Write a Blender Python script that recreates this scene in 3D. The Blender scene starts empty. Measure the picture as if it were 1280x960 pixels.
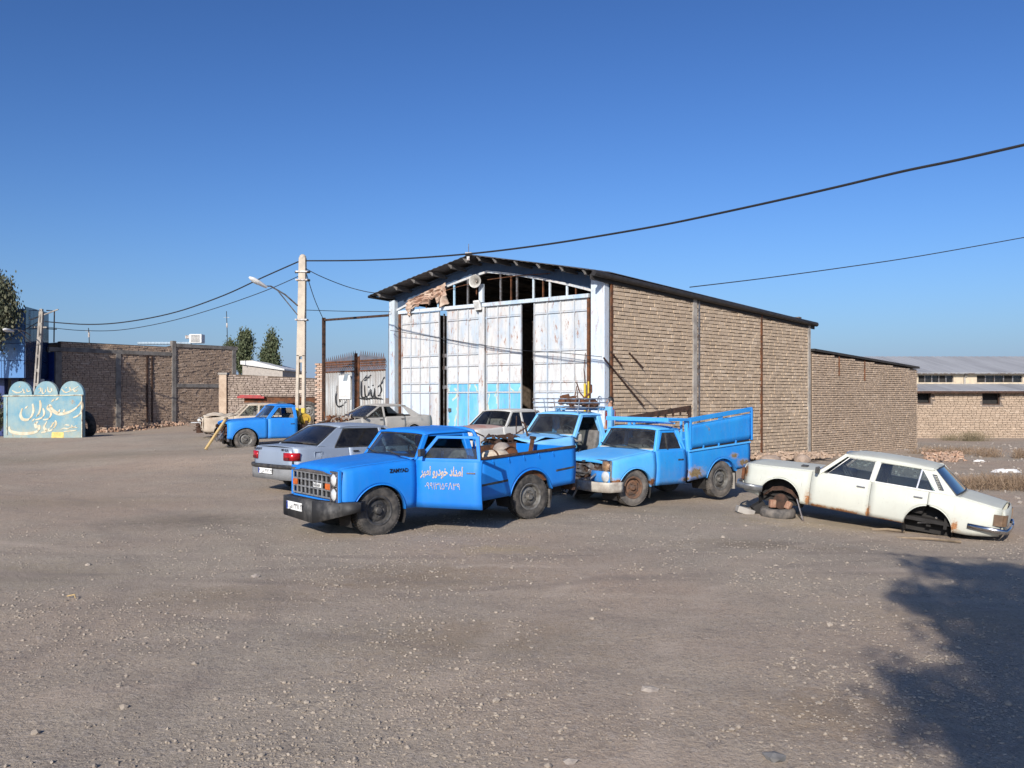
import bpy, bmesh, math, random
import numpy as np
from mathutils import Vector, Matrix, noise

# ------------------------------------------------------------------ camera, sky, sun, exposure
S = bpy.context.scene
C = S.collection
PI = math.pi
R = math.radians
F, HZ, EYE = 1100.0, 497.0, 1.9            # focal length in photo pixels, horizon row, eye height
cd = bpy.data.cameras.new('camera')
cam = bpy.data.objects.new('camera', cd); C.objects.link(cam)
cam.location = (0, 0, EYE); cam.rotation_euler = (R(90), 0, 0)
cd.sensor_width = 36; cd.lens = 36 * F / 1280; cd.shift_y = 17 / 1280
cd.clip_start = .1; cd.clip_end = 6000
S.camera = cam
SUN_EL, SUN_AZ = 26.0, 198.0               # azimuth clockwise from +Y
w = bpy.data.worlds.new('World'); S.world = w; w.use_nodes = True
nt = w.node_tree; bg = nt.nodes['Background']
sky = nt.nodes.new('ShaderNodeTexSky'); sky.sky_type = 'NISHITA'; sky.sun_disc = False
sky.sun_elevation = R(SUN_EL); sky.sun_rotation = R(SUN_AZ)
sky.altitude = 0; sky.air_density = 1.0; sky.dust_density = 1.2; sky.ozone_density = 5.2
bg.inputs[1].default_value = .108
gam = nt.nodes.new('ShaderNodeGamma'); gam.inputs[1].default_value = 1.35          # the phone's contrast curve for the whole sky
tnt = nt.nodes.new('ShaderNodeMix'); tnt.data_type = 'RGBA'; tnt.blend_type = 'MULTIPLY'; tnt.inputs[0].default_value = 1; tnt.inputs[7].default_value = (.395, .440, .500, 1)
nt.links.new(sky.outputs[0], gam.inputs[0]); nt.links.new(gam.outputs[0], tnt.inputs[6]); 
wco = nt.nodes.new('ShaderNodeTexCoord'); wsp = nt.nodes.new('ShaderNodeSeparateXYZ'); nt.links.new(wco.outputs['Generated'], wsp.inputs[0])   # pale dust haze all round the horizon
inv = nt.nodes.new('ShaderNodeMath'); inv.operation = 'SUBTRACT'; inv.use_clamp = True; inv.inputs[0].default_value = 1; nt.links.new(wsp.outputs[2], inv.inputs[1])
pwr = nt.nodes.new('ShaderNodeMath'); pwr.operation = 'POWER'; pwr.inputs[1].default_value = 13; nt.links.new(inv.outputs[0], pwr.inputs[0])
hzm = nt.nodes.new('ShaderNodeMix'); hzm.data_type = 'RGBA'; hzm.inputs[7].default_value = (2.38, 3.20, 4.90, 1)
nt.links.new(pwr.outputs[0], hzm.inputs[0]); nt.links.new(tnt.outputs[2], hzm.inputs[6]); nt.links.new(hzm.outputs[2], bg.inputs[0])
sd = Vector((math.sin(R(SUN_AZ)) * math.cos(R(SUN_EL)), math.cos(R(SUN_AZ)) * math.cos(R(SUN_EL)), math.sin(R(SUN_EL))))
sl = bpy.data.lights.new('sun', 'SUN'); sl.energy = 4.6; sl.angle = R(.53); sl.color = (1, .93, .84)
so = bpy.data.objects.new('sun', sl); C.objects.link(so); so.rotation_euler = sd.to_track_quat('Z', 'Y').to_euler()
so.location = (0, -20, 30)
vs = S.view_settings
vs.view_transform = 'Standard'; vs.look = 'None'; vs.gamma = 1; vs.use_curve_mapping = False; vs.exposure = 0.38

rnd = random.Random(7)

# ------------------------------------------------------------------ terrain
ANCH = [(-9, 28, .24), (-4.4, 31.8, .48), (-5.2, 27.4, .48), (-3.2, 29.3, .48), (-1, 22.8, .30), (.6, 25, .3), (2.8, 25.8, .15), (2, 19.4, .08), (-4.5, 18, 0), (-2.4, 20.2, .02), (-3.6, 21.5, .08), (-1, 18, .0),
        (1.7, 16.7, 0), (3.9, 17, 0), (11.3, 33.6, -.42), (18.4, 40, -.4), (-16.6, 49.5, .55), (-21.8, 42.5, .1), (-20, 36, .26),
        (-12, 35, .45), (-8, 37, .45), (-20, 27, .08), (-14, 22, .02), (-30, 30, .1), (7.0, 14.2, -.42), (6.4, 14.5, -.36), (5.0, 15.2, -.16), (5.9, 13.2, -.2), (8.5, 12.8, -.36), (9, 16, -.32), (12, 20, -.3),
        (6, 20, -.12), (8, 27, -.3), (22, 50, -.38), (34, 50, -.38), (18, 30, -.35), (-2, 12, 0), (0, 14, 0), (0, 9, 0), (4, 9, -.02), (7, 9.5, -.14), (-6, 10, 0), (3.6, 13, -.02),
        (-10, 14, 0), (3, 12, 0), (0, 4, 0), (4, 4, 0), (-4, 4, 0), (0, -4, 0), (-12, 5, 0), (12, 5, -.1), (14, 12, -.3), (-30, 60, .4), (0, 60, .3), (40, 60, -.3), (0, 35, .4)]
def gz(x, y):
    s = 1.2 + .04 * max(y, 0)
    a = b = 1e-9
    for ax, ay, az in ANCH:
        q = math.exp(-((x - ax) ** 2 + (y - ay) ** 2) / (2 * s * s))
        a += q * az; b += q
    return a / (b + .002)
def at(px, py, d):                          # a photo pixel at depth d -> world point
    return Vector(((px - 640) / F * d, d, EYE - (py - HZ) / F * d))
def atg(px, d):                             # a photo column at depth d -> point on the ground
    x = (px - 640) / F * d
    return Vector((x, d, gz(x, d)))

# ------------------------------------------------------------------ materials
MATS = {}
def nn(m, t, **k):
    n = m.node_tree.nodes.new(t)
    for a, b in k.items():
        if a.startswith('i_'): n.inputs[int(a[2:])].default_value = b
        else: setattr(n, a, b)
    return n
def base(name, rough=.6, metal=0., spec=.5):
    m = bpy.data.materials.new(name); m.use_nodes = True
    b = m.node_tree.nodes['Principled BSDF']
    b.inputs['Roughness'].default_value = rough; b.inputs['Metallic'].default_value = metal
    b.inputs['Specular IOR Level'].default_value = spec
    return m, b
def mixc(m, fac, a, b):
    n = m.node_tree.nodes.new('ShaderNodeMix'); n.data_type = 'RGBA'
    for sock, v in ((n.inputs[0], fac), (n.inputs[6], a), (n.inputs[7], b)):
        if hasattr(v, 'links'): m.node_tree.links.new(v, sock)
        elif isinstance(v, (int, float)): sock.default_value = v
        else: sock.default_value = (*v, 1)
    return n.outputs[2]
def noi(m, scale, detail=4, rough=.6, coord='Object', stretch=None, dist=0.):
    tc = nn(m, 'ShaderNodeTexCoord')
    o = tc.outputs[coord]
    if stretch:
        mp = nn(m, 'ShaderNodeMapping'); mp.inputs['Scale'].default_value = stretch
        m.node_tree.links.new(o, mp.inputs[0]); o = mp.outputs[0]
    n = nn(m, 'ShaderNodeTexNoise'); n.inputs['Scale'].default_value = scale; n.inputs['Detail'].default_value = detail
    n.inputs['Roughness'].default_value = rough; n.inputs['Distortion'].default_value = dist
    m.node_tree.links.new(o, n.inputs['Vector'])
    return n.outputs['Fac']
def ramp(m, src, lo, hi):
    r = nn(m, 'ShaderNodeMapRange'); r.inputs[1].default_value = lo; r.inputs[2].default_value = hi; r.clamp = True
    m.node_tree.links.new(src, r.inputs[0]); return r.outputs[0]
def mul(m, a, b, op='MULTIPLY'):
    n = nn(m, 'ShaderNodeMath', operation=op)
    for k, v in enumerate((a, b)):
        if hasattr(v, 'links'): m.node_tree.links.new(v, n.inputs[k])
        else: n.inputs[k].default_value = v
    return n.outputs[0]
def bump(m, b, src, strength=.3, dist=.01):
    n = nn(m, 'ShaderNodeBump'); n.inputs['Strength'].default_value = strength; n.inputs['Distance'].default_value = dist
    m.node_tree.links.new(src, n.inputs['Height']); m.node_tree.links.new(n.outputs[0], b.inputs['Normal'])
def L_(m, a, b): m.node_tree.links.new(a, b)

def simple(name, c, rough=.6, metal=0., var=.25, scale=6., bmp=0., spec=.5, c2=None, lo=.4, hi=.65, stretch=None):
    if name in MATS: return MATS[name]
    m, b = base(name, rough, metal, spec)
    c2 = c2 or tuple(x * (1 - var) for x in c)
    f = noi(m, scale, stretch=stretch)
    L_(m, mixc(m, ramp(m, f, lo, hi), c, c2), b.inputs['Base Color'])
    if bmp: bump(m, b, f, bmp)
    MATS[name] = m; return m
def paint(name, c, c2, dust=.35, rust=.0, rough=.35, chips=0., dustc=(.36, .31, .26), metal=0., rustc=(.16, .065, .025), spots=()):
    """Old car paint: faded patches, settled dust, chips and rust."""
    if name in MATS: return MATS[name]
    m, b = base(name, rough, metal)
    col = mixc(m, ramp(m, noi(m, 1.6, 5, .6), .35, .68), c, c2)
    col = mixc(m, mul(m, ramp(m, noi(m, 14, 6, .75, stretch=(1, 1, .25)), .5, .8), dust * .6), col, dustc)
    tc = nn(m, 'ShaderNodeTexCoord'); sx = nn(m, 'ShaderNodeSeparateXYZ'); L_(m, tc.outputs['Object'], sx.inputs[0])
    low = ramp(m, sx.outputs[2], .75, .3)
    dm = mul(m, mul(m, low, ramp(m, noi(m, 5, 5, .7), .3, .75)), dust * 1.3)
    col = mixc(m, dm, col, dustc)
    ge = nn(m, 'ShaderNodeNewGeometry'); sn = nn(m, 'ShaderNodeSeparateXYZ'); L_(m, ge.outputs['Normal'], sn.inputs[0])
    up = ramp(m, sn.outputs[2], .35, .98)
    um = mul(m, mul(m, up, ramp(m, noi(m, 3.2, 6, .75), .25, .8)), dust)
    col = mixc(m, um, col, dustc)
    if chips:
        col = mixc(m, mul(m, ramp(m, noi(m, 26, 4, .7), .63, .7), chips), col, (.08, .06, .05))
    if rust:
        rm = ramp(m, noi(m, 3.1, 8, .72, dist=.4), .66 - rust * .14, .72 - rust * .12)
        col = mixc(m, rm, col, mixc(m, ramp(m, noi(m, 40, 4), .4, .6), rustc, tuple(x * 1.9 for x in rustc)))
    if spots:                                  # rust that has eaten through at seams and corners: (x, z, half length, half height)
        n_f = noi(m, 16, 7, .75); n_c = noi(m, 45, 4)
        for (px_, pz_, rx_, rz_) in spots:
            mp = nn(m, 'ShaderNodeMapping'); mp.inputs['Location'].default_value = (-px_ / rx_, 0, -pz_ / rz_); mp.inputs['Scale'].default_value = (1 / rx_, 0, 1 / rz_)
            L_(m, tc.outputs['Object'], mp.inputs[0]); ln = nn(m, 'ShaderNodeVectorMath', operation='LENGTH'); L_(m, mp.outputs[0], ln.inputs[0])
            q_ = mul(m, ln.outputs['Value'], mul(m, mul(m, n_f, -.5, 'ADD'), 3.4), 'ADD')
            col = mixc(m, mul(m, ramp(m, q_, 1.5, .9), .45), col, (.40, .27, .16))
            col = mixc(m, ramp(m, q_, .85, .65), col, mixc(m, ramp(m, n_c, .4, .6), rustc, tuple(x * 1.8 for x in rustc)))
    L_(m, col, b.inputs['Base Color'])
    rr = nn(m, 'ShaderNodeMapRange'); rr.inputs[3].default_value = rough; rr.inputs[4].default_value = min(1, rough + .35)
    L_(m, noi(m, 5, 5, .7), rr.inputs[0]); L_(m, rr.outputs[0], b.inputs['Roughness'])
    bump(m, b, noi(m, 2.2, 3), .12, .02)
    MATS[name] = m; return m
def glass(name, tint=(.55, .62, .62), dust=.12, alpha=.25, dustc=(.45, .42, .37)):
    if name in MATS: return MATS[name]
    m = bpy.data.materials.new(name); m.use_nodes = True; t = m.node_tree; t.nodes.clear()
    out = nn(m, 'ShaderNodeOutputMaterial'); tr = nn(m, 'ShaderNodeBsdfTransparent'); gl = nn(m, 'ShaderNodeBsdfGlossy')
    tr.inputs[0].default_value = (*tint, 1); gl.inputs['Roughness'].default_value = .04
    df = nn(m, 'ShaderNodeBsdfDiffuse'); df.inputs[0].default_value = (*dustc, 1)
    fr = nn(m, 'ShaderNodeFresnel'); fr.inputs[0].default_value = 1.5
    m1 = nn(m, 'ShaderNodeMixShader'); m2 = nn(m, 'ShaderNodeMixShader')
    L_(m, mul(m, fr.outputs[0], 1.6), m1.inputs[0]); L_(m, tr.outputs[0], m1.inputs[1]); L_(m, gl.outputs[0], m1.inputs[2])
    L_(m, mul(m, ramp(m, noi(m, 4, 6, .7), .25, .75), dust), m2.inputs[0]); L_(m, m1.outputs[0], m2.inputs[1]); L_(m, df.outputs[0], m2.inputs[2])
    L_(m, m2.outputs[0], out.inputs[0])
    MATS[name] = m; return m
def brickmat(name, a, b2, c3, stain=.3):
    if name in MATS: return MATS[name]
    m, b = base(name, .9, 0, .25)
    oi = nn(m, 'ShaderNodeObjectInfo'); ge = nn(m, 'ShaderNodeNewGeometry')
    fr = mul(m, mul(m, oi.outputs['Random'], ge.outputs['Random Per Island'], 'ADD'), 1.0, 'FRACT')
    col = mixc(m, ramp(m, fr, 0, .7), a, b2)
    col = mixc(m, ramp(m, fr, .82, .98), col, c3)
    wc = nn(m, 'ShaderNodeNewGeometry'); 
    n = nn(m, 'ShaderNodeTexNoise'); n.inputs['Scale'].default_value = 22; n.inputs['Detail'].default_value = 5; L_(m, wc.outputs['Position'], n.inputs['Vector'])
    n2 = nn(m, 'ShaderNodeTexNoise'); n2.inputs['Scale'].default_value = .55; n2.inputs['Detail'].default_value = 5; n2.inputs['Roughness'].default_value = .65; L_(m, wc.outputs['Position'], n2.inputs['Vector'])
    col = mixc(m, mul(m, ramp(m, n.outputs[0], .45, .75), .35), col, tuple(x * .6 for x in a))
    col = mixc(m, mul(m, ramp(m, n2.outputs[0], .5, .72), stain), col, tuple(x * .5 for x in b2))
    L_(m, col, b.inputs['Base Color']); bump(m, b, n.outputs[0], .5, .01)
    MATS[name] = m; return m

M = dict(
    rubber=simple('rubber', (.035, .034, .033), .85, c2=(.10, .09, .08), scale=9, bmp=.2, spec=.3),
    rubber_old=simple('rubber_old', (.075, .07, .066), .9, c2=(.17, .15, .13), scale=7, bmp=.3, spec=.2),
    black=simple('black_plastic', (.022, .022, .024), .55, scale=8, c2=(.06, .056, .05)),
    dark=simple('dark_interior', (.03, .028, .027), .85, scale=5, spec=.2),
    chrome=simple('chrome', (.62, .62, .63), .22, 1., scale=10, var=.3),
    steel=simple('bare_steel', (.30, .30, .30), .5, .7, scale=8, c2=(.14, .10, .08)),
    rust=simple('rust', (.15, .062, .03), .9, scale=7, c2=(.055, .032, .022), bmp=.4, spec=.2),
    rust_dark=simple('rust_dark', (.075, .042, .03), .9, scale=9, c2=(.03, .022, .018), bmp=.4, spec=.2),
    rust_rim=simple('rust_rim', (.16, .085, .05), .8, scale=12, c2=(.085, .06, .048), bmp=.3, spec=.3),
    rim_dark=simple('rim_dark', (.035, .035, .036), .6, .3, scale=12, c2=(.09, .085, .08)),
    rim_grey=simple('rim_grey', (.22, .215, .20), .6, .5, scale=10, c2=(.10, .09, .08)),
    light=simple('headlamp_glass', (.75, .76, .74), .12, .35, scale=8, var=.25),
    amber=simple('amber_lens', (.55, .12, .02), .25, scale=12, var=.3),
    red=simple('red_lens', (.42, .012, .018), .2, scale=10, var=.4),
    seat=simple('seat_cloth', (.16, .15, .14), .9, scale=12, var=.4),
    seat_blue=simple('seat_pale', (.30, .31, .32), .9, scale=12, var=.3),
    dash_pale=simple('dash_pale', (.42, .38, .31), .9, scale=6, var=.25),
    white=simple('white_plastic', (.72, .71, .68), .6, scale=9, var=.15),
    plate=simple('plate_white', (.78, .78, .75), .5, scale=9, var=.1),
    ink=simple('plate_ink', (.02, .02, .03), .6, var=.1),
    plate_blue=simple('plate_blue', (.02, .06, .35), .5, var=.1),
    glass=glass('glass', (.60, .68, .68), .05), glass_dusty=glass('glass_dusty', (.56, .63, .63), .09), glass_dark=glass('glass_dark', (.22, .26, .28), .06),
    concrete=simple('concrete', (.34, .315, .28), .9, scale=3.5, c2=(.22, .20, .18), bmp=.35, spec=.2),
    concrete_dark=simple('concrete_dark', (.20, .185, .17), .92, scale=3, c2=(.12, .11, .10), bmp=.35, spec=.2),
    bark=simple('bark', (.10, .075, .055), .95, scale=8, c2=(.05, .04, .03), bmp=.6, spec=.1),
    wood=simple('pale_wood', (.50, .36, .16), .8, scale=5, c2=(.36, .24, .10), stretch=(8, 8, .6)),
    plank=simple('old_plank', (.24, .18, .12), .9, scale=5, var=.5),
    rubble=brickmat('rubble_brick', (.40, .25, .17), (.34, .24, .18), (.48, .36, .27)),
    stone=simple('stone', (.33, .29, .25), .9, scale=9, c2=(.22, .19, .17), bmp=.4, spec=.2),
    wire=simple('wire', (.015, .015, .017), .7, var=.2),
    skin=simple('skin', (.42, .24, .16), .6, var=.15), hair=simple('hair', (.012, .010, .009), .6, var=.3),
    shirt=simple('red_shirt', (.28, .03, .03), .85, var=.3), trousers=simple('trousers', (.03, .035, .05), .85, var=.3),
)

# ------------------------------------------------------------------ mesh building
def empty(name, loc=(0, 0, 0), rot=(0, 0, 0)):
    o = bpy.data.objects.new(name, None); C.objects.link(o)
    o.location = loc; o.rotation_euler = rot; o.empty_display_size = .2
    return o
def tag(o, label=None, cat=None, group=None, kind=None):
    if label: o['label'] = label
    if cat: o['category'] = cat
    if group: o['group'] = group
    if kind: o['kind'] = kind
    return o
def thing(name, label, cat, loc=(0, 0, 0), rot=(0, 0, 0), group=None):
    return tag(empty(name, loc, rot), label, cat, group)
class MB:
    def __init__(s): s.v = []; s.f = []
    def add(s, vs, fs):
        b = len(s.v); s.v += [tuple(p) for p in vs]; s.f += [tuple(i + b for i in f) for f in fs]; return s
    def grid(s, P, flip=False):
        n, m = len(P), len(P[0]); vs = [p for r in P for p in r]
        fs = [(i * m + j, i * m + j + 1, (i + 1) * m + j + 1, (i + 1) * m + j) for i in range(n - 1) for j in range(m - 1)]
        return s.add(vs, fs)
    def box(s, c, d, M=None):
        c = Vector(c); h = Vector(d) / 2
        vs = [Vector((x * h.x, y * h.y, z * h.z)) for x in (-1, 1) for y in (-1, 1) for z in (-1, 1)]
        if M is not None: vs = [M @ p for p in vs]
        return s.add([c + p for p in vs], [(0, 1, 3, 2), (4, 6, 7, 5), (0, 4, 5, 1), (2, 3, 7, 6), (0, 2, 6, 4), (1, 5, 7, 3)])
    def bar(s, a, b, wd, ht, up=(0, 0, 1)):
        a = Vector(a); b = Vector(b); d = (b - a).normalized(); up = Vector(up)
        x = d.cross(up)
        if x.length < 1e-4: x = d.cross(Vector((1, 0, 0)))
        x.normalize(); z = x.cross(d).normalized()
        vs = [p + x * (sx * wd / 2) + z * (sz * ht / 2) for p in (a, b) for sx, sz in ((-1, -1), (1, -1), (1, 1), (-1, 1))]
        return s.add(vs, [(0, 1, 2, 3), (4, 7, 6, 5), (0, 4, 5, 1), (1, 5, 6, 2), (2, 6, 7, 3), (3, 7, 4, 0)])
    def tube(s, path, r, n=8, r2=None, closed=False):
        path = [Vector(p) for p in path]; m = len(path); rings = []
        x = None
        for i, p in enumerate(path):
            if closed: d = path[(i + 1) % m] - path[i - 1]
            else: d = path[min(i + 1, m - 1)] - path[max(i - 1, 0)]
            d.normalize()
            if x is None:
                x = d.cross(Vector((0, 0, 1)))
                if x.length < 1e-3: x = d.cross(Vector((1, 0, 0)))
            x = (x - d * x.dot(d))
            if x.length < 1e-4: x = d.orthogonal()
            x.normalize(); y = d.cross(x)
            rr = r if r2 is None else r + (r2 - r) * i / max(1, m - 1)
            rings.append([p + (x * math.cos(2 * PI * k / n) + y * math.sin(2 * PI * k / n)) * rr for k in range(n)])
        vs = [p for q in rings for p in q]; fs = []
        for i in range(m if closed else m - 1):
            j = (i + 1) % m
            for k in range(n):
                fs.append((i * n + k, i * n + (k + 1) % n, j * n + (k + 1) % n, j * n + k))
        if not closed: fs += [tuple(range(n)), tuple((m - 1) * n + k for k in range(n))]
        return s.add(vs, fs)
    def lathe(s, prof, c, axis='y', n=24, sgn=1, a0=0, a1=2 * PI):
        c = Vector(c); full = abs(a1 - a0 - 2 * PI) < 1e-5; k_n = n if full else n + 1
        vs = []
        for r, t in prof:
            for k in range(k_n):
                a = a0 + (a1 - a0) * k / n; u, v_ = r * math.cos(a), r * math.sin(a); t_ = t * sgn
                vs.append(c + (Vector((u, t_, v_)) if axis == 'y' else Vector((t_, u, v_)) if axis == 'x' else Vector((u, v_, t_))))
        fs = []
        for i in range(len(prof) - 1):
            for k in range(n):
                k2 = (k + 1) % k_n
                fs.append((i * k_n + k, i * k_n + k2, (i + 1) * k_n + k2, (i + 1) * k_n + k))
        return s.add(vs, fs)
    def prism(s, poly, vec):
        n = len(poly); vec = Vector(vec); a = [Vector(p) for p in poly]
        vs = a + [p + vec for p in a]
        return s.add(vs, [tuple(range(n)), tuple(range(2 * n - 1, n - 1, -1))] + [(i, (i + 1) % n, n + (i + 1) % n, n + i) for i in range(n)])
    def ring(s, outer, inner, vec):
        n = len(outer); vec = Vector(vec); o = [Vector(p) for p in outer]; i_ = [Vector(p) for p in inner]
        vs = o + i_ + [p + vec for p in o] + [p + vec for p in i_]
        fs = []
        for k in range(n):
            j = (k + 1) % n
            fs += [(k, j, n + j, n + k), (2 * n + k, 3 * n + k, 3 * n + j, 2 * n + j), (k, 2 * n + k, 2 * n + j, j), (n + k, n + j, 3 * n + j, 3 * n + k)]
        return s.add(vs, fs)
    def disc(s, c, r, axis='y', n=14, t=.004, sgn=1):
        return s.lathe([(r, 0), (r, t), (0.0001, t)], c, axis, n, sgn)
    def each(s, name, mat, parent=None, **k):
        """Build every loose piece as an object of its own."""
        n = len(s.v); up = list(range(n))
        def find(i):
            while up[i] != i: up[i] = up[up[i]]; i = up[i]
            return i
        for f in s.f:
            r0 = find(f[0])
            for q in f[1:]: up[find(q)] = r0
        grp = {}
        for f in s.f: grp.setdefault(find(f[0]), []).append(f)
        out = []
        for fs in grp.values():
            b = MB(); mp = {}
            for f in fs:
                for q in f:
                    if q not in mp: mp[q] = len(b.v); b.v.append(s.v[q])
                b.f.append(tuple(mp[q] for q in f))
            out.append(b.build(name, mat, parent, **k))
        return out
    def build(s, name, mat, parent=None, smooth=None, bevel=0., solid=0., world=False, subd=0, kind=None, label=None, off=0.):
        me = bpy.data.meshes.new(name)
        vs = s.v
        if world and parent is not None:
            mi = parent_world(parent).inverted(); vs = [tuple(mi @ Vector(p)) for p in vs]
        me.from_pydata(vs, [], s.f); me.update()
        bm = bmesh.new(); bm.from_mesh(me)
        bmesh.ops.recalc_face_normals(bm, faces=bm.faces); bm.to_mesh(me); bm.free()
        if mat is not None: me.materials.append(M[mat] if isinstance(mat, str) else mat)
        if smooth:
            me.polygons.foreach_set('use_smooth', [True] * len(me.polygons)); me.set_sharp_from_angle(angle=R(smooth))
        o = bpy.data.objects.new(name, me); C.objects.link(o)
        if parent is not None: o.parent = parent
        if solid:
            q = o.modifiers.new('thick', 'SOLIDIFY'); q.thickness = solid; q.offset = off
        if bevel:
            q = o.modifiers.new('bevel', 'BEVEL'); q.width = bevel; q.segments = 2; q.limit_method = 'ANGLE'; q.angle_limit = R(35)
        if subd:
            q = o.modifiers.new('subd', 'SUBSURF'); q.levels = subd; q.render_levels = subd
        if kind: o['kind'] = kind
        if label: o['label'] = label
        return o
def parent_world(o):
    m = Matrix.LocRotScale(o.location, o.rotation_euler, o.scale)
    return parent_world(o.parent) @ m if o.parent is not None else m
def lerp(a, b, t): return a + (b - a) * t
def pl(pts):                                # piecewise-linear function of x
    pts = sorted(pts)
    def f(x):
        if x <= pts[0][0]: return pts[0][1]
        for (x0, y0), (x1, y1) in zip(pts, pts[1:]):
            if x <= x1: return lerp(y0, y1, (x - x0) / (x1 - x0 + 1e-9))
        return pts[-1][1]
    return f
def lin(a, b, n): return [lerp(a, b, i / (n - 1)) for i in range(n)]
def text_mesh(body, size, name, mat, parent, mtx, extrude=.002, align='CENTER', shear=0., bold=0.):
    c = bpy.data.curves.new('txt', 'FONT'); c.body = body; c.size = size; c.align_x = align; c.align_y = 'CENTER'; c.extrude = extrude; c.shear = shear; c.offset = bold
    c.resolution_u = 3
    o = bpy.data.objects.new('txt', c); C.objects.link(o)
    dg = bpy.context.evaluated_depsgraph_get(); dg.update()
    me = bpy.data.meshes.new_from_object(o.evaluated_get(dg)); me.name = name
    bpy.data.objects.remove(o); bpy.data.curves.remove(c)
    bm = bmesh.new(); bm.from_mesh(me); bmesh.ops.triangulate(bm, faces=bm.faces); bm.to_mesh(me); bm.free()
    me.transform(mtx); me.materials.clear(); me.materials.append(M[mat] if isinstance(mat, str) else mat)
    ob = bpy.data.objects.new(name, me); C.objects.link(ob); ob.parent = parent; ob['kind'] = 'stuff'
    return ob
def frame_mtx(o, x, y):                     # text plane: origin, x axis, y axis
    x = Vector(x).normalized(); y = Vector(y).normalized(); z = x.cross(y)
    m = Matrix((x, y, z)).transposed().to_4x4(); m.translation = Vector(o); return m
def stroke(mb, pts, wd, org, ex, ey, nrm, pen=35, t=.012, lift=.0):
    """A brush stroke with a slanted flat nib on a plane: pts (u, v) along ex, ey."""
    P = []
    for k in range(len(pts) - 1):           # catmull-rom
        p0 = pts[max(k - 1, 0)]; p1 = pts[k]; p2 = pts[k + 1]; p3 = pts[min(k + 2, len(pts) - 1)]
        for q in range(5):
            s = q / 5
            P.append(tuple(.5 * (2 * b + (c - a) * s + (2 * a - 5 * b + 4 * c - d) * s * s + (3 * b - a - 3 * c + d) * s ** 3) for a, b, c, d in zip(p0, p1, p2, p3)))
    P.append(pts[-1]); nx, ny = math.cos(R(pen)), math.sin(R(pen)); n = len(P); rows = []
    for i, (u, v) in enumerate(P):
        q = i / (n - 1); ww = wd * (.45 + .55 * min(1, 4 * q + .2, 4 * (1 - q) + .2))
        a, b = P[max(i - 1, 0)], P[min(i + 1, n - 1)]; dx, dy = b[0] - a[0], b[1] - a[1]; l = math.hypot(dx, dy) + 1e-9
        ox, oy = nx * .6 - dy / l * .4 * (1 if -dy * nx + dx * ny > 0 else -1), ny * .6 + dx / l * .4 * (1 if -dy * nx + dx * ny > 0 else -1)
        c0 = org + ex * (u - ox * ww / 2) + ey * (v - oy * ww / 2) + nrm * (t + lift); c1 = org + ex * (u + ox * ww / 2) + ey * (v + oy * ww / 2) + nrm * (t + lift)
        rows.append([c0 - nrm * t, c0, c1, c1 - nrm * t])
    mb.grid(rows)

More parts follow.
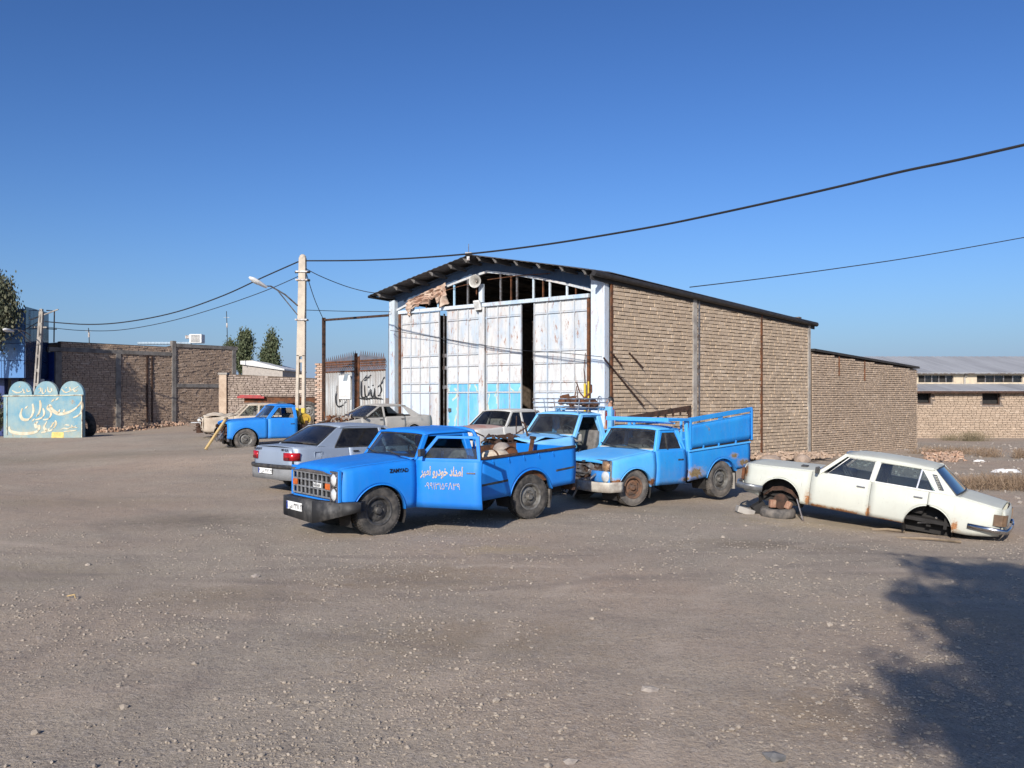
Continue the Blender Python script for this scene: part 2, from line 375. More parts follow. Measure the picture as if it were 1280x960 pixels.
# ------------------------------------------------------------------ the setting: ground
def ground_mat():
    m, b = base('ground_gravel', .95, 0, .15)
    n1 = noi(m, .16, 5, .6); n2 = noi(m, .55, 6, .65); n3 = noi(m, 60, 3, .7); n4 = noi(m, 9, 6, .7); n5 = noi(m, .9, 5, .6, stretch=(.35, 1.3, 1))
    col = mixc(m, ramp(m, n2, .35, .68), (.415, .345, .262), (.325, .272, .212))
    col = mixc(m, mul(m, ramp(m, n1, .44, .62), .8), col, (.40, .295, .215))
    col = mixc(m, mul(m, ramp(m, n5, .55, .75), .4), col, (.20, .165, .14))
    v = nn(m, 'ShaderNodeTexVoronoi'); v.inputs['Scale'].default_value = 34
    tc = nn(m, 'ShaderNodeTexCoord'); L_(m, tc.outputs['Object'], v.inputs['Vector'])
    sx = nn(m, 'ShaderNodeSeparateColor'); L_(m, v.outputs['Color'], sx.inputs[0])
    gr = ramp(m, n4, .40, .62)
    col = mixc(m, mul(m, ramp(m, sx.outputs[0], .55, 1.), mul(m, gr, .45)), col, (.47, .41, .355))
    col = mixc(m, mul(m, ramp(m, sx.outputs[1], .6, 1.), mul(m, gr, .7)), col, (.15, .13, .115))
    v2 = nn(m, 'ShaderNodeTexVoronoi'); v2.inputs['Scale'].default_value = 95; L_(m, tc.outputs['Object'], v2.inputs['Vector'])
    s2 = nn(m, 'ShaderNodeSeparateColor'); L_(m, v2.outputs['Color'], s2.inputs[0])
    col = mixc(m, mul(m, ramp(m, s2.outputs[0], .6, 1.), .45), col, (.42, .37, .32))
    col = mixc(m, mul(m, ramp(m, s2.outputs[1], .65, 1.), .5), col, (.12, .10, .09))
    n7 = noi(m, 2.4, 7, .7, dist=.6); n8 = noi(m, 1.1, 6, .7, stretch=(.5, 1.6, 1), dist=.5)
    col = mixc(m, mul(m, ramp(m, n7, .55, .68), .45), col, (.225, .185, .148)); col = mixc(m, mul(m, ramp(m, n8, .56, .70), .40), col, (.47, .375, .295))
    for (x, y, rx, ry, c, k) in STAINS:
        mp = nn(m, 'ShaderNodeMapping'); mp.inputs['Location'].default_value = (-x / rx, -y / ry, 0); mp.inputs['Scale'].default_value = (1 / rx, 1 / ry, 0)
        L_(m, tc.outputs['Object'], mp.inputs[0])
        ln = nn(m, 'ShaderNodeVectorMath', operation='LENGTH'); L_(m, mp.outputs[0], ln.inputs[0])
        wob = mul(m, ln.outputs['Value'], mul(m, mul(m, mul(m, n7, n4, 'ADD'), -1.0, 'ADD'), 2.6), 'ADD')
        col = mixc(m, mul(m, ramp(m, wob, 1.25, .1), k * .8), col, c)
    for (x, y, r0, k) in TRACKS:               # faint wheel tracks swung across the yard
        mp = nn(m, 'ShaderNodeMapping'); mp.inputs['Location'].default_value = (-x, -y, 0); mp.inputs['Scale'].default_value = (1, 1, 0); L_(m, tc.outputs['Object'], mp.inputs[0])
        ln = nn(m, 'ShaderNodeVectorMath', operation='LENGTH'); L_(m, mp.outputs[0], ln.inputs[0])
        for dr_ in (0, 1.42):
            dd = mul(m, mul(m, mul(m, ln.outputs['Value'], -(r0 + dr_), 'ADD'), mul(m, mul(m, n2, -.5, 'ADD'), .8), 'ADD'), 1, 'ABSOLUTE')
            msk = mul(m, ramp(m, dd, .17, .05), ramp(m, n8, .40, .62)); col = mixc(m, mul(m, msk, abs(k)), col, (.47, .385, .305) if k > 0 else (.215, .178, .15))
    L_(m, col, b.inputs['Base Color'])
    n6 = noi(m, 26, 5, .75)
    bump(m, b, mul(m, mul(m, n3, .5), mul(m, mul(m, n4, 1.0), n6, 'ADD'), 'ADD'), .75, .018)
    return m
TRACKS = [(-2, 44, 33.5, -.5), (3, 40, 30.2, .5), (-9, -12, 20.5, -.5), (16, 2, 15.5, .5), (-14, 6, 10.5, -.45), (-6, 30, 20.6, -.5)]
STAINS = [(-4.9, 13.6, 1.3, .9, (.075, .062, 0.04), 0.54), (-1.0, 9.3, 1.2, .8, (.17, .115, 0.06), 0.50), (-.4, 6.9, 1.1, .7, (.20, .135, 0.07), 0.43),
          (-2.7, 8.4, 1.0, .6, (.15, .105, 0.06), 0.43), (3.3, 11.6, 1.2, .5, (.13, .09, 0.05), 0.50), (-.2, 11.0, .6, .35, (.48, .36, 0.19), 0.58), (3.9, 7.6, .9, .8, (.30, .22, 0.12), 0.29),
          (1.9, 5.3, .6, .4, (.20, .13, 0.06), 0.43), (5.3, 14.6, 1.6, .8, (.40, .31, 0.17), 0.50), (-13, 26, 6, 1.6, (.16, .14, 0.09), 0.43), (-3.8, 20, 2.5, 1.4, (.12, .10, 0.06), 0.36),
          (2.7, 15.4, 1.6, 1.0, (.12, .10, 0.06), 0.36), (-8.5, 16, 3, 1.0, (.2, .165, 0.10), 0.36), (-5.5, 9.5, 1.5, .7, (.24, .19, 0.11), 0.36)]
def axis(lo, hi, core0, core1, step, grow=1.22):
    a = list(np.arange(core0, core1 + 1e-6, step)); q = step
    while a[-1] < hi: q *= grow; a.append(a[-1] + q)
    q = step
    while a[0] > lo: q *= grow; a.insert(0, a[0] - q)
    return a
gx = axis(-2500, 2500, -14, 14, .16); gy = axis(-60, 3500, 2.2, 24, .16)
def gfull(x, y):
    z = gz(x, y)
    k = 1 if abs(x) < 60 and -20 < y < 80 else 0
    if k: z += (.022 * noise.noise((x * .55, y * .55, 0)) + .012 * noise.noise((x * 1.9, y * 1.9, 3)) + .006 * noise.noise((x * 5.5, y * 5.5, 7)))
    return z
mb = MB(); mb.grid([[(x, y, gfull(x, y)) for x in gx] for y in gy])
g = mb.build('ground', ground_mat(), smooth=80); tag(g, 'bare gravel and dust yard reaching to the horizon', None, None, 'structure')

# loose stones in the gravel: too many to count
def ico():
    bm = bmesh.new(); bmesh.ops.create_icosphere(bm, subdivisions=1, radius=1); v = np.array([q.co[:] for q in bm.verts]); f = [[x.index for x in q.verts] for q in bm.faces]; bm.free(); return v, f
IV, IF = ico()
def scatter(name, n, fn, mat, label, seed):
    r = random.Random(seed); mb = MB(); k = 0; tries = 0
    while k < n and tries < n * 40:
        tries += 1
        q = fn(r)
        if q is None: continue
        x, y, s = q; k += 1
        a = r.random() * PI; ca, sa = math.cos(a), math.sin(a); sx, sy, sz = s * r.uniform(.7, 1.3), s * r.uniform(.6, 1.1), s * r.uniform(.35, .75)
        jit = np.array([[r.uniform(.72, 1.2) for _ in range(1)] for _ in range(len(IV))]); V = IV * jit
        z = gfull(x, y) + sz * .25
        mb.add([(x + (p[0] * sx * ca - p[1] * sy * sa), y + (p[0] * sx * sa + p[1] * sy * ca), z + p[2] * sz) for p in V], IF)
    o = mb.build(name, mat); tag(o, label, None, None, 'stuff'); return o
def inview(x, y): return abs(x) < .62 * y + .6
def f_near(r):
    y = 2.6 + 12 * r.random() ** 1.7; x = r.uniform(-.64, .64) * y
    d = noise.noise((x * .45, y * .45, 11)) + .55 * noise.noise((x * 1.7, y * 1.7, 4))
    if d < r.uniform(-.25, .75): return None
    return x, y, r.choice([.005, .006, .007, .008, .010, .015]) * r.uniform(.7, 1.3)
def f_mid(r):
    y = r.uniform(8, 36); x = r.uniform(-.62, .62) * y
    if noise.noise((x * .4, y * .4, 21)) < r.uniform(-.3, .5): return None
    return x, y, r.uniform(.01, .024)
def f_big(r):
    y = 3 + 13 * r.random() ** 1.3; x = r.uniform(-.62, .62) * y
    return x, y, r.uniform(.016, .036)
M['pebble'] = brickmat('pebble', (.325, .276, .222), (.255, .218, .18), (.36, .31, .255), .1)
scatter('gravel', 16000, f_near, M['pebble'], 'small grey pebbles strewn across the yard', 3)
scatter('coarse_gravel', 480, f_mid, M['pebble'], 'coarse pale pebbles in drifts around the vehicles', 4)
scatter('scattered_stones', 110, f_big, M['pebble'], 'loose walnut sized stones lying about the yard', 5)
for (px, py, s, lab) in [(968, 952, .062, 'dark flat rock at the bottom edge of the yard'), (711, 953, .045, 'small pale rock beside the dark flat rock'), (320, 722, .055, 'dark stone lying alone in front of the tow pickup'), (813, 864, .06, 'round pale stone in the open yard in front of the tyre piles')]:
    d = EYE * F / (py - HZ); p = atg(px, d); r = random.Random(px); mb = MB()
    mb.add([(q[0] * s * r.uniform(.6, 1.3), q[1] * s * r.uniform(.5, 1.1), q[2] * s * .5 * r.uniform(.5, 1.2) + s * .12) for q in IV], IF)
    o = mb.build('rock', simple('rock_dark', (.17, .165, .16), .9, scale=9, c2=(.11, .105, .10), bmp=.5) if px == 968 else 'stone'); o.location = (p.x, p.y, gfull(p.x, p.y)); tag(o, lab, 'rock')

# ------------------------------------------------------------------ brick walls
def brick_wall(root, p0, p1, zb, zt, bl, bh, depth, mat, mortar, rough=.012, nparts=0, seed=1, thick=.3, holes=(), name='wall', gap=.014, from_right=False):
    """A mortar core with every brick proud of it; the first nparts bricks are objects of their own."""
    p0 = Vector((p0[0], p0[1], 0)); p1 = Vector((p1[0], p1[1], 0)); L = (p1 - p0).length; e = (p1 - p0) / L; n = Vector((e.y, -e.x, 0))
    r = random.Random(seed)
    xs = lin(0, L, 13)
    mb = MB()
    def col(s0, s1, z0f, z1f):
        a0, a1 = p0 + e * s0, p0 + e * s1
        vs = []
        for a, s in ((a0, s0), (a1, s1)):
            for z in (z0f(s), z1f(s)):
                vs += [a + Vector((0, 0, z)), a - n * thick + Vector((0, 0, z))]
        mb.add(vs, [(0, 4, 6, 2), (1, 3, 7, 5), (2, 6, 7, 3), (0, 1, 5, 4), (0, 2, 3, 1), (4, 5, 7, 6)])
    cuts = sorted(set(xs + [h[0] for h in holes] + [h[1] for h in holes]))
    for s0, s1 in zip(cuts, cuts[1:]):
        hs = [h for h in holes if h[0] <= (s0 + s1) / 2 <= h[1]]
        if hs:
            h = hs[0]
            col(s0, s1, lambda s: zb(s) - .3, lambda s: h[2]); col(s0, s1, lambda s: h[3], zt)
        else: col(s0, s1, lambda s: zb(s) - .3, zt)
    mb.build(name, mortar, root, world=True)
    ez = Vector((0, 0, 1)); bricks = []
    zmin = min(zb(s) for s in xs); zmax = max(zt(s) for s in xs); rows = int((zmax - zmin) / bh) + 1
    for k in range(rows):
        z = zmin + k * bh; s = -(bl * .5 if k % 2 else 0) - r.uniform(0, .05)
        while s < L:
            l = bl * r.uniform(.92, 1.06) if r.random() > .12 else bl * .55
            a, b = max(s, 0.003), min(s + l - gap * 1.5, L - .003); s += l
            if b - a < .04: continue
            m_ = (a + b) / 2
            if z + .02 < zb(m_) - .05 or z + bh - gap > zt(m_) - .01: continue
            if any(a < h[1] and b > h[0] and z < h[3] and z + bh > h[2] for h in holes): continue
            bricks.append((m_, z + (bh - gap) / 2 + r.uniform(-.004, .004), b - a, bh - gap * r.uniform(.7, 1.6), depth + r.uniform(-rough, rough)))
    bricks.sort(key=lambda q: -q[0] if from_right else q[0])
    mi = parent_world(root).inverted()
    if nparts:
        me = bpy.data.meshes.new('brick'); t = MB(); t.box((0, 0, 0), (1, 1, 1)); me.from_pydata(t.v, [], t.f); me.materials.append(mat)
        Rm = Matrix((e, n, ez)).transposed()
        for q in bricks[:nparts]:
            o = bpy.data.objects.new('brick', me); C.objects.link(o); o.parent = root
            c = mi @ (p0 + e * q[0] + n * (q[4] / 2) + ez * q[1])
            rot = (mi.to_3x3() @ Rm @ Matrix.Rotation(r.uniform(-.01, .01), 3, 'Y')).to_euler()
            o.location = c; o.rotation_euler = rot; o.scale = (q[2], q[4], q[3])
    mb = MB()
    for q in bricks[nparts:]:
        c = p0 + e * q[0] + ez * q[1]; h = q[2] / 2; v = q[3] / 2; tl = r.uniform(-.006, .006)
        f = [c - e * h - ez * (v + tl), c + e * h - ez * (v - tl), c + e * h + ez * (v + tl), c - e * h + ez * (v - tl)]
        mb.add(f + [p + n * q[4] for p in f], [(4, 5, 6, 7), (0, 4, 7, 3), (1, 2, 6, 5), (3, 7, 6, 2), (0, 1, 5, 4)])
    if mb.v: tag(mb.build('brickwork', mat, root, world=True), 'the rest of the brick courses', None, None, 'stuff')
    return p0, e, n, L

BR_TAN = brickmat('brick_tan', (.475, .372, .268), (.40, .31, .225), (.53, .425, .318))
BR_BROWN = brickmat('brick_brown', (.41, .305, .225), (.32, .235, .175), (.47, .36, .275), .35)
BR_PINK = brickmat('brick_pink', (.425, .325, .24), (.375, .288, .212), (.47, .37, .28), .25)
BR_GREY = brickmat('brick_grey', (.34, .275, .225), (.27, .215, .18), (.40, .33, .28), .3)
MORTAR = simple('mortar', (.20, .165, .14), .95, scale=7, c2=(.12, .098, .082), bmp=.4, spec=.1)
MORTAR_D = simple('mortar_dark', (.15, .115, .09), .95, scale=7, c2=(.09, .07, .055), bmp=.4, spec=.1)

# ------------------------------------------------------------------ the workshop shed
PL, PR = Vector((-4.39, 31.8, 0)), Vector((2.81, 25.8, 0)); PR2 = Vector((11.30, 33.6, 0))
FL = (PR - PL).length; FE = (PR - PL) / FL; FN = Vector((FE.y, -FE.x, 0)); FN = FN if FN.y < 0 else -FN
SE = (PR2 - PR).normalized(); SL = (PR2 - PR).length; SN = Vector((SE.y, -SE.x, 0))
PL2 = PL + SE * SL
shed = thing('workshop_shed', 'tan brick workshop shed with tall white and blue sheet doors and low gabled roof', 'workshop', (PR.x, PR.y, gz(PR.x, PR.y)))
def s_of(px):
    k = (px - 640) / F
    return (k * PL.y - PL.x) / (FE.x - k * FE.y)
def FP(s, z, off=0.): return PL + FE * s + FN * off + Vector((0, 0, 1.2 * z - .38))
ZU = Vector((0, 0, 1))
ze = lambda s: lerp(5.45, 4.74, s / SL)      # right eave height along the side wall
brick_wall(shed, PR + SE * .16, PR2, lambda s: gz(*(PR + SE * s).xy) - .1, lambda s: ze(s) - .03, .30, .116, .05, BR_TAN, MORTAR_D, .016, 300, 5, .3, name='side_wall', gap=.019)
mb = MB()                                     # left and back walls close the shed
for a, b in ((PL, PL2), (PL2, PR2 - SN * .32)):
    mb.bar(a + ZU * 2.4, b + ZU * 2.4, .25, 5.2)
mb.build('rear_wall', MORTAR_D, shed, world=True)
colm = None
def door_mat(name, c, c2, streak, rustk, bl):
    m, b = base(name, .55)
    col = mixc(m, mul(m, ramp(m, noi(m, 2.6, 5, .65, stretch=(1, 1, .30)), .48, .68), bl), c, c2)
    col = mixc(m, mul(m, ramp(m, noi(m, 7, 6, .75, stretch=(1, 1, .16)), .52, .68), streak * .95), col, (.36, .34, .32))
    col = mixc(m, mul(m, ramp(m, noi(m, 8, 7, .8, stretch=(1, 1, .30)), .57, .63), rustk), col, (.26, .11, .055))
    col = mixc(m, mul(m, ramp(m, noi(m, 1.3, 5, .7, stretch=(1, 1, .4)), .56, .72), rustk * .38), col, (.46, .26, .16))
    L_(m, col, b.inputs['Base Color']); bump(m, b, noi(m, 3, 4), .3, .02); MATS[name] = m; return m
whitep = door_mat('door_white', (.53, .54, .54), (.42, .47, .51), .6, .6, .3)
whitep2 = door_mat('door_white_worn', (.52, .52, .51), (.26, .39, .52), .8, 1.0, .6)
frame_w = door_mat('door_frame_worn', (.44, .46, .48), (.26, .36, .48), .8, 1.0, .7)
palebl = door_mat('door_pale_blue', (.50, .58, .66), (.56, .58, .60), .6, .5, .8)
skybl = door_mat('door_sky_blue', (.11, .38, .62), (.22, .48, .66), .5, .35, .8)
def graffiti_mat():
    m, b = base('door_sky_blue_scrawl', .55)
    col = mixc(m, ramp(m, noi(m, 2.2, 4), .35, .7), (.12, .40, .66), (.20, .48, .66))
    wv = nn(m, 'ShaderNodeTexWave'); wv.inputs['Scale'].default_value = 1.3; wv.inputs['Distortion'].default_value = 9; wv.inputs['Detail'].default_value = 2; wv.inputs['Detail Scale'].default_value = 1.6
    tc = nn(m, 'ShaderNodeTexCoord'); L_(m, tc.outputs['Object'], wv.inputs['Vector'])
    col = mixc(m, mul(m, mul(m, ramp(m, wv.outputs['Fac'], .80, .9), ramp(m, noi(m, 1.7, 2), .46, .52)), .7), col, (.62, .55, .28))
    L_(m, col, b.inputs['Base Color']); return m
scrawl = graffiti_mat()
colm = door_mat('shed_blue_white', (.46, .53, .58), (.30, .42, .56), .6, .9, .9)
gbl_shaded = paint('girder_blue_shaded', (.035, .07, .13), (.03, .055, .10), .2, .15, .55)  # blue girder paint, darkened so the colour carries the eave shade
mb = MB(); mb.bar(FP(s_of(494), gz(-4.4, 31.7) - .1, .03), FP(s_of(494), 4.8, .03), .28, .28, FN); mb.build('corner_post', colm, shed, world=True, bevel=.01)
mb = MB(); mb.bar(FP(FL - .255, 0, .03), FP(FL - .255, 4.80, .03), .48, .26, FN); mb.build('corner_post', palebl, shed, world=True, bevel=.01)
mb = MB(); mb.bar(FP(s_of(737.5), 0, .05), FP(s_of(737.5), 4.35, .05), .09, .10, FN); mb.bar(FP(s_of(501.5), .3, .05), FP(s_of(501.5), 4.38, .05), .08, .10, FN); mb.each('door_jamb', 'rust', shed, world=True)
yel = simple('yellow_pipe_paint', (.60, .45, .03), .5, c2=(.50, .36, .04))
mb = MB(); mb.tube([FP(s_of(734), 0, .12), FP(s_of(734), 1.9, .12), FP(s_of(734), 2.25, .12)], .035); mb.tube([FP(s_of(738.5), 0, .12), FP(s_of(738.5), 2.3, .12)], .025); mb.each('gas_pipe', yel, shed, world=True, smooth=40)
mb = MB(); mb.tube([FP(s_of(734), 2.25, .12), FP(s_of(733), 2.6, .13), FP(s_of(735), 3.0, .13)], .012); mb.build('riser_pipe', 'rust', shed, world=True, smooth=40)
mb = MB(); mb.bar(PR + SE * .13 + SN * .04, PR + SE * .13 + SN * .04 + ZU * 5.38, .04, .10, FN); mb.build('corner_angle', 'rust', shed, world=True)
# head beam, gable chords, mullions
for a, b, mt in ((s_of(500), s_of(610), palebl), (s_of(610) + .004, s_of(738), colm)):
    mb = MB(); mb.bar(FP(a, 4.43, .05), FP(b, 4.43, .05), .10, .12); mb.build('head_beam', mt, shed, world=True, bevel=.006)
pk = FL / 2
def chord(s): return lerp(4.50, 5.26, s / pk) if s < pk else lerp(5.26, 4.50, (s - pk) / (FL - pk))
def chord2(s):                               # arched lower edge of the rafter
    q = abs(s - pk) / pk
    return 5.30 - .58 * q - .34 * q * q
for sgn, a, b in ((0, .25, pk), (1, pk, FL - .25)):
    mb = MB()
    for off in (.0,):
        ss = lin(a, b, 9); P = [[FP(s, chord2(s), .06), FP(s, chord2(s) + .06, .06)] for s in ss]
        mb.grid(P); mb.grid([[FP(s, chord2(s), -.04), FP(s, chord2(s), .06)] for s in ss]); mb.grid([[FP(s, chord2(s) + .06, .06), FP(s, chord2(s) + .06, -.04)] for s in ss])
    mb.build('gable_chord', whitep2, shed, world=True)
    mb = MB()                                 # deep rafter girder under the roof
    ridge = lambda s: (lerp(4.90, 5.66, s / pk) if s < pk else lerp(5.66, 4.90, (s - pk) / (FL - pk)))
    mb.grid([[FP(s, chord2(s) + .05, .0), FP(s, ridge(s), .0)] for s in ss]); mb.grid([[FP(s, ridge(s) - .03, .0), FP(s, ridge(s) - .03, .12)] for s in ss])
    mb.build('rafter_girder', gbl_shaded, shed, world=True, solid=.02)
bar_b = paint('bar_blue', (.16, .40, .62), (.45, .55, .62), .2, .3, .55)
for px, mt, wd in [(517, bar_b, .05), (533, 'rust', .03), (548, bar_b, .05), (568, bar_b, .06), (585, 'steel', .06), (626, 'steel', .06), (639, 'rust', .03), (646.5, 'steel', .06), (667, colm, .06), (679, 'rust', .035), (687.5, colm, .06), (709, palebl, .06), (720, 'rust', .03)]:
    s = s_of(px); mb = MB(); mb.bar(FP(s, 4.48, .0), FP(s, chord2(s) + .02, .0), wd, .05, FN); mb.build('mullion', mt, shed, world=True)
mb = MB(); mb.bar(FP(s_of(604), 4.5, .08), FP(s_of(604), 5.0, .08), .16, .10, FN); mb.build('center_post', palebl, shed, world=True)
mb = MB(); mb.tube([FP(s_of(545), 4.86, .1), FP(s_of(575), 5.0, .1), FP(s_of(596), 5.06, .1)], .012, 6); mb.tube([FP(s_of(612), 5.1, .1), FP(s_of(650), 5.12, .1), FP(s_of(690), 5.08, .1)], .012, 6); mb.each('tie_rod', 'rust', shed, world=True)
# door leaves, each panel its own piece
ZL = [4.36, 4.07, 3.10, 2.78, 2.30, 2.04, .15]
for a, b, nc, blue in ((503, 549.5, 4, 0), (560, 599.5, 3, 1), (609, 652, 3, 1), (668.5, 736, 4, 0)):
    s0, s1 = s_of(a), s_of(b); cs = lin(s0, s1, nc + 1); mb = MB()
    mb.prism([FP(s0, .1, -.03), FP(s1, .1, -.03), FP(s1, 4.37, -.03), FP(s0, 4.37, -.03)], FN * .03)
    leaf = mb.build('door_leaf', whitep2 if not blue else whitep, shed, world=True)
    for k in range(6):
        for j in range(nc):
            q = .022; z1, z0 = ZL[k] - q, ZL[k + 1] + q; c0, c1 = cs[j] + q, cs[j + 1] - q; dz = rnd.uniform(.010, .022)
            mt = (whitep2, whitep2, whitep, whitep, (skybl if blue else palebl), (skybl if blue else palebl))[k]
            if blue and k >= 4: mt = scrawl if rnd.random() < .6 else skybl
            if not blue and k == 4: mt = rnd.choice([palebl, whitep])
            if not blue and k == 5 and j == nc - 1: mt = whitep2
            mb = MB(); bv = .02
            o_ = [FP(c0, z0, .001), FP(c1, z0, .001), FP(c1, z1, .001), FP(c0, z1, .001)]; i_ = [FP(c0 + bv, z0 + bv, dz), FP(c1 - bv, z0 + bv, dz), FP(c1 - bv, z1 - bv, dz), FP(c0 + bv, z1 - bv, dz)]
            mb.add(o_ + i_, [(4, 5, 6, 7), (0, 1, 5, 4), (1, 2, 6, 5), (2, 3, 7, 6), (3, 0, 4, 7)])
            mb.build('door_panel', mt, leaf, world=True)
    mb = MB()
    for c in cs: mb.bar(FP(c, .12, .014), FP(c, 4.36, .014), .028, .055, FN)
    for z in ZL[1:-1]: mb.bar(FP(s0 + .012, z, .018), FP(s1 - .012, z, .018), .055, .028)
    mb.each('leaf_bar', frame_w, leaf, world=True)
    if blue and a == 560:
        mb = MB(); mb.box((0, 0, 0), (.10, .06, .12)); o = mb.build('door_lock', 'black', leaf); o.location = parent_world(leaf).inverted() @ FP(s_of(563.5), 1.55, .05)
mb = MB(); mb.bar(FP(s_of(604.3), .1, .06), FP(s_of(604.3), 4.37, .06), .22, .10, FN); mb.build('door_post', whitep2, shed, world=True, bevel=.01)
mb = MB()                                     # slit between the left leaves: inner frame
for px, wd in ((552.2, .03), (557.5, .05)): mb.bar(FP(s_of(px), .1, -.12), FP(s_of(px), 4.3, -.12), wd, .05, FN)
for z in (2.2, 2.75, 3.1): mb.bar(FP(s_of(551), z, -.12), FP(s_of(559), z, -.12), .05, .12)
mb.each('inner_frame', 'steel', shed, world=True)
mb = MB()
for px in (654.5, 659, 662.5, 666): mb.bar(FP(s_of(px), 2.9, -.5), FP(s_of(px), 3.95, -.5), .03, .03, FN)
for z in (2.95, 3.4, 3.92): mb.bar(FP(s_of(653), z, -.5), FP(s_of(668), z, -.5), .03, .03)
mb.each('inner_grille', 'steel', shed, world=True)
# roof sheets with ribs, purlins and the dark eave trim
OV = .76; Pm = (PL + PR) / 2
roofm = simple('roof_sheet', (.13, .125, .125), .6, .4, scale=2.5, c2=(.07, .065, .065)); purl = simple('purlin', (.34, .32, .30), .6, .2, scale=6, var=.35); purl_d = simple('purlin_dark', (.07, .065, .065), .8, scale=6, var=.35)
def roof_pt(u, t):                             # u: 0 left eave .. .5 ridge .. 1 right eave, t: along the side, 0 at front wall
    q = 1 - abs(u - .5) * 2
    a = PL.lerp(PR, u) + (FE * (u - .5) * 2 * .16) + SE * t
    sag = .012 * math.sin(u * 9)
    return a + ZU * (lerp(5.54, 6.51, q) - .066 * max(t, 0) + .02 * t * (t < 0) + sag)
for u0, u1 in ((0, .5), (.5, 1.0)):
    mb = MB(); us = lin(u0, u1, 41); tsr = [-OV / .93, 0, 2.4, 4.8, 7.2, 9.6, SL + .3]
    rows = []
    for t in tsr: rows.append([roof_pt(u, t) + ZU * (.018 if k % 2 else 0) for k, u in enumerate(us)])
    mb.grid(rows); mb.build('roof_sheet', roofm, shed, world=True, solid=.012)
for u in (.04, .13, .22, .31, .40, .47, .53, .60, .69, .78, .87, .955):
    mb = MB(); a, b = roof_pt(u, -OV / .93 + .16), roof_pt(u, SL); dz = ZU * -.09
    mb.bar(a + dz, b + dz, .07, .12); mb.build('purlin', purl_d, shed, world=True)
    mb = MB(); d = (a - b).normalized(); mb.prism([a + dz + ZU * .05 - d * .0, a + dz - ZU * .06, a + dz + ZU * .05 + d * .14], FE * .05); mb.build('purlin_end', purl, shed, world=True)
mb = MB(); a, b = roof_pt(1.0, -OV / .93), roof_pt(1.0, SL + .35)
mb.tube([a - ZU * .06, a.lerp(b, .5) - ZU * .07, b - ZU * .06], .085, 10); mb.build('gutter', simple('gutter_black', (.028, .025, .024), .6, var=.4), shed, world=True, smooth=50)
mb = MB(); mb.bar(a - ZU * .16 - FE * .10, b - ZU * .16 - FE * .10, .05, .16); mb.build('eave_trim', simple('eave_black', (.03, .027, .025), .8, var=.4), shed, world=True)
a, b = roof_pt(0, -OV / .93), roof_pt(0, SL); mb = MB(); mb.tube([a - ZU * .03, b - ZU * .03], .05, 8); mb.build('gutter', MATS['gutter_black'], shed, world=True, smooth=50)
mb = MB(); p = roof_pt(.5, -OV / .93); mb.box(p + ZU * .03, (.22, .2, .08)); mb.box(p + ZU * -.12 + FN * .02, (.1, .08, .14)); mb.each('ridge_cap', 'steel', shed, world=True, bevel=.01)
mb = MB(); mb.tube([p, p + ZU * .35], .012, 6); mb.build('ridge_rod', 'steel', shed, world=True)
# steel uprights in the side wall
for px, mt, w_, top in ((866.5, 'concrete', .20, 1), (871.5, 'steel', .07, 1), (950, 'rust', .09, 1), (1009.5, 'concrete', .16, 1)):
    k = (px - 640) / F; s = (k * PR.y - PR.x) / (SE.x - k * SE.y); p = PR + SE * s
    mb = MB(); mb.bar(p + SN * .035 + ZU * (gz(*p.xy) - .1), p + SN * .035 + ZU * (ze(s) - .04), w_, .10, SN); mb.build('wall_post', mt, shed, world=True)
def SP(px, z, off=.08):
    k = (px - 640) / F; s = (k * PR.y - PR.x) / (SE.x - k * SE.y); p = PR + SE * s + SN * off; return Vector((p.x, p.y, z))
for (x0, y0, x1, y1) in ((752, 447, 800, 508), (761, 439, 773, 458), (784, 441, 799, 460)):
    a = SP(x0, 0, .075); b = SP(x1, 0, .16); a.z = EYE - (y0 - HZ) / F * a.y; b.z = EYE - (y1 - HZ) / F * b.y
    mb = MB(); mb.bar(a, b, .035, .035); mb.build('brace_rod', 'rust_dark', shed, world=True)

# annex along the same side
A0, A1 = Vector((11.52, 33.8, 0)), Vector((18.42, 40.08, 0)); AEd = (A1 - A0).normalized(); AL = (A1 - A0).length; AN = Vector((AEd.y, -AEd.x, 0))
annex = thing('brick_annex', 'lower tan brick annex with flat dark roof edge behind the workshop shed', 'outbuilding', (A0.x, A0.y, 0))
az = lambda s: lerp(3.65, 3.18, s / AL)
brick_wall(annex, A0, A1, lambda s: gz(*(A0 + AEd * s).xy) - .05, lambda s: az(s), .26, .088, .05, BR_PINK, MORTAR_D, .014, 0, 9, .3, name='side_wall', gap=.02)
A2 = A1 - AN * 6 + AEd * .3; A3 = A0 - AN * 6
mb = MB(); mb.bar(A1 - AEd * .13 - AN * .32 + ZU * 1.4, A2 - AEd * .43 + ZU * 1.4, .26, 3.0); mb.bar(A2 + ZU * 1.4, A3 + ZU * 1.5, .26, 3.0); mb.build('end_wall', BR_PINK, annex, world=True)
mb = MB(); z3, z4 = az(0) + .04, az(AL) + .04; q = AN * .10 + AEd * .12
mb.prism([A0 + AN * .12 + ZU * z3, A1 + q + ZU * z4, A2 + ZU * (z4 + .05), A3 + ZU * (z3 + .05)], ZU * .09); mb.build('roof_slab', MATS['eave_black'], annex, world=True)
for px, y1 in ((1047, 470), (1079, 476)):
    k = (px - 640) / F; s = (k * A0.y - A0.x) / (AEd.x - k * AEd.y); p = A0 + AEd * s + AN * .06; mb = MB(); mb.bar(p + ZU * (az(s) - .02), p + ZU * (EYE - (y1 - HZ) / F * p.y), .05, .05); mb.build('drain_pipe', 'rust', annex, world=True)

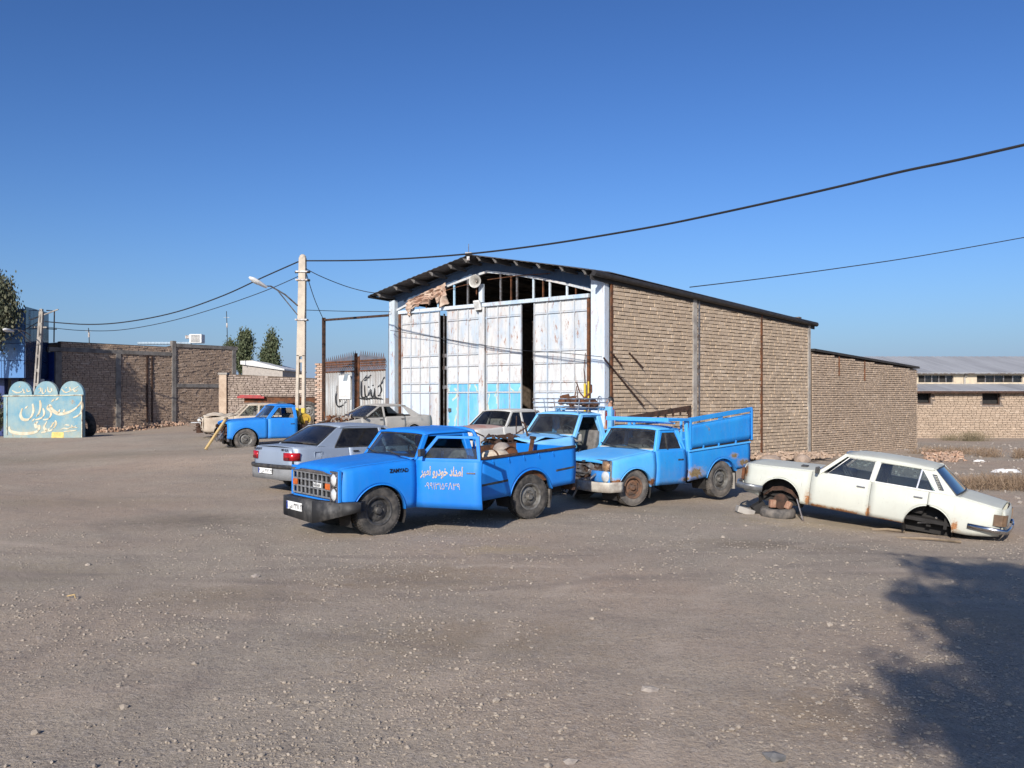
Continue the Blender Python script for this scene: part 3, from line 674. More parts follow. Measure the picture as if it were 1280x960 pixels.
# things on the shed front
o = thing('loudspeaker_horn', 'grey horn loudspeaker mounted in the gable of the shed', 'loudspeaker', FP(s_of(602), 5.06, .25))
mb = MB(); fd = (FN + Vector((.35, 0, .0))).normalized(); 
Q = fd.to_track_quat('Y', 'Z').to_matrix()
mb.lathe([(.035, -.25), (.05, -.12), (.09, 0), (.14, .08), (.205, .13), (.215, .14), (.20, .135), (.13, .07), (.08, -.01), (.03, -.1), (.001, -.1)], (0, 0, 0), 'y', 28); mb.v = [tuple(Q @ Vector(p)) for p in mb.v]; mb.build('horn', simple('horn_grey', (.50, .48, .44), .5, .3, var=.3), o, smooth=40)
mb = MB(); mb.lathe([(.001, .05), (.03, .04), (.04, -.02), (.04, -.1)], (0, 0, 0), 'y', 14); mb.v = [tuple(Q @ Vector(p)) for p in mb.v]; mb.build('driver', 'steel', o, smooth=40)
mb = MB(); mb.tube([Vector((.0, 0, -.18)), Vector((0, 0, -.4)), Vector((0, .12, -.42))], .018); mb.build('bracket', 'rust', o)
o = thing('floodlight', 'white rectangular floodlight on the door post below the horn', 'floodlight', FP(s_of(602.5), 4.42, .22))
Q = (FN - ZU * .35).normalized().to_track_quat('Y', 'Z').to_matrix(); mb = MB(); mb.box((0, 0, 0), (.26, .08, .32), Q); mb.build('housing', 'white', o, bevel=.015)
mb = MB(); mb.box(Q @ Vector((0, .042, .02)), (.20, .012, .22), Q); mb.build('lens', 'light', o)
mb = MB(); mb.box(Q @ Vector((0, -.02, -.19)), (.22, .05, .06), Q); mb.build('bracket', 'black', o)
# torn cloth in the gable
mb = MB(); rows = []
for j in range(22):
    v = j / 21; row = []
    for i in range(54):
        u = i / 53; s = lerp(s_of(513), s_of(562), u); top = chord2(s) + .10
        low = .52 * (1 - abs(math.sin(u * 4.2 + .3)) * .45) + (.30 if u > .86 else 0) - (.2 if .6 < u < .72 else 0) + .06 * noise.noise((u * 13, 0, 0))
        z = top - v * low; off = .16 + .09 * math.sin(u * 26 + v * 4) * (.25 + v) + .09 * noise.noise((u * 9, v * 7, 2)) + .06 * noise.noise((u * 21, v * 14, 5))
        row.append(FP(s + .05 * noise.noise((u * 5, v * 6, 9)), z, off))
    rows.append(row)
mb.grid(rows); o = mb.build('hanging_cloth', simple('cloth_pink', (.36, .23, .17), .95, c2=(.50, .40, .32), scale=2.5, bmp=.3, spec=.1), smooth=60, solid=.006); tag(o, 'torn pinkish tarpaulin hanging over the gable bars of the shed', 'tarpaulin')

# ------------------------------------------------------------------ vehicles: shared builders (x forward, y left, z up; origin under the front axle)
def arch_stations(xs, arches):
    out = list(xs)
    for xc, zc, r in arches:
        out = [x for x in out if not (xc - r - .01 < x < xc + r + .01)]
        lo, hi = min(xs), max(xs)
        for k in range(19):
            x = xc - r * math.cos(PI * k / 18)
            if lo <= x <= hi: out.append(x)
        for x in (xc - r - .0015, xc + r + .0015):
            if lo <= x <= hi: out.append(x)
    for e_ in (min(xs), max(xs)):
        if all(abs(e_ - x) > 1e-6 for x in out): out.append(e_)
    return sorted(out)
def zarch(x, zb, arches):
    for xc, zc, r in arches:
        if abs(x - xc) <= r: return max(zb, zc + math.sqrt(max(0, r * r - (x - xc) ** 2)))
    return zb
def side_panel(mb, x0, x1, zb, zt, W, sgn, arches=(), rs=.05, nz=7, nx=9, bulge=.035, crease=None, dent=0., seed=0):
    """A body side between x0 and x1: sill zb(x), shoulder zt(x), half width W(x), wheel cut-outs, rounded shoulder."""
    rows = []
    for x in arch_stations(lin(x0, x1, nx), arches):
        b, t = zarch(x, zb(x), arches), zt(x); t0 = t - rs; row = []; w_ = W(x)
        for k in range(nz + 1):
            z = lerp(b, t0, k / nz); q = (z - zb(x)) / max(.05, t0 - zb(x))
            y = w_ - bulge * (2 * q - 1.15) ** 2
            if crease and z > crease(x): y -= .012
            if dent: y += dent * noise.noise((x * 3.1 + seed, z * 4, seed))
            row.append((x, sgn * y, z))
        ye = row[-1][1] * sgn
        for a in (30, 60, 90): row.append((x, sgn * (ye - rs * (1 - math.cos(R(a)))), t0 + rs * math.sin(R(a))))
        rows.append(row)
    mb.grid(rows)
    for xc, zc, r in arches:                   # lip rolled inwards
        P = []
        for k in range(25):
            a = PI * k / 24; x = xc - r * math.cos(a)
            if not (x0 - 1e-4 <= x <= x1 + 1e-4 or x1 - 1e-4 <= x <= x0 + 1e-4): continue
            z = max(zb(x), zc + r * math.sin(a)); q = (z - zb(x)) / max(.05, zt(x) - rs - zb(x)); y = W(x) - bulge * (2 * q - 1.15) ** 2
            P.append([(x, sgn * (y + .008), z + .001), (x, sgn * (y + .009), z - .014), (x, sgn * (y - .06), z - .014)])
        if len(P) > 1: mb.grid(P)
def wheel_well(o, xc, zc, r, y0, y1, sgn):
    mb = MB(); P = []
    for k in range(17):
        a = PI * (k / 16 * 1.24 - .12); P.append([(xc - r * math.cos(a), sgn * y0, zc + r * math.sin(a)), (xc - r * math.cos(a), sgn * y1, zc + r * math.sin(a))])
    mb.grid(P); mb.add([p[1] for p in P], [tuple(range(len(P)))]); return mb.build('wheel_well', 'dark', o)
def wheel(o, x, y, r, wd, sgn, rim='rim_dark', tyre='rubber', steer=0., tread=1, flat=0., holes=8):
    e = empty('wheel', (x, y, r), (0, 0, R(steer))); e.parent = o
    h = wd / 2; rr = r * .60
    mb = MB(); mb.lathe([(rr - .01, -h * .8), (rr + .015, -h * .95), (rr + .05, -h * 1.04), (r * .84, -h * 1.04), (r * .93, -h * .97), (r * .975, -h * .84), (r - .012, -h * .6), (r - .006, 0), (r - .012, h * .6), (r * .975, h * .84), (r * .93, h * .97), (r * .84, h * 1.04), (rr + .05, h * 1.04), (rr + .015, h * .95), (rr - .01, h * .8)], (0, 0, 0), 'y', 48)
    if tread:
        n = 56
        for k in range(n):
            a = 2 * PI * k / n
            for t, da in ((-h * .78, 0), (-h * .28, .5), (h * .28, 0), (h * .78, .5)):
                b = a + da * 2 * PI / n; rad = r - (.008 if abs(t) < h * .5 else .014)
                Q = Matrix.Rotation(-b, 3, 'Y'); mb.box(Q @ Vector((rad, 0, 0)) + Vector((0, t, 0)), (.018, h * .42, 2 * PI * r / n * .62), Q)
    mb.build('tyre', tyre, e, smooth=38)
    mb = MB(); s = sgn
    mb.lathe([(rr - .012, -h * .8), (rr - .012, h * .80), (rr + .006, h * .93), (rr - .008, h * .97), (rr - .028, h * .86), (rr * .84, h * .40), (rr * .74, h * .34), (rr * .64, h * .52), (rr * .46, h * .60), (rr * .40, h * .50), (rr * .34, h * .50), (.001, h * .5)], (0, 0, 0), 'y', 40, s); mb.build('rim', rim, e, smooth=30)
    mb = MB(); mb.lathe([(rr * .27, h * .48), (rr * .26, h * .85), (rr * .20, h * 1.0), (.001, h * 1.03)], (0, 0, 0), 'y', 16, s)
    for k in range(5):
        a = 2 * PI * k / 5; mb.lathe([(.013, h * .5), (.013, h * .66), (.0005, h * .67)], (rr * .40 * math.cos(a), 0, rr * .40 * math.sin(a)), 'y', 6, s)
    mb.build('hub', rim, e, smooth=40)
    mb = MB()
    for k in range(holes):
        a = 2 * PI * (k + .5) / holes; mb.lathe([(rr * .10, 0), (rr * .10, .004), (.0005, .004)], (rr * .70 * math.cos(a), s * h * .375, rr * .70 * math.sin(a)), 'y', 8, s)
    mb.build('vent_holes', 'black', e)['kind'] = 'stuff'
    return e
def bowed(mb, bl, br, tr, tl, bow, nrm, n=9, m=5):
    """A bowed sheet between four corners."""
    bl, br, tr, tl = map(Vector, (bl, br, tr, tl)); nrm = Vector(nrm)
    P = []
    for j in range(m):
        v = j / (m - 1); P.append([bl.lerp(tl, v).lerp(br.lerp(tr, v), i / (n - 1)) + nrm * (bow * (1 - (2 * i / (n - 1) - 1) ** 2)) for i in range(n)])
    mb.grid(P); return P
def outline(P): return P[0] + [r[-1] for r in P[1:]] + P[-1][-2::-1] + [r[0] for r in P[-2:0:-1]]
def roof_shell(mb, x0, x1, zf, Wr, crown, n=17, m=9, drop=.03, bowf=.05):
    """Roof skin from x0 (front) to x1 (rear), edges rounded down to zf(x)."""
    P = []
    for i in range(m):
        q = i / (m - 1); row = []
        for j in range(n):
            s = 2 * j / (n - 1) - 1; y = Wr * s; e = 1 - abs(s) ** 4
            fx = lerp(x0, x1, q) + (bowf * (1 - s * s) * (1 if i == 0 else .6 if i == 1 else 0)) - (bowf * .6 * (1 - s * s) * (1 if i == m - 1 else 0))
            en = 1 - max(0, abs(2 * q - 1) - .72) / .28 * .6 if abs(2 * q - 1) > .72 else 1
            row.append((fx, y, zf(fx) + crown * e * en - (drop * .3 if i in (0, m - 1) else 0)))
        P.append(row)
    mb.grid(P); return P
def seat(o, x, y, w_, z, mat='seat', h=.55):
    mb = MB(); mb.box((x, y, z), (.50, w_, .14)); mb.box((x - .27, y, z + h * .5), (.13, w_, h), Matrix.Rotation(R(-12), 3, 'Y')); return mb.build('seat', mat, o, bevel=.04, smooth=50)
def steering(o, x, y, z):
    mb = MB(); Q = Matrix.Rotation(R(-55), 3, 'Y'); c = Vector((x, y, z))
    mb.tube([c + Q @ Vector((.19 * math.cos(2 * PI * k / 24), .19 * math.sin(2 * PI * k / 24), 0)) for k in range(24)], .013, 6, closed=True)
    mb.bar(c + Q @ Vector((-.18, 0, 0)), c + Q @ Vector((.18, 0, 0)), .03, .012); mb.tube([c, c + Q @ Vector((0, 0, -.4))], .02, 6); return mb.build('steering_wheel', 'black', o, smooth=50)
def mirror(o, x, y, z, sgn):
    mb = MB(); mb.box((x, y + sgn * .10, z), (.05, .17, .11)); mb.bar((x + .02, y, z - .04), (x, y + sgn * .06, z - .02), .025, .03); return mb.build('door_mirror', 'black', o, bevel=.012)
def handle(o, x, y, z, sgn, mat='chrome'):
    mb = MB(); mb.box((x, y + sgn * .018, z), (.14, .016, .028)); mb.box((x + .05, y + sgn * .006, z), (.03, .02, .024)); mb.box((x - .05, y + sgn * .006, z), (.03, .02, .024)); return mb.build('handle', mat, o, bevel=.006)
def plate(o, mtx, txt, name='number_plate', size=(.52, .11)):
    mb = MB(); mb.box((0, 0, 0), (size[0], size[1], .008)); mb.v = [tuple(mtx @ Vector(p)) for p in mb.v]; p = mb.build(name, 'plate', o)
    mb = MB(); mb.box((-size[0] * .46, 0, .005), (size[0] * .075, size[1] * .96, .003)); mb.v = [tuple(mtx @ Vector(q)) for q in mb.v]; mb.build('plate_band', 'plate_blue', p)
    text_mesh(txt, size[1] * .95, 'plate_digits', 'ink', p, mtx @ Matrix.Translation((.012, -.004, .006)) @ Matrix.Diagonal((.92, 1, 1, 1)), .001, bold=.0)
    return p
def junk(o, name, mat, c, d, n, seed, par=True, s=(.04, .16)):
    """Tangle of pipes, brackets and lumps: one uncountable part."""
    r = random.Random(seed); mb = MB()
    for k in range(n):
        p = Vector([c[i] + d[i] * r.uniform(-.5, .5) for i in range(3)])
        Q = Matrix.Rotation(r.uniform(0, PI), 3, (r.uniform(-1, 1), r.uniform(-1, 1), r.uniform(-1, 1)))
        t = r.random()
        if t < .5: mb.box(p, (r.uniform(*s), r.uniform(*s), r.uniform(*s)), Q)
        elif t < .8: mb.tube([p, p + Q @ Vector((r.uniform(.1, .3), 0, 0)), p + Q @ Vector((r.uniform(.2, .4), r.uniform(-.2, .2), 0))], r.uniform(.008, .025), 6)
        else: mb.lathe([(.001, -.03), (.06 * r.uniform(.5, 1.2), -.03), (.06, .03), (.001, .03)], p, r.choice('xyz'), 12)
    b = mb.build(name, mat, o); b['kind'] = 'stuff'; return b

def on_ground(o, pitch=0., roll=0., heading=0., lift=0.):
    o.rotation_mode = 'XYZ'
    o.rotation_euler = (Matrix.Rotation(R(heading), 3, 'Z') @ Matrix.Rotation(R(-pitch), 3, 'Y') @ Matrix.Rotation(R(roll), 3, 'X')).to_euler()

# ------------------------------------------------------------------ pickups
def pickup(name, label, org, heading, P, pitch=0., group='blue pickups standing in the yard'):
    """P: colour, wheelbase, wheel radii, cab and bed stations, options."""
    o = thing(name, label, 'pickup truck', (org[0], org[1], org[2] if len(org) > 2 else gz(org[0], org[1])), (0, 0, 0), group); on_ground(o, pitch, 0, heading)
    col = P['col']; col2 = P.get('col2', col); W0 = P.get('W', .81); wb = P['wb']; r = P['r']; r2 = P.get('r2', r); ra = P.get('ra', r * 1.27); ra2 = P.get('ra2', r2 * 1.24)
    xn = P['xn']; xc = P['xc']; xd = P['xd']; xb = P['xb']; xbf = P['xbf']; xbr = P['xbr']; sill = P['sill']
    zn = P['zn']; zc = P['zc']; zbelt = P['zbelt']; zr = P['zr']; xrf = P['xrf']; xrr = P['xrr']; Wr = P.get('Wr', .62); Wb = W0 - .05
    W = pl([(xn + .02, W0 - .075), (xn - .06, W0 - .035), (xn - .18, W0 - .012), (xn - .45, W0), (xbr, W0)])
    zt = pl([(xn, zn - .02), (xn - .10, zn + .008), (xn - .35, lerp(zn, zc, .38)), (xc, zc), (xd, zbelt), (xb, zbelt)]); zs = lambda x: sill
    af = (0., P.get('az', r * 1.02), ra); ar = (-wb, P.get('az2', r2 * 1.02), ra2)
    for s in (1, -1):                          # front wings
        mb = MB(); side_panel(mb, xd + .004, xn, zs, zt, W, s, (af,), .085, bulge=.03, crease=P.get('crease'), dent=P.get('dent', .004), seed=s, nx=13)
        f = mb.build('front_wing', col, o, smooth=45, solid=.012)
        if s == 1 and P.get('badge'):
            a, b = P['badge'], W0 + .004; text_mesh(P['badge_text'], .075, 'badge_letters', 'ink', f, frame_mtx((a[0], W0 - .005, a[1]), (-1, 0, 0), (0, 0, 1)), .004, bold=.003)
        wheel_well(o, 0, af[1], ra + .015, W0 - .05, W0 - .42, s)
    # bonnet
    if P.get('hood', 1):
        mb = MB(); rows = []; wh = lambda x: W(x) - .10
        for x in lin(xn - P.get('hoodset', 0), xc + .02, 15):
            row = []
            for y in lin(-1, 1, 25):
                z = zt(x) + .028 * (1 - abs(y) ** 3)
                if P.get('rib'): z += .016 * (1 if abs(y) < .62 else max(0, 1 - (abs(y) - .62) / .06))
                if x > xn - .03 - P.get('hoodset', 0): z -= .006
                row.append((x + .03 * (1 - y * y), y * wh(x), z + P.get('hoodlift', 0) * max(0, 1 - (xn - x) / .9)))
            rows.append(row)
        f0 = rows[0]; rows = [[(x + .035, y, z - .055) for x, y, z in f0], [(x + .022, y, z - .018) for x, y, z in f0]] + rows
        mb.grid(rows); mb.build('bonnet', P.get('hoodcol', col), o, smooth=40, solid=.014)
    # cowl
    mb = MB(); mb.grid([[(x, y, z + .02 * (1 - (y / W0) ** 2)) for y in lin(-Wb + .02, Wb - .02, 13)] for x, z in ((xc + .025, zc + .0), (xc - .04, zc + .012), (xc - .12, zc + .02))]); mb.build('cowl', col, o, smooth=40, solid=.012)
    # cab: pillars, roof, rear wall, windscreen
    yb = lambda z: lerp(Wb, Wr, (z - zbelt) / (zr - zbelt))
    mb = MB()
    for s in (1, -1):
        A, B = (xc - .06, s * (yb(zc) + .0), zc - .02), (xrf, s * yb(zr), zr + .01); mb.bar(A, B, .075, .06, (0, s, .2))
    mb.each('windscreen_pillar', col, o, smooth=30, bevel=.012)
    mb = MB()
    for s in (1, -1):
        mb.bar((xb + .045, s * (Wb + .005), zbelt - .35), (xb + .045, s * (Wb + .0), zbelt), .10, .05, (0, s, 0)); mb.bar((xb + .045, s * Wb, zbelt - .01), (xrr + .05, s * (Wr + .0), zr + .01), .10, .05, (0, s, .2)); mb.bar((xrf + .02, s * Wr, zr), (xrr, s * Wr, zr), .05, .06)
    mb.each('cab_pillar', col, o, smooth=30, bevel=.01)
    mb = MB(); roof_shell(mb, xrf + .05, xrr - .03, lambda x: zr + .005 + P.get('rooftilt', 0) * (xrf - x), Wr + .045, .062); mb.build('roof', P.get('roofcol', col), o, smooth=50, solid=.014)
    mb = MB(); ow = [(xb, -Wb, sill), (xb, Wb, sill), (xb, Wb, zbelt), (xrr, Wr, zr), (xrr, -Wr, zr), (xb, -Wb, zbelt)]; iw = [(xb, -Wb * .8, zbelt + .05), (xb, Wb * .8, zbelt + .05), (xb, Wb * .8, zbelt + .06), (xrr + .02, Wr * .82, zr - .06), (xrr + .02, -Wr * .82, zr - .06), (xb, -Wb * .8, zbelt + .06)]
    mb.ring(ow, iw, (.03, 0, 0)); rw = mb.build('cab_back', col, o)
    mb = MB(); mb.prism([iw[0], iw[1], iw[3], iw[4]], (.006, 0, 0)); mb.build('rear_window', 'glass', rw)
    bl, br = (xc - .05, -yb(zc) + .03, zc + .005), (xc - .05, yb(zc) - .03, zc + .005); tl, tr = (xrf + .03, -Wr + .02, zr - .015), (xrf + .03, Wr - .02, zr - .015)
    mb = MB(); G_ = bowed(mb, bl, br, tr, tl, .05, (1, 0, .35)); ws = mb.build('windscreen', P.get('glass', 'glass'), o, smooth=60)
    mb = MB(); mb.tube(outline(G_), .014, 6, closed=True); mb.build('windscreen_seal', 'black', ws, smooth=50)
    if P.get('wipers', 1):
        mb = MB()
        for y0 in (.42, -.18): mb.tube([(xc + .03, y0, zc + .05), (xc - .02, y0 - .2, zc + .06), (xc - .06, y0 - .52, zc + .10)], .009, 5)
        mb.each('wiper', 'black', o)
    # interior
    mb = MB(); mb.box(((xd + xb) / 2, 0, sill + .07), (abs(xd - xb) - .02, 2 * Wb - .08, .06)); mb.box((xd + .06, 0, (sill + zbelt) / 2), (.04, 2 * Wb - .06, zbelt - sill - .06)); mb.build('cab_floor', 'dark', o)
    mb = MB(); mb.box((xc - .17, 0, zbelt - .04), (.30, 2 * Wb - .08, .16)); mb.build('dashboard', P.get('dash', 'black'), o, bevel=.03)
    sx = xb + .36
    for y in (.36, -.36): seat(o, sx, y, .54, sill + .28, P.get('seat', 'seat'), .5)
    steering(o, xc - .34, .34, zbelt + .04)
    # doors
    def door(s, mode):
        d = MB(); side_panel(d, xb + .004, xd - .004, zs, lambda x: zbelt, lambda x: W0, s, (), .04, bulge=.03, dent=P.get('dent', .004), seed=s + 5)
        dr = d.build('door', P.get('doorcol', col), o, smooth=45, solid=.03)
        yo = lambda z: s * (yb(z) + .025)
        po = [(xd - .01, zbelt - .01), (xb + .03, zbelt - .01), (xrr + .06, zr - .01), (xrf - .02, zr - .01)]
        k = .052; pi_ = [(xd - .10, zbelt + .028), (xb + .03 + k, zbelt + .028), (xrr + .06 + k, zr - .05), (xrf - .05, zr - .05)]
        mb = MB(); mb.ring([(x, yo(z), z) for x, z in po], [(x, yo(z), z) for x, z in pi_], (0, -s * .03, 0)); mb.build('window_frame', P.get('doorcol', col), dr, bevel=.006)
        if mode != 'noglass':
            a = pi_ if mode != 'half' else [pi_[0], pi_[1], (lerp(pi_[1][0], pi_[2][0], .52), lerp(pi_[1][1], pi_[2][1], .52)), (lerp(pi_[0][0], pi_[3][0], .52), lerp(pi_[0][1], pi_[3][1], .52))]
            mb = MB(); mb.prism([(x, yo(z) - s * .012, z) for x, z in a], (0, -s * .005, 0)); mb.build('door_glass', 'glass_dusty' if mode == 'half' else P.get('glass', 'glass'), dr)
            if P.get('quarter'):
                mb = MB(); mb.bar((xd - .30, yo(zbelt), zbelt + .02), (xd - .36, yo(zr), zr - .05), .025, .02, (0, 1, 0)); mb.build('quarter_bar', 'black', dr)
        handle(dr, xb + .16, s * (W0 - .005), zbelt - .17, s, P.get('handle', 'chrome'))
        if P.get('mirror') and s == 1: mirror(dr, xd - .13, s * (W0 - .04), zbelt + .11, s)
        if P.get('door_open') and s == 1:
            H = Vector((xd - .02, s * (W0 - .03), 0)); q = Matrix.Rotation(R(-P['door_open'] * s), 4, 'Z'); dr.matrix_local = Matrix.Translation(H) @ q @ Matrix.Translation(-H)
        return dr
    D = {}
    for s, k in ((1, 'doorL'), (-1, 'doorR')):
        if P.get(k, 'closed') != 'none': D[s] = door(s, P.get(k, 'closed'))
    # chassis and wheels
    mb = MB()
    for y in (.42, -.42): mb.bar((xn - .1, y, sill + .02), (xbr if P.get('bed', 1) else P.get('xch', xbr), y, sill + .06), .07, .13)
    for x in (xn - .15, -.55, -1.5, -wb + .5, -wb - .5): 
        if x > P.get('xch', xbr): mb.bar((x, -.42, sill + .03), (x, .42, sill + .03), .08, .08)
    mb.tube([(-wb, -.62, r2), (-wb, .62, r2)], .05, 8); mb.lathe([(.001, -.12), (.13, -.08), (.13, .08), (.001, .12)], (-wb, 0, r2), 'x', 14); mb.bar((0, -.6, r), (0, .6, r), .08, .08); mb.build('chassis', 'dark', o)
    tw = P.get('tw', .20); yw = W0 - .04 - tw / 2
    for s in (1, -1):
        wheel(o, 0, s * yw, r, tw, s, P.get('rimf', 'rim_dark'), P.get('tyref', 'rubber'), P.get('steer', 0), P.get('tread', 1))
        if P.get('bed', 1) or P.get('rearwheels'): wheel(o, -wb, s * yw, r2, tw * 1.05, s, P.get('rimr', 'rim_grey'), P.get('tyrer', 'rubber'), 0, P.get('tread', 1))
    if P.get('mudflap', 1) and P.get('bed', 1):
        for s in (1, -1):
            mb = MB(); mb.box((-wb - ra2 + .03, s * yw, r2 * .85), (.02, tw, .30)); mb.build('mud_flap', P.get('flap', 'dark'), o)
    if P.get('bed', 1):
        bb = P['bedbot']; zbt = pl([(xbf, P['zbf']), (xbr, P['zbr'])]); zbb = pl([(xbf, bb[0]), (xbr, bb[1])])
        for s in (1, -1):
            mb = MB(); side_panel(mb, xbr, xbf, zbb, zbt, lambda x: W0, s, (ar,), .025, bulge=.018, nx=19, dent=P.get('dent', .004) * 1.6, seed=s + 9); bs = mb.build('bed_side', P.get('bedcol', col), o, smooth=45, solid=.025)
            wheel_well(o, -wb, ar[1], ra2 + .015, W0 - .04, W0 - .38, s)
            mb = MB(); mb.bar((xbf, s * (W0 - .02), P['zbf'] + .005), (xbr, s * (W0 - .02), P['zbr'] + .005), .085, .035); mb.build('bed_rail', P.get('railcol', col), o, bevel=.008)
            mb = MB(); mb.grid([[(x, s * (W0 - .07), z) for z in (P['bedfl'], zbt(x))] for x in lin(xbf, xbr, 5)]); mb.build('bed_liner', P.get('inner', 'rust_dark'), o, solid=.01)
            if P.get('trim'):
                for xa, xe in ((xbf - .03, -wb + ra2 + .06), (-wb - ra2 - .06, xbr + .03)):
                    za = P['trim'] ; mb = MB(); mb.bar((xa, s * (W0 + .006), lerp(*za, (xa - xbf) / (xbr - xbf))), (xe, s * (W0 + .006), lerp(*za, (xe - xbf) / (xbr - xbf))), .018, .035); mb.build('trim_strip', 'black', o, bevel=.004)
            if P.get('hooks'):
                for x in lin(xbf - .25, xbr + .5, 5):
                    mb = MB(); mb.tube([(x, s * (W0 + .0), zbt(x) - .02), (x + .015, s * (W0 + .03), zbt(x) - .06), (x - .01, s * (W0 + .02), zbt(x) - .10)], .008, 5); mb.build('tie_hook', col, o)
        mb = MB(); mb.box(((xbf + xbr) / 2, 0, P['bedfl']), (abs(xbf - xbr), 2 * W0 - .12, .03)); mb.build('bed_floor', P.get('inner', 'rust_dark'), o)
        mb = MB(); mb.box((xbf - .015, 0, (P['zbf'] + P['bedfl']) / 2), (.03, 2 * W0 - .08, P['zbf'] - P['bedfl'] + .04)); mb.build('bed_headboard', P.get('inner', 'rust_dark'), o)
        mb = MB(); mb.box((xbr + .015, 0, (P['zbr'] + bb[1]) / 2), (.035, 2 * W0 - .05, P['zbr'] - bb[1])); mb.build('tailgate', P.get('bedcol', col), o, bevel=.01)
        for s in (1, -1):
            mb = MB(); mb.box((xbr - .012, s * (W0 - .09), lerp(bb[1], P['zbr'], .55)), (.03, .12, .18)); mb.build('tail_lamp', 'red', o, bevel=.008)
        if P.get('rearbar', 1): mb = MB(); mb.bar((xbr - .06, -W0 + .1, bb[1] - .08), (xbr - .06, W0 - .1, bb[1] - .08), .05, .1); mb.build('rear_bumper', 'rust_dark', o)
    return o, D

T1BLUE = paint('paint_bright_blue', (.002, .165, .60), (.003, .185, .60), .06, 0, .40, 0)
T2BLUE = paint('paint_faded_blue', (.05, .34, .76), (.09, .40, .76), .2, .05, .5, .5, spots=[(.45, .45, .12, .05), (-.40, .40, .08, .06)])
T2SIDE = paint('paint_dirty_blue', (.010, .20, .58), (.015, .25, .60), .22, .05, .48, .8, spots=[(-1.50, .50, .20, .10), (-2.82, .64, .16, .07), (-2.55, .78, .10, .05), (-1.25, .40, .12, .04)], rustc=(.14, .10, .05))
T3BLUE = paint('paint_pale_blue', (.13, .40, .74), (.20, .48, .76), .16, .14, .5, .5)
T4BLUE = paint('paint_plain_blue', (.006, .17, .58), (.012, .21, .60), .08, .03, .42, .2)

# --- the tow pickup nearest the road
ped = dict(col=T1BLUE, W=.81, wb=2.757, r=.35, r2=.36, ra=.43, ra2=.435, az=.31, az2=.38, xn=.60, xc=-.56, xd=-.60, xb=-1.64, xbf=-1.72, xbr=-3.69, sill=.36, zn=.955, zc=1.05, zbelt=1.045, zr=1.405, xrf=-.86, xrr=-1.60, Wr=.64,
           rib=1, hoodset=-.0, zbf=1.0, zbr=1.13, bedbot=(.36, .53), bedfl=.62, inner='rust', railcol='rust_dark', trim=(.60, .80), hooks=1, door_open=58, doorL='half', mirror=1, badge=(-.30, .905), badge_text='ZAMYAD', glass='glass', steer=0, flap='rubber_old', rooftilt=.03)
tow, D = pickup('pickup_truck', 'bright blue tow pickup with black bumper and its lettered door standing open', (-2.288, 12.685), 218.2, ped)
tow.scale = (.976,) * 3
dr = D[1]
txt = ''.join(chr(int(c, 16)) for c in 'FEAE FEF4 FEE3 FE8D 20 FEED FEAD FEA9 FEEE FEA7 20 FEA9 FE8D FEAA FEE3 FE8D'.split())
cream = simple('lettering_cream', (.78, .64, .48), .7, var=.12)
text_mesh(txt, .175, 'door_lettering', cream, dr, frame_mtx((-1.03, .815, .885), (-1, 0, 0), (0, 0, 1)) @ Matrix.Diagonal((.58, 1, 1, 1)), .002, bold=.006)
text_mesh(''.join('\u039B' if c == '8' else chr(0x6F0 + int(c)) for c in '09913156839'), .14, 'door_phone_number', cream, dr, frame_mtx((-1.04, .822, .675), (-1, 0, 0), (0, 0, 1)) @ Matrix.Diagonal((.78, 1, 1, 1)), .002, bold=.0)
def conform(ob, f, lift):                     # lay flat print on a curved panel
    for v in ob.data.vertices: v.co.y = f(v.co.x, v.co.z) + lift + (v.co.y if False else 0)
for ch in list(dr.children):
    if ch.name.startswith(('door_lettering', 'door_phone')): conform(ch, lambda x, z: .81 - .03 * (2 * (z - .36) / .645 - 1.15) ** 2 + .015, .010)
for ch in list(o_ for o_ in bpy.data.objects if o_.name.startswith('badge_letters')): conform(ch, lambda x, z: .81 - .03 * (2 * (z - .36) / .62 - 1.15) ** 2 - .012 * 0 + .006, .004)
# nose: surround, grille cells, lamps
def nose(o, xn, zt_, zb_, W0, col, chrome='chrome'):
    mb = MB(); mb.ring([(xn - .02, -W0, zb_), (xn - .02, W0, zb_), (xn - .02, W0, zt_), (xn - .02, -W0, zt_)], [(xn - .02, -W0 + .04, zb_ + .05), (xn - .02, W0 - .04, zb_ + .05), (xn - .02, W0 - .04, zt_ - .05), (xn - .02, -W0 + .04, zt_ - .05)], (.05, 0, 0)); return mb.build('nose_surround', col, o, bevel=.01)
nose(tow, .60, .945, .47, .765, T1BLUE)
mb = MB(); mb.box((.545, 0, .70), (.02, 1.46, .44)); mb.build('radiator_shroud', 'black', tow)
mb = MB()                                     # lower apron
mb.grid([[(x, y, z) for y in lin(-.76, .76, 9)] for x, z in ((.615, .50), (.60, .40), (.52, .34))]); mb.build('front_apron', T1BLUE, tow, smooth=40, solid=.015)
silver = simple('grille_silver', (.36, .37, .38), .4, .5, c2=(.18, .18, .18), scale=14)
mb = MB(); zz = lin(.545, .86, 4); yy = lin(-.72, .50, 10)
for z in zz: mb.bar((.61, yy[0], z), (.61, yy[-1], z), .022, .024)
for y in yy: mb.bar((.612, y, zz[0]), (.612, y, zz[-1]), .020, .026, (0, 1, 0))
gr = mb.each('grille_bar', silver, tow, bevel=.004)[0]
mb = MB(); mb.bar((.625, -.74, .895), (.625, .56, .895), .03, .045); mb.build('grille_top_strip', 'chrome', tow, bevel=.006)
mb = MB(); mb.box((.632, .115, .702), (.012, .24, .062)); em = mb.build('grille_emblem', 'plate', tow, bevel=.004)
text_mesh('NISSAN', .062, 'emblem_letters', silver, em, frame_mtx((.639, .115, .702), (0, 1, 0), (0, 0, 1)), .002, bold=.002)
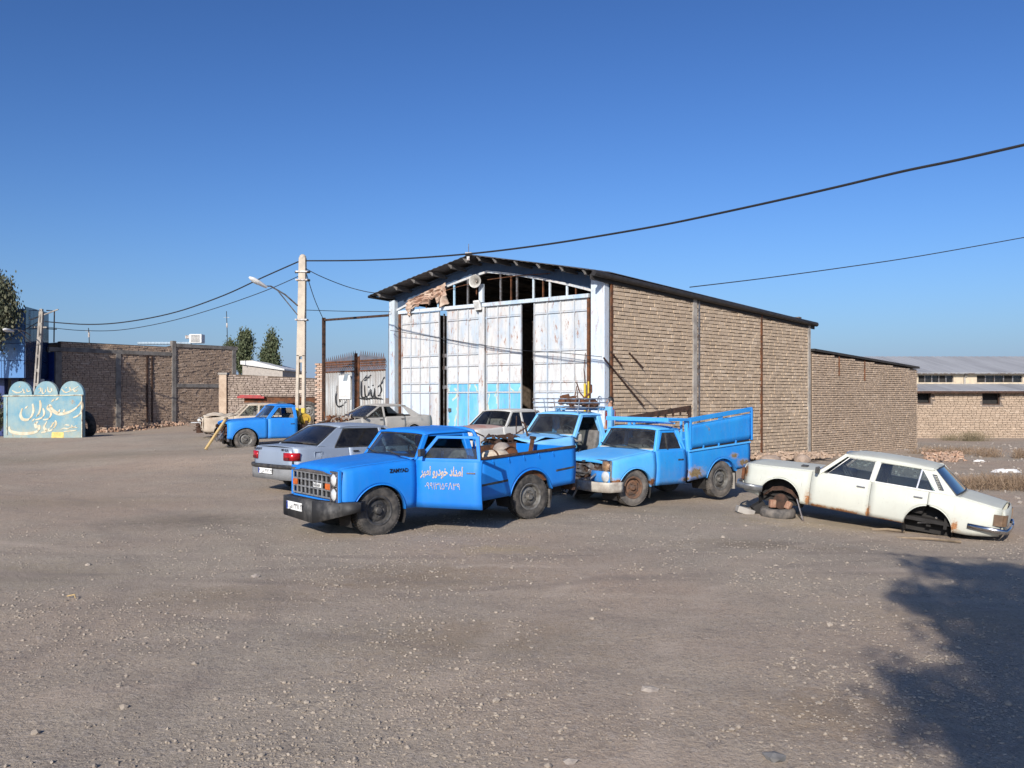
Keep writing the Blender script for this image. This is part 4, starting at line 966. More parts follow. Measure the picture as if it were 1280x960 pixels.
for a, b in ((-.70, -.57), (.36, .50)):
    mb = MB(); mb.box((.622, (a + b) / 2, .702), (.03, b - a, .085)); mb.build('indicator_lamp', 'amber', tow, bevel=.008)
for s in (1,):
    y = s * .645 
    if s == 1:
        mb = MB(); mb.ring([(.57, y - .12, .48), (.57, y + .105, .48), (.57, y + .105, .935), (.57, y - .12, .935)], [(.57, y - .09, .51), (.57, y + .085, .51), (.57, y + .085, .90), (.57, y - .09, .90)], (.075, 0, 0)); mb.build('lamp_bezel', 'chrome', tow, bevel=.008)
    mb = MB(); mb.box((.60, y, .71), (.03, .19, .41)); mb.build('lamp_housing', 'black', tow)
    for z in (.81, .61):
        mb = MB(); mb.lathe([(.095, 0), (.095, .03), (.085, .045), (.05, .062), (.001, .068)], (.60, y, z), 'x', 20); mb.build('headlamp', 'light', tow, smooth=60)
        mb = MB(); mb.lathe([(.085, .03), (.10, .035), (.10, .05), (.085, .05)], (.60, y, z), 'x', 20); mb.build('lamp_ring', 'chrome', tow, smooth=60)
# home made channel bumper with cut back ends
bumpm = simple('bumper_black', (.030, .030, .031), .62, .2, c2=(.11, .105, .10), scale=5, lo=.5, hi=.75)
mb = MB(); pts = [(.50, -.86), (.78, -.70), (.80, -.62), (.80, .30), (.66, .84), (.36, .90)]; zb0 = [.26, .235, .225, .20, .33, .385]; zt0 = [.50] * 6
for (a, b), (i, j) in zip(zip(pts, pts[1:]), [(k, k + 1) for k in range(5)]):
    vs = []
    for (x, y), k in ((a, i), (b, j)): vs += [(x, y, zb0[k]), (x, y, zt0[k]), (x - .10, y * .94, zt0[k] + .012), (x - .10, y * .94, zb0[k])]
    mb.add(vs, [(0, 4, 5, 1), (1, 5, 6, 2), (0, 3, 7, 4), (3, 2, 6, 7)])
mb.build('front_bumper', bumpm, tow, smooth=25, solid=.012)
plate(tow, frame_mtx((.812, -.26, .385), (0, 1, 0), (0, 0, 1)), '\u06F2\u06F1 \uFEB9 \u06F3\u06F3\u039B \u06F2\u06F2', size=(.50, .115))
# roll hoop behind the cab
mb = MB()
for s in (1, -1): mb.tube([(-1.80, s * .66, 1.0), (-1.80, s * .65, 1.30), (-1.74, s * .60, 1.43), (-1.66, s * .45, 1.47), (-1.66, 0, 1.47)], .03, 8); mb.tube([(-1.80, s * .55, 1.0), (-1.80, s * .55, 1.38)], .022, 8)
mb.tube([(-1.80, -.65, 1.30), (-1.80, .65, 1.30)], .025, 8); mb.each('roll_hoop', T1BLUE, tow, smooth=50)
# load of the tow pickup
TM = parent_world(tow)
def in_bed(p): return TM @ Vector(p)
o = thing('drum', 'dirty white drum lying on its side in the bed of the tow pickup', 'drum', in_bed((-2.30, .36, .93)), (0, R(90), R(218.2)))
mb = MB(); mb.lathe([(.001, -.24), (.15, -.24), (.17, -.22), (.175, -.05), (.17, .1), (.13, .22), (.06, .27), (.001, .27)], (0, 0, 0), 'z', 24); mb.build('body', simple('drum_cream', (.62, .54, .42), .8, c2=(.40, .30, .21), scale=9), o, smooth=45)
mb = MB(); mb.lathe([(.05, .26), (.05, .31), (.001, .31)], (0, 0, 0), 'z', 14); mb.lathe([(.176, -.02), (.182, -.01), (.182, .01), (.176, .02)], (0, 0, 0), 'z', 24); mb.build('cap_and_hoop', 'rust', o)
o = thing('axle_part', 'rusty axle casting standing in the bed of the tow pickup', 'scrap metal', in_bed((-3.0, -.3, .70)), (0, 0, .4))
mb = MB(); mb.lathe([(.06, -.2), (.10, -.14), (.15, -.05), (.15, .05), (.10, .14), (.06, .2), (.001, .2)], (0, 0, .32), 'y', 18); mb.build('casing', 'stone', o, smooth=40)
mb = MB(); mb.tube([(0, -.4, .30), (0, .45, .36)], .045, 8); mb.lathe([(.12, 0), (.12, .03), (.001, .03)], (0, -.4, .30), 'y', 14); mb.build('shaft', 'rust', o)
o = thing('jack_handle', 'upright rusty flat bar leaning in the bed of the tow pickup', 'scrap metal', in_bed((-3.38, -.1, .65)), (0, R(12), R(30)))
mb = MB(); mb.bar((0, 0, 0), (0, 0, .62), .09, .03); mb.build('bar', 'rust', o); mb = MB(); mb.box((0, 0, .60), (.06, .12, .05)); mb.build('bar_head', 'rust_dark', o)
o = thing('cable_coil', 'tangled steel cable lying along the bed of the tow pickup', 'cable', in_bed((-2.8, .45, .95)), (0, 0, R(218.2)))
mb = MB(); mb.tube([(.5 * math.cos(k * .5) - .02 * k, .14 * math.sin(k * .5), .05 + .02 * math.sin(k)) for k in range(40)], .011, 5); mb.build('loops', 'rust', o); mb = MB(); mb.tube([(.5, 0, .05), (.56, .02, .06), (.58, .08, .03)], .018, 6); mb.build('hook', 'steel', o)

# --- the pickup with the high caged bed
p2 = dict(col=T2BLUE, W=.80, wb=2.23, r=.318, r2=.345, ra=.40, ra2=.42, az=.27, az2=.34, xn=.56, xc=-.46, xd=-.50, xb=-1.26, xbf=-1.31, xbr=-3.02, sill=.33, zn=.80, zc=.93, zbelt=.935, zr=1.30, xrf=-.72, xrr=-1.20, Wr=.62, doorcol=T2SIDE,
          zbf=.90, zbr=1.02, bedbot=(.36, .55), bedfl=.58, inner=T2SIDE, railcol=T2BLUE, bedcol=T2SIDE, glass='glass_dusty', dash='dash_pale', quarter=1, handle='black', rimf='rust_rim', rimr='rim_grey', tyref='rubber_old', tyrer='rubber_old', steer=-7, flap='concrete', hoodset=.05, rearbar=0)
van, D = pickup('pickup_truck', 'faded blue pickup with tall sheet sided cage, missing grille and rusty front rim', (1.707, 16.149), 215.7, p2)
van.scale = (1.016,) * 3
mb = MB()                                      # broken nose
mb.box((.46, 0, .56), (.05, 1.2, .36)); mb.build('radiator', 'rust_dark', van)
mb = MB(); mb.bar((.52, -.72, .78), (.52, .62, .79), .05, .05); mb.bar((.50, -.70, .43), (.50, .30, .43), .05, .06); mb.each('nose_rail', 'steel', van)
junk(van, 'engine_parts', 'steel', (.50, -.05, .62), (.10, 1.0, .22), 40, 5, s=(.03, .12)); junk(van, 'hoses', 'black', (.42, -.1, .60), (.12, 1.0, .25), 24, 6, s=(.03, .10))
mb = MB(); mb.grid([[(x, y, z) for y in (.30, .45, .60, .775)] for x, z in ((.575, .62), (.59, .54), (.585, .46), (.56, .40))]); mb.build('nose_panel', T2SIDE, van, smooth=40, solid=.012)
for s in (1, -1):
    mb = MB(); mb.box((.55, s * .67, .63), (.05, .20, .36)); mb.build('lamp_housing', 'chrome' if s == 1 else 'rust', van, bevel=.01)
    if s == 1:
        mb = MB(); mb.lathe([(.085, 0), (.085, .03), (.06, .05), (.001, .055)], (.57, .68, .71), 'x', 18); mb.build('headlamp', simple('lamp_brown', (.42, .26, .15), .3, .3, var=.5, scale=14), van, smooth=50)
        mb = MB(); mb.lathe([(.095, 0), (.095, .03), (.07, .05), (.001, .06)], (.575, .68, .53), 'x', 18); mb.build('headlamp', 'light', van, smooth=50)
oldbump = simple('bumper_cream', (.46, .43, .37), .65, .1, c2=(.28, .24, .20), scale=7)
mb = MB(); mb.grid([[(x, y, z) for x, y in ((.66, .02), (.70, .30), (.69, .62), (.62, .80), (.40, .835), (.34, .835))] for z in (.27, .33, .40, .44)]); mb.build('front_bumper', oldbump, van, smooth=40, solid=.03)
junk(van, 'broken_bracket', 'stone', (.62, -.05, .38), (.12, .35, .12), 9, 8, s=(.05, .16))
# cage
cz0 = pl([(-1.31, .955), (-3.06, 1.085)]); cz1 = pl([(-.76, 1.505), (-1.31, 1.50), (-3.09, 1.70)])
for s in (1,):
    xa, xe = -1.36, -3.06; y = s * .80
    mb = MB(); mb.grid([[(x, y + s * .006 * noise.noise((x * 4, t * 3, 1)), lerp(cz0(x), cz1(x) - .122, t)) for t in lin(0, 1, 6)] for x in lin(xa, xe, 22)]); mb.build('cage_sheet', T2SIDE, van, smooth=50, solid=.012)
    mb = MB()
    mb.bar((-.78, y, cz1(-.78) - .02), (-1.31, y, cz1(-1.31) - .02), .04, .05); mb.bar((-1.315, y, cz1(-1.315) - .03), (xe - .02, y, cz1(xe) - .035), .03, .085)
    mb.prism([(-2.12, y + .004 * s, cz1(-2.12) - .16), (-2.24, y + .004 * s, cz1(-2.24) - .16), (-2.24, y + .004 * s, cz1(-2.24) - .05), (-2.12, y + .004 * s, cz1(-2.12) - .05)], (0, -s * .02, 0))
    for x in (xa, xe): mb.bar((x, y, cz0(x) - .02), (x, y, cz1(x) - .02), .05, .04, (1, 0, 0))
    mb.bar((xa, y, cz1(xa) - .127), (xe, y, cz1(xe) - .127), .022, .02)
    for x in (-1.70, -2.12, -2.60): mb.bar((x, y, cz0(x) - .05), (x, y, cz0(x) + .02), .04, .03, (1, 0, 0))
    mb.each('cage_rail', T2SIDE, van, bevel=.006)
    mb = MB(); mb.bar((xa - .03, s * .78, .955), (xe + .06, s * .78, 1.07), .03, .06); mb.build('cage_gap_rail', 'dark', van)
mb = MB(); y = -.80                             # far side: bare rusty rails with tabs
mb.bar((-.80, y, cz1(-.8) - .03), (-1.34, y, cz1(-1.34) - .03), .04, .06); mb.bar((-1.34, y, cz1(-1.34) - .03), (-3.09, y, cz1(-3.09) - .03), .05, .10); mb.bar((-1.34, y, cz1(-1.34) - .20), (-2.75, y, cz1(-2.75) - .21), .03, .035)
for x in lin(-1.5, -3.0, 8): mb.bar((x, y, cz1(x) - .07), (x, y, cz1(x) - .15), .03, .03, (1, 0, 0))
mb.bar((-3.06, y, 1.05), (-3.06, y, cz1(-3.06) - .07), .05, .05, (1, 0, 0)); mb.bar((-1.36, y, .95), (-1.36, y, cz1(-1.36) - .06), .05, .05, (1, 0, 0)); mb.each('cage_rail', 'rust_dark', van)
mb = MB(); mb.grid([[(x, -.80, z) for z in (.97, 1.18)] for x in lin(-1.36, -3.06, 9)]); mb.build('cage_sheet', T2SIDE, van, solid=.012)
mb = MB(); mb.bar((-.78, -.82, 1.485), (-.78, .82, 1.485), .05, .075); mb.bar((-1.34, -.80, 1.48), (-1.34, .80, 1.48), .04, .05); mb.bar((-.9, -.7, 1.43), (-.98, .78, 1.42), .03, .03)
for y in (-.4, 0, .4): mb.bar((-.78, y, 1.47), (-1.34, y, 1.47), .03, .03)
mb.each('cage_cross_rail', T2BLUE, van, bevel=.006)
mb = MB()
for s in (1, -1): mb.bar((-1.33, s * .77, .9), (-1.30, s * .74, 1.50), .06, .05, (1, 0, 0)); mb.bar((-1.31, s * .62, .95), (-1.31, s * .62, 1.48), .04, .04)
mb.each('cage_front_post', T2BLUE, van, bevel=.006)

# --- the pale pickup behind it, roof rack and gutted bonnet
p3 = dict(col=T3BLUE, W=.81, wb=2.6, r=.33, ra=.42, az=.29, xn=.62, xc=-.50, xd=-.54, xb=-1.40, xbf=-1.46, xbr=-3.2, sill=.38, zn=.95, zc=1.06, zbelt=1.06, zr=1.47, xrf=-.84, xrr=-1.34, Wr=.66,
          zbf=1.02, zbr=1.10, bedbot=(.45, .5), bedfl=.62, glass='glass_dusty', dash='dash_pale', doorL='none', hood=0, handle='black', tread=0, wipers=0, bedcol=T3BLUE)
mid, D = pickup('pickup_truck', 'pale blue pickup with a roof rack and no near door, behind the caged pickup', (.317, 17.6, .077), 218.0, p3)
mb = MB(); rows = [[(x, y * .74, 1.05 - .05 * (.6 - x) * 0 + .03 * (1 - y * y) + .05 * noise.noise((x * 3, y * 3, 5)) - (.10 * max(0, x) )) for y in lin(-1, 1, 13)] for x in lin(.55, -.48, 9)]; mb.grid(rows); mb.build('crumpled_bonnet', T3BLUE, mid, smooth=40, solid=.012)
junk(mid, 'engine_parts', 'rust_dark', (.30, -.2, 1.0), (.6, 1.0, .16), 40, 15)
mb = MB(); mb.bar((-1.36, .80, .45), (-1.36, .80, 1.06), .06, .05, (1, 0, 0)); mb.build('door_post', T3BLUE, mid)
# rack of bent tubes
mb = MB()
for z, k in ((1.62, 1.), (1.72, 1.04), (1.80, 1.06)): mb.tube([(-.72 * 1, -.68 * k, z), (-.70, .0, z), (-.72, .68 * k, z), (-1.1, .70 * k, z), (-1.55, .68 * k, z), (-1.57, 0, z), (-1.55, -.68 * k, z), (-1.1, -.7 * k, z)], .014, 6, closed=True)
for x in (-.74, -1.02, -1.30, -1.54):
    for s in (1, -1): mb.tube([(x, s * .66, 1.52), (x, s * .69, 1.66), (x, s * .72, 1.80)], .012, 6)
for y in (-.4, -.13, .13, .4): mb.tube([(-.72, y, 1.62), (-1.56, y, 1.62)], .012, 6)
for s in (1, -1): mb.tube([(-1.5, s * .5 + .06 * math.cos(k), 1.75 + .10 * math.sin(k)) for k in lin(0, PI, 7)], .014, 6)
mb.each('rack_tube', simple('rack_grey_blue', (.30, .38, .46), .5, .4, c2=(.18, .12, .09)), mid, smooth=40)
mb = MB()
for s in (1, -1):
    mb.bar((-1.50, s * .80, 1.0), (-1.50, s * .80, 1.64), .10, .06, (1, 0, 0)); mb.bar((-1.62, s * .76, 1.0), (-1.62, s * .76, 1.58), .05, .05, (1, 0, 0))
mb.bar((-1.50, -.80, 1.60), (-1.50, .80, 1.60), .05, .08); mb.each('cage_front_post', T3BLUE, mid, bevel=.006)
o = thing('scrap_bundle', 'rusty scrap heaped on the roof rack of the pale blue pickup', 'scrap metal', parent_world(mid) @ Vector((-1.25, .1, 1.66)), (0, 0, .4))
junk(o, 'pipes', 'rust', (0, 0, .08), (.5, 1.0, .14), 26, 31, s=(.05, .2)); mb = MB(); mb.bar((-.2, -.6, .03), (.1, .6, .05), .08, .04); mb.build('angle_bar', 'rust_dark', o)

# --- the cab without a bed at the left
p4 = dict(col=T4BLUE, W=.80, wb=2.6, r=.345, ra=.42, az=.31, xn=.56, xc=-.62, xd=-.70, xb=-1.66, xbf=-1.7, xbr=-3.2, sill=.36, zn=.90, zc=.99, zbelt=.985, zr=1.39, xrf=-1.02, xrr=-1.62, Wr=.63, bed=0, rearwheels=1, xch=-3.1,
          doorL='noglass', doorR='noglass', glass='glass', rimf='rim_grey', rimr='rim_grey', tyref='rubber_old', tyrer='rubber_old', handle='black', wipers=0, hoodset=.03, steer=0)
cabp, D = pickup('pickup_truck', 'plain blue pickup cab on a bare chassis with no grille, propped by a wooden pole', (-8.835, 28.586, .233), 210, p4)
junk(cabp, 'engine_parts', 'rust_dark', (.50, 0, .58), (.16, 1.2, .36), 46, 25, s=(.05, .2)); junk(cabp, 'suspension_parts', 'steel', (.58, .25, .42), (.3, .8, .2), 20, 26)
mb = MB(); mb.box((.44, 0, .62), (.05, 1.25, .5)); mb.build('radiator', 'rust_dark', cabp)
o = thing('wooden_pole', 'pale yellow wooden pole leaning on the nose of the plain blue cab', 'pole', atg(257, 27.2) + ZU * .0)
top = at(283.5, 522, 27.9) - o.location; mb = MB(); mb.bar((0, 0, .02), top, .085, .06); mb.build('shaft', 'wood', o, bevel=.01); mb = MB(); mb.bar(top * .93, top * 1.0, .10, .075); mb.build('pole_tip', 'plank', o)
o = thing('cable_spool', 'yellow spool behind the plain blue cab', 'spool', parent_world(cabp) @ Vector((-2.05, .32, .96)), (0, 0, R(204)))
ylw = simple('spool_yellow', (.56, .36, .03), .6, c2=(.36, .22, .03)); mb = MB(); mb.lathe([(.001, .16), (.08, .16), (.09, .12), (.17, .12), (.17, .08), (.11, .06), (.11, -.1), (.18, -.12), (.18, -.16), (.001, -.16)], (0, 0, 0), 'y', 26); mb.build('drum', ylw, o, smooth=35)
mb = MB(); mb.box((0, 0, -.30), (.45, .6, .24)); mb.bar((0, -.4, -.1), (0, .3, -.1), .06, .1); mb.build('mount', 'rust_dark', o)

# ------------------------------------------------------------------ sedans
def sedan(name, label, org, heading, P, pitch=0., roll=0., cat='car', group='cars and wrecks in the yard'):
    o = thing(name, label, cat, (org[0], org[1], org[2] if len(org) > 2 else gz(org[0], org[1])), (0, 0, 0), group); on_ground(o, pitch, roll, heading)
    col = P['col']; W0 = P['W']; wb = P['wb']; r = P['r']; ra = P['ra']; xn = P['xn']; xt = P['xt']; xc = P['xc']; sill = P['sill']; x1, x2, x3 = P['doors']
    A0, A1, C1, C0 = P['gh']                   # (x, z): windscreen base, roof front, roof rear, rear window base
    W = pl([(xn, W0 - .10), (xn - .12, W0 - .03), (xn - .45, W0), (xt + .5, W0), (xt + .12, W0 - .035), (xt, W0 - .10)]); zt = pl(P['belt']); zs = pl(P.get('sillp', [(xn, sill + .04), (xn - .3, sill), (xt + .4, sill), (xt, sill + .06)]))
    af = (0., P['azf'], ra); ar = (-wb, P['azr'], ra); rs = P.get('rs', .06); bul = P.get('bulge', .04); Wr = P['Wr']; zr = A1[1]; zb_ = zt(x2); Wb = W0 - .055; dn = P.get('dent', 0.)
    for s in (1, -1):
        for nm, a, b, arch in (('front_wing', x1 + .003, xn, (af,)), ('front_door', x2 + .003, x1 - .003, ()), ('rear_door', x3 + .003, x2 - .003, (ar,) if P.get('doorarch') else ()), ('rear_wing', xt, x3 - .003, (ar,))):
            if nm == 'front_wing' and P.get('nowing') == s: continue
            mb = MB(); side_panel(mb, a, b, zs, zt, W, s, arch, rs, bulge=bul, crease=(lambda x: zt(x) - P['crease']) if P.get('crease') else None, nx=10, dent=dn, seed=s)
            q = mb.build(nm, col, o, smooth=42, solid=.014)
            if nm.endswith('door'): handle(q, b * .12 + a * .88 + .04, s * (W0 - .02), zt(a) - P.get('hz', .12), s, P.get('handle', 'chrome'))
            if nm == 'front_door' and P.get('mirror', 1): mirror(q, b - .10, s * (W0 - .05), zt(b) + .05, s)
        wheel_well(o, 0, af[1], ra + .012, W0 - .04, W0 - .36, s); wheel_well(o, -wb, ar[1], ra + .012, W0 - .04, W0 - .36, s)
        if P.get('strip'):
            mb = MB(); mb.bar((xn - .5, s * (W0 + .0), P['strip']), (xt + .5, s * (W0 + .0), P['strip']), .02, .05); mb.build('side_strip', 'black', o, bevel=.005)
    yb = lambda z: lerp(Wb, Wr, (z - zb_) / (zr - zb_))
    def deck(name, xa, xb_, crown, lift=0., crush=0., mat=None):
        mb = MB(); rows = []
        for x in lin(xa, xb_, 13):
            rows.append([(x, y * (W(x) - rs - .012), zt(x) + crown * (1 - abs(y) ** 2.6) + crush * noise.noise((x * 2.2, y * 2.4, 3)) * 1.3) for y in lin(-1, 1, 17)])
        mb.grid(rows); return mb.build(name, mat or col, o, smooth=42, solid=.014)
    if P.get('hood', 1): deck('bonnet', xn - .01, A0[0] + .05, P.get('hcrown', .03), 0, P.get('crush', 0), P.get('hoodcol'))
    mb = MB(); mb.grid([[(x, y, z + .02 * (1 - (y / W0) ** 2)) for y in lin(-Wb, Wb, 9)] for x, z in ((A0[0] + .05, zt(A0[0])), (A0[0] - .12, A0[1] + .0))]); mb.build('cowl', col, o, solid=.01)
    deck('boot_lid', C0[0] - .05, xt + .01, P.get('bcrown', .02)); mb = MB(); mb.grid([[(x, y, zt(x) + .015 * (1 - (y / W0) ** 2)) for y in lin(-Wb, Wb, 9)] for x in (C0[0] - .045, C0[0] + .12)]); mb.build('rear_shelf', col, o, solid=.01)
    # nose and tail
    for nm, x, sg in (('nose_panel', xn, 1), ('tail_panel', xt, -1)):
        if nm == 'nose_panel' and P.get('nonose'): continue
        mb = MB(); rows = []
        for t in lin(0, 1, 7):
            z = lerp(zs(x) + .02, zt(x) - .0, t); bow = .035 * (1 - (2 * t - 1.1) ** 2)
            rows.append([(x + sg * (bow + .05 * (1 - y ** 4)), y * (W(x) - .01 - (.05 if t > .95 else 0)), z) for y in lin(-1, 1, 13)])
        mb.grid(rows); mb.build(nm, col, o, smooth=45, solid=.012)
    # greenhouse
    def sy(s, z): return s * (yb(z) + .01)
    pil = MB()
    for s in (1, -1):
        pil.bar((A0[0] - .03, sy(s, A0[1]), A0[1] - .02), (A1[0], sy(s, zr), zr + .005), .06, .05, (0, s, .2)); pil.bar((A1[0] + .02, sy(s, zr), zr), (C1[0], sy(s, C1[1]), C1[1]), .05, .05)
        pil.bar((x2, sy(s, zb_) , zb_ - .02), (x2 - .04 * P.get('blean', 1), sy(s, zr), zr), .075, .04, (0, s, 0))
        w3b, w3t = P['qwin']                     # rear side window: base x, top x
        pil.prism([(w3t, sy(s, zr - .02), zr - .02), (C1[0] - .02, sy(s, C1[1]), C1[1] + .01), (C0[0] - .02, s * (Wb - .02), C0[1] - .02), (C0[0] + .02, s * Wb, zb_ - .03), (w3b, s * Wb, zb_ - .03)], (0, -s * .035, 0))
    pil.each('pillar', col, o, smooth=30, bevel=.008)
    mb = MB(); roof_shell(mb, A1[0] + .03, C1[0] - .02, lambda x: lerp(zr, C1[1], min(1, max(0, (A1[0] - x) / (A1[0] - C1[0])))) + .004 + .018 * math.sin(PI * min(1, max(0, (A1[0] - x) / (A1[0] - C1[0])))), Wr + .035, P.get('rcrown', .055)); mb.build('roof', P.get('roofcol', col), o, smooth=50, solid=.014)
    gm = P.get('glass', 'glass')
    if P.get('wscreen', 1):
        mb = MB(); G_ = bowed(mb, (A0[0], -yb(A0[1]) + .03, A0[1]), (A0[0], yb(A0[1]) - .03, A0[1]), (A1[0] + .02, Wr - .02, zr - .01), (A1[0] + .02, -Wr + .02, zr - .01), .07, (1, 0, .4)); ws = mb.build('windscreen', gm, o, smooth=60)
        mb = MB(); mb.tube(outline(G_), .013, 6, closed=True); mb.build('windscreen_seal', P.get('seal', 'black'), ws, smooth=50)
    if P.get('rscreen', 1):
        mb = MB(); G_ = bowed(mb, (C0[0], yb(C0[1]) - .05, C0[1] + .01), (C0[0], -yb(C0[1]) + .05, C0[1] + .01), (C1[0] - .01, -Wr + .05, C1[1] - .005), (C1[0] - .01, Wr - .05, C1[1] - .005), .05, (-1, 0, .5)); rw = mb.build('rear_window', P.get('rglass', gm), o, smooth=60)
        mb = MB(); mb.tube(outline(G_), .014, 6, closed=True); mb.build('rear_window_seal', 'black', rw, smooth=50)
    for s in (1, -1):
        top = zr - .035; t_ = .88
        fw = [(A0[0] - .18, zb_ + .012), (x2 + .045, zb_ + .012), (x2 + .01, top), (A1[0] - .06, top)]; rwp = [(x2 - .045, zb_ + .012), (w3b - .01, zb_ + .012), (w3t - .0, top), (x2 - .085, top)]
        for nm, q in (('front_side_glass', fw), ('rear_side_glass', rwp)):
            if P.get('no_' + nm) == s: continue
            mb = MB(); mb.prism([(x, sy(s, z) - s * .012, z) for x, z in q], (0, -s * .004, 0)); g = mb.build(nm, P.get('sglass', gm), o)
            c = Vector((sum(x for x, z in q) / 4, 0, sum(z for x, z in q) / 4))
            mb = MB(); mb.ring([(x + (x - c.x) * .05, sy(s, z + (z - c.z) * .13), z + (z - c.z) * .13) for x, z in q], [(x, sy(s, z), z) for x, z in q], (0, -s * .02, 0)); mb.build('window_trim', P.get('trimm', 'black'), g)
            if nm == 'rear_side_glass' and P.get('qbar'):
                xb = lerp(q[0][0], q[1][0], .70); mb = MB(); mb.bar((xb, sy(s, zb_), zb_ + .01), (xb - .03, sy(s, top), top), .022, .022, (0, 1, 0)); mb.build('quarter_bar', P.get('barm', 'chrome'), g)
    # interior
    mb = MB(); mb.box(((A0[0] + C0[0]) / 2 - .05, 0, sill + .10), (abs(A0[0] - C0[0]), 2 * Wb - .1, .06)); mb.box((A0[0] - .02, 0, (sill + zb_) / 2), (.05, 2 * Wb - .08, zb_ - sill - .04)); mb.box((C0[0] + .1, 0, (sill + zb_) / 2), (.05, 2 * Wb - .08, zb_ - sill - .02)); mb.build('cabin_floor', 'dark', o)
    mb = MB(); mb.box((A0[0] - .22, 0, zb_ - .05), (.34, 2 * Wb - .08, .16)); mb.build('dashboard', P.get('dash', 'black'), o, bevel=.03)
    for y in (.34, -.34):
        q = seat(o, x2 + .30, y, .48, sill + .24, P.get('seat', 'seat'), .62)
    mb = MB(); mb.box((x3 + .32, 0, sill + .24), (.5, 2 * Wb - .3, .14)); mb.box((x3 + .05, 0, sill + .50), (.13, 2 * Wb - .3, .55), Matrix.Rotation(R(-14), 3, 'Y')); mb.build('rear_seat', P.get('seat', 'seat'), o, bevel=.04)
    steering(o, A0[0] - .44, .34, zb_ + .02)
    mb = MB(); mb.box(((xn + xt) / 2, 0, sill + .05), (abs(xn - xt) - .5, 1.0, .08)); mb.bar((-wb, -.6, r), (-wb, .6, r), .07, .07); mb.build('underbody', 'dark', o)
    for x, k in ((0, 'wf'), (-wb, 'wr')):
        if P.get(k, 1):
            for s in (1, -1): wheel(o, x, s * (W0 - .125), r, .18, s, P.get('rim', 'rim_grey'), 'rubber', 0, 0)
    return o
GREY = paint('paint_grey_silver', (.30, .355, .44), (.275, .33, .41), .06, 0, .32, 0, metal=.3)
DUSTY = paint('paint_dusty_silver', (.36, .345, .32), (.30, .29, .27), .6, .08, .6, .3)
CREAMW = paint('paint_old_white', (.50, .51, .445), (.45, .465, .41), .2, .04, .45, .3, rustc=(.22, .10, .04), spots=[(-.50, .36, .05, .14), (-.70, .28, .20, .035), (-1.10, .275, .26, .04), (-1.52, .35, .035, .11), (-1.9, .265, .3, .02), (-2.86, .37, .06, .09), (.67, .66, .03, .10)])
GREYW = paint('paint_greyed_white', (.52, .52, .49), (.44, .44, .42), .35, .10, .55, .3)
REDFADE = paint('paint_faded_red', (.34, .13, .10), (.50, .47, .44), .4, .25, .6, .4)
BARE = paint('paint_burnt_cream', (.50, .44, .35), (.36, .29, .22), .3, .35, .7, .5)
c405 = dict(col=GREY, W=.83, wb=2.67, r=.30, ra=.355, xn=.80, xt=-3.60, xc=-.35, sill=.27, doors=(-.28, -1.32, -2.30), gh=((-.42, .93), (-1.22, 1.33), (-2.40, 1.345), (-3.02, 1.0)), belt=[(.8, .66), (.6, .74), (-.42, .90), (-1.3, .93), (-2.6, .95), (-3.0, .97), (-3.60, .955)], azf=.30, azr=.30, Wr=.58, qwin=(-2.62, -2.30), crease=.20, handle='black', strip=.56, doorarch=0, hz=.10)
# --- grey saloon seen from behind
oc = Vector((.678, .735)); rc = Vector((.735, -.678)); rear = Vector((-4.36, 17.85)) - rc * .80 + oc * 3.60
pg = dict(c405); pg['rglass'] = 'glass_dark'; pg['sglass'] = 'glass_dark'; pg['glass'] = 'glass_dark'
peug = sedan('saloon_car', 'clean grey saloon seen from behind with red tail lamps, parked beside the tow pickup', (-2.351, 20.065, .0), 46.4, pg)
peug.scale = (.962,) * 3
for s in (1, -1):
    mb = MB(); P_ = []
    for y, x in ((.50, -3.69), (.60, -3.678), (.68, -3.664), (.735, -3.645), (.80, -3.50)): P_.append([(x, s * y, .70), (x, s * y, .855)])
    mb.grid(P_); tl = mb.build('tail_lamp', 'red', peug, smooth=40, solid=.03)
    mb = MB(); mb.box((-3.697, s * .59, .735), (.008, .18, .05)); mb.build('lower_lens', simple('lens_dark_red', (.12, .012, .014), .3, var=.3), tl)
mb = MB(); mb.bar((-3.668, -.49, .78), (-3.668, .49, .78), .01, .012); mb.build('boot_seam', 'black', peug)
bmp = MB(); rows = []
for x, y in ((-3.10, .845), (-3.5, .835), (-3.66, .74), (-3.73, .5), (-3.74, 0), (-3.73, -.5), (-3.66, -.74), (-3.5, -.835), (-3.10, -.845)): rows.append([(x * 1.0, y, .30), (x, y * 1.01, .42), (x, y * 1.01, .55), (x + .02, y * .99, .585)])
bmp.grid(rows); bmp.build('rear_bumper', simple('bumper_grey', (.20, .205, .21), .6, var=.2), peug, smooth=40, solid=.03)
bmp = MB(); rows = []
for x, y in ((-3.10, .852), (-3.5, .842), (-3.675, .748), (-3.748, .5), (-3.758, 0), (-3.748, -.5), (-3.675, -.748), (-3.5, -.842), (-3.10, -.852)): rows.append([(x, y * 1.012, .53), (x - .012, y * 1.014, .57), (x, y * 1.012, .61)])
bmp.grid(rows); bmp.build('bumper_strip', 'black', peug, smooth=40, solid=.02)
plate(peug, frame_mtx((-3.782, .06, .47), (0, -1, 0), (0, 0, 1)), '\u06F2\u06F9 \uFEB9 \u06F4\u06F7\u06F2 \u06F3\u06F2', size=(.52, .11))
text_mesh('PEUGEOT', .07, 'boot_letters', 'ink', peug, frame_mtx((-3.672, .52, .905), (0, -1, 0), (0, 0, 1)), .003)
text_mesh('405 GLX', .07, 'boot_letters', 'ink', peug, frame_mtx((-3.672, -.50, .905), (0, -1, 0), (0, 0, 1)), .003)
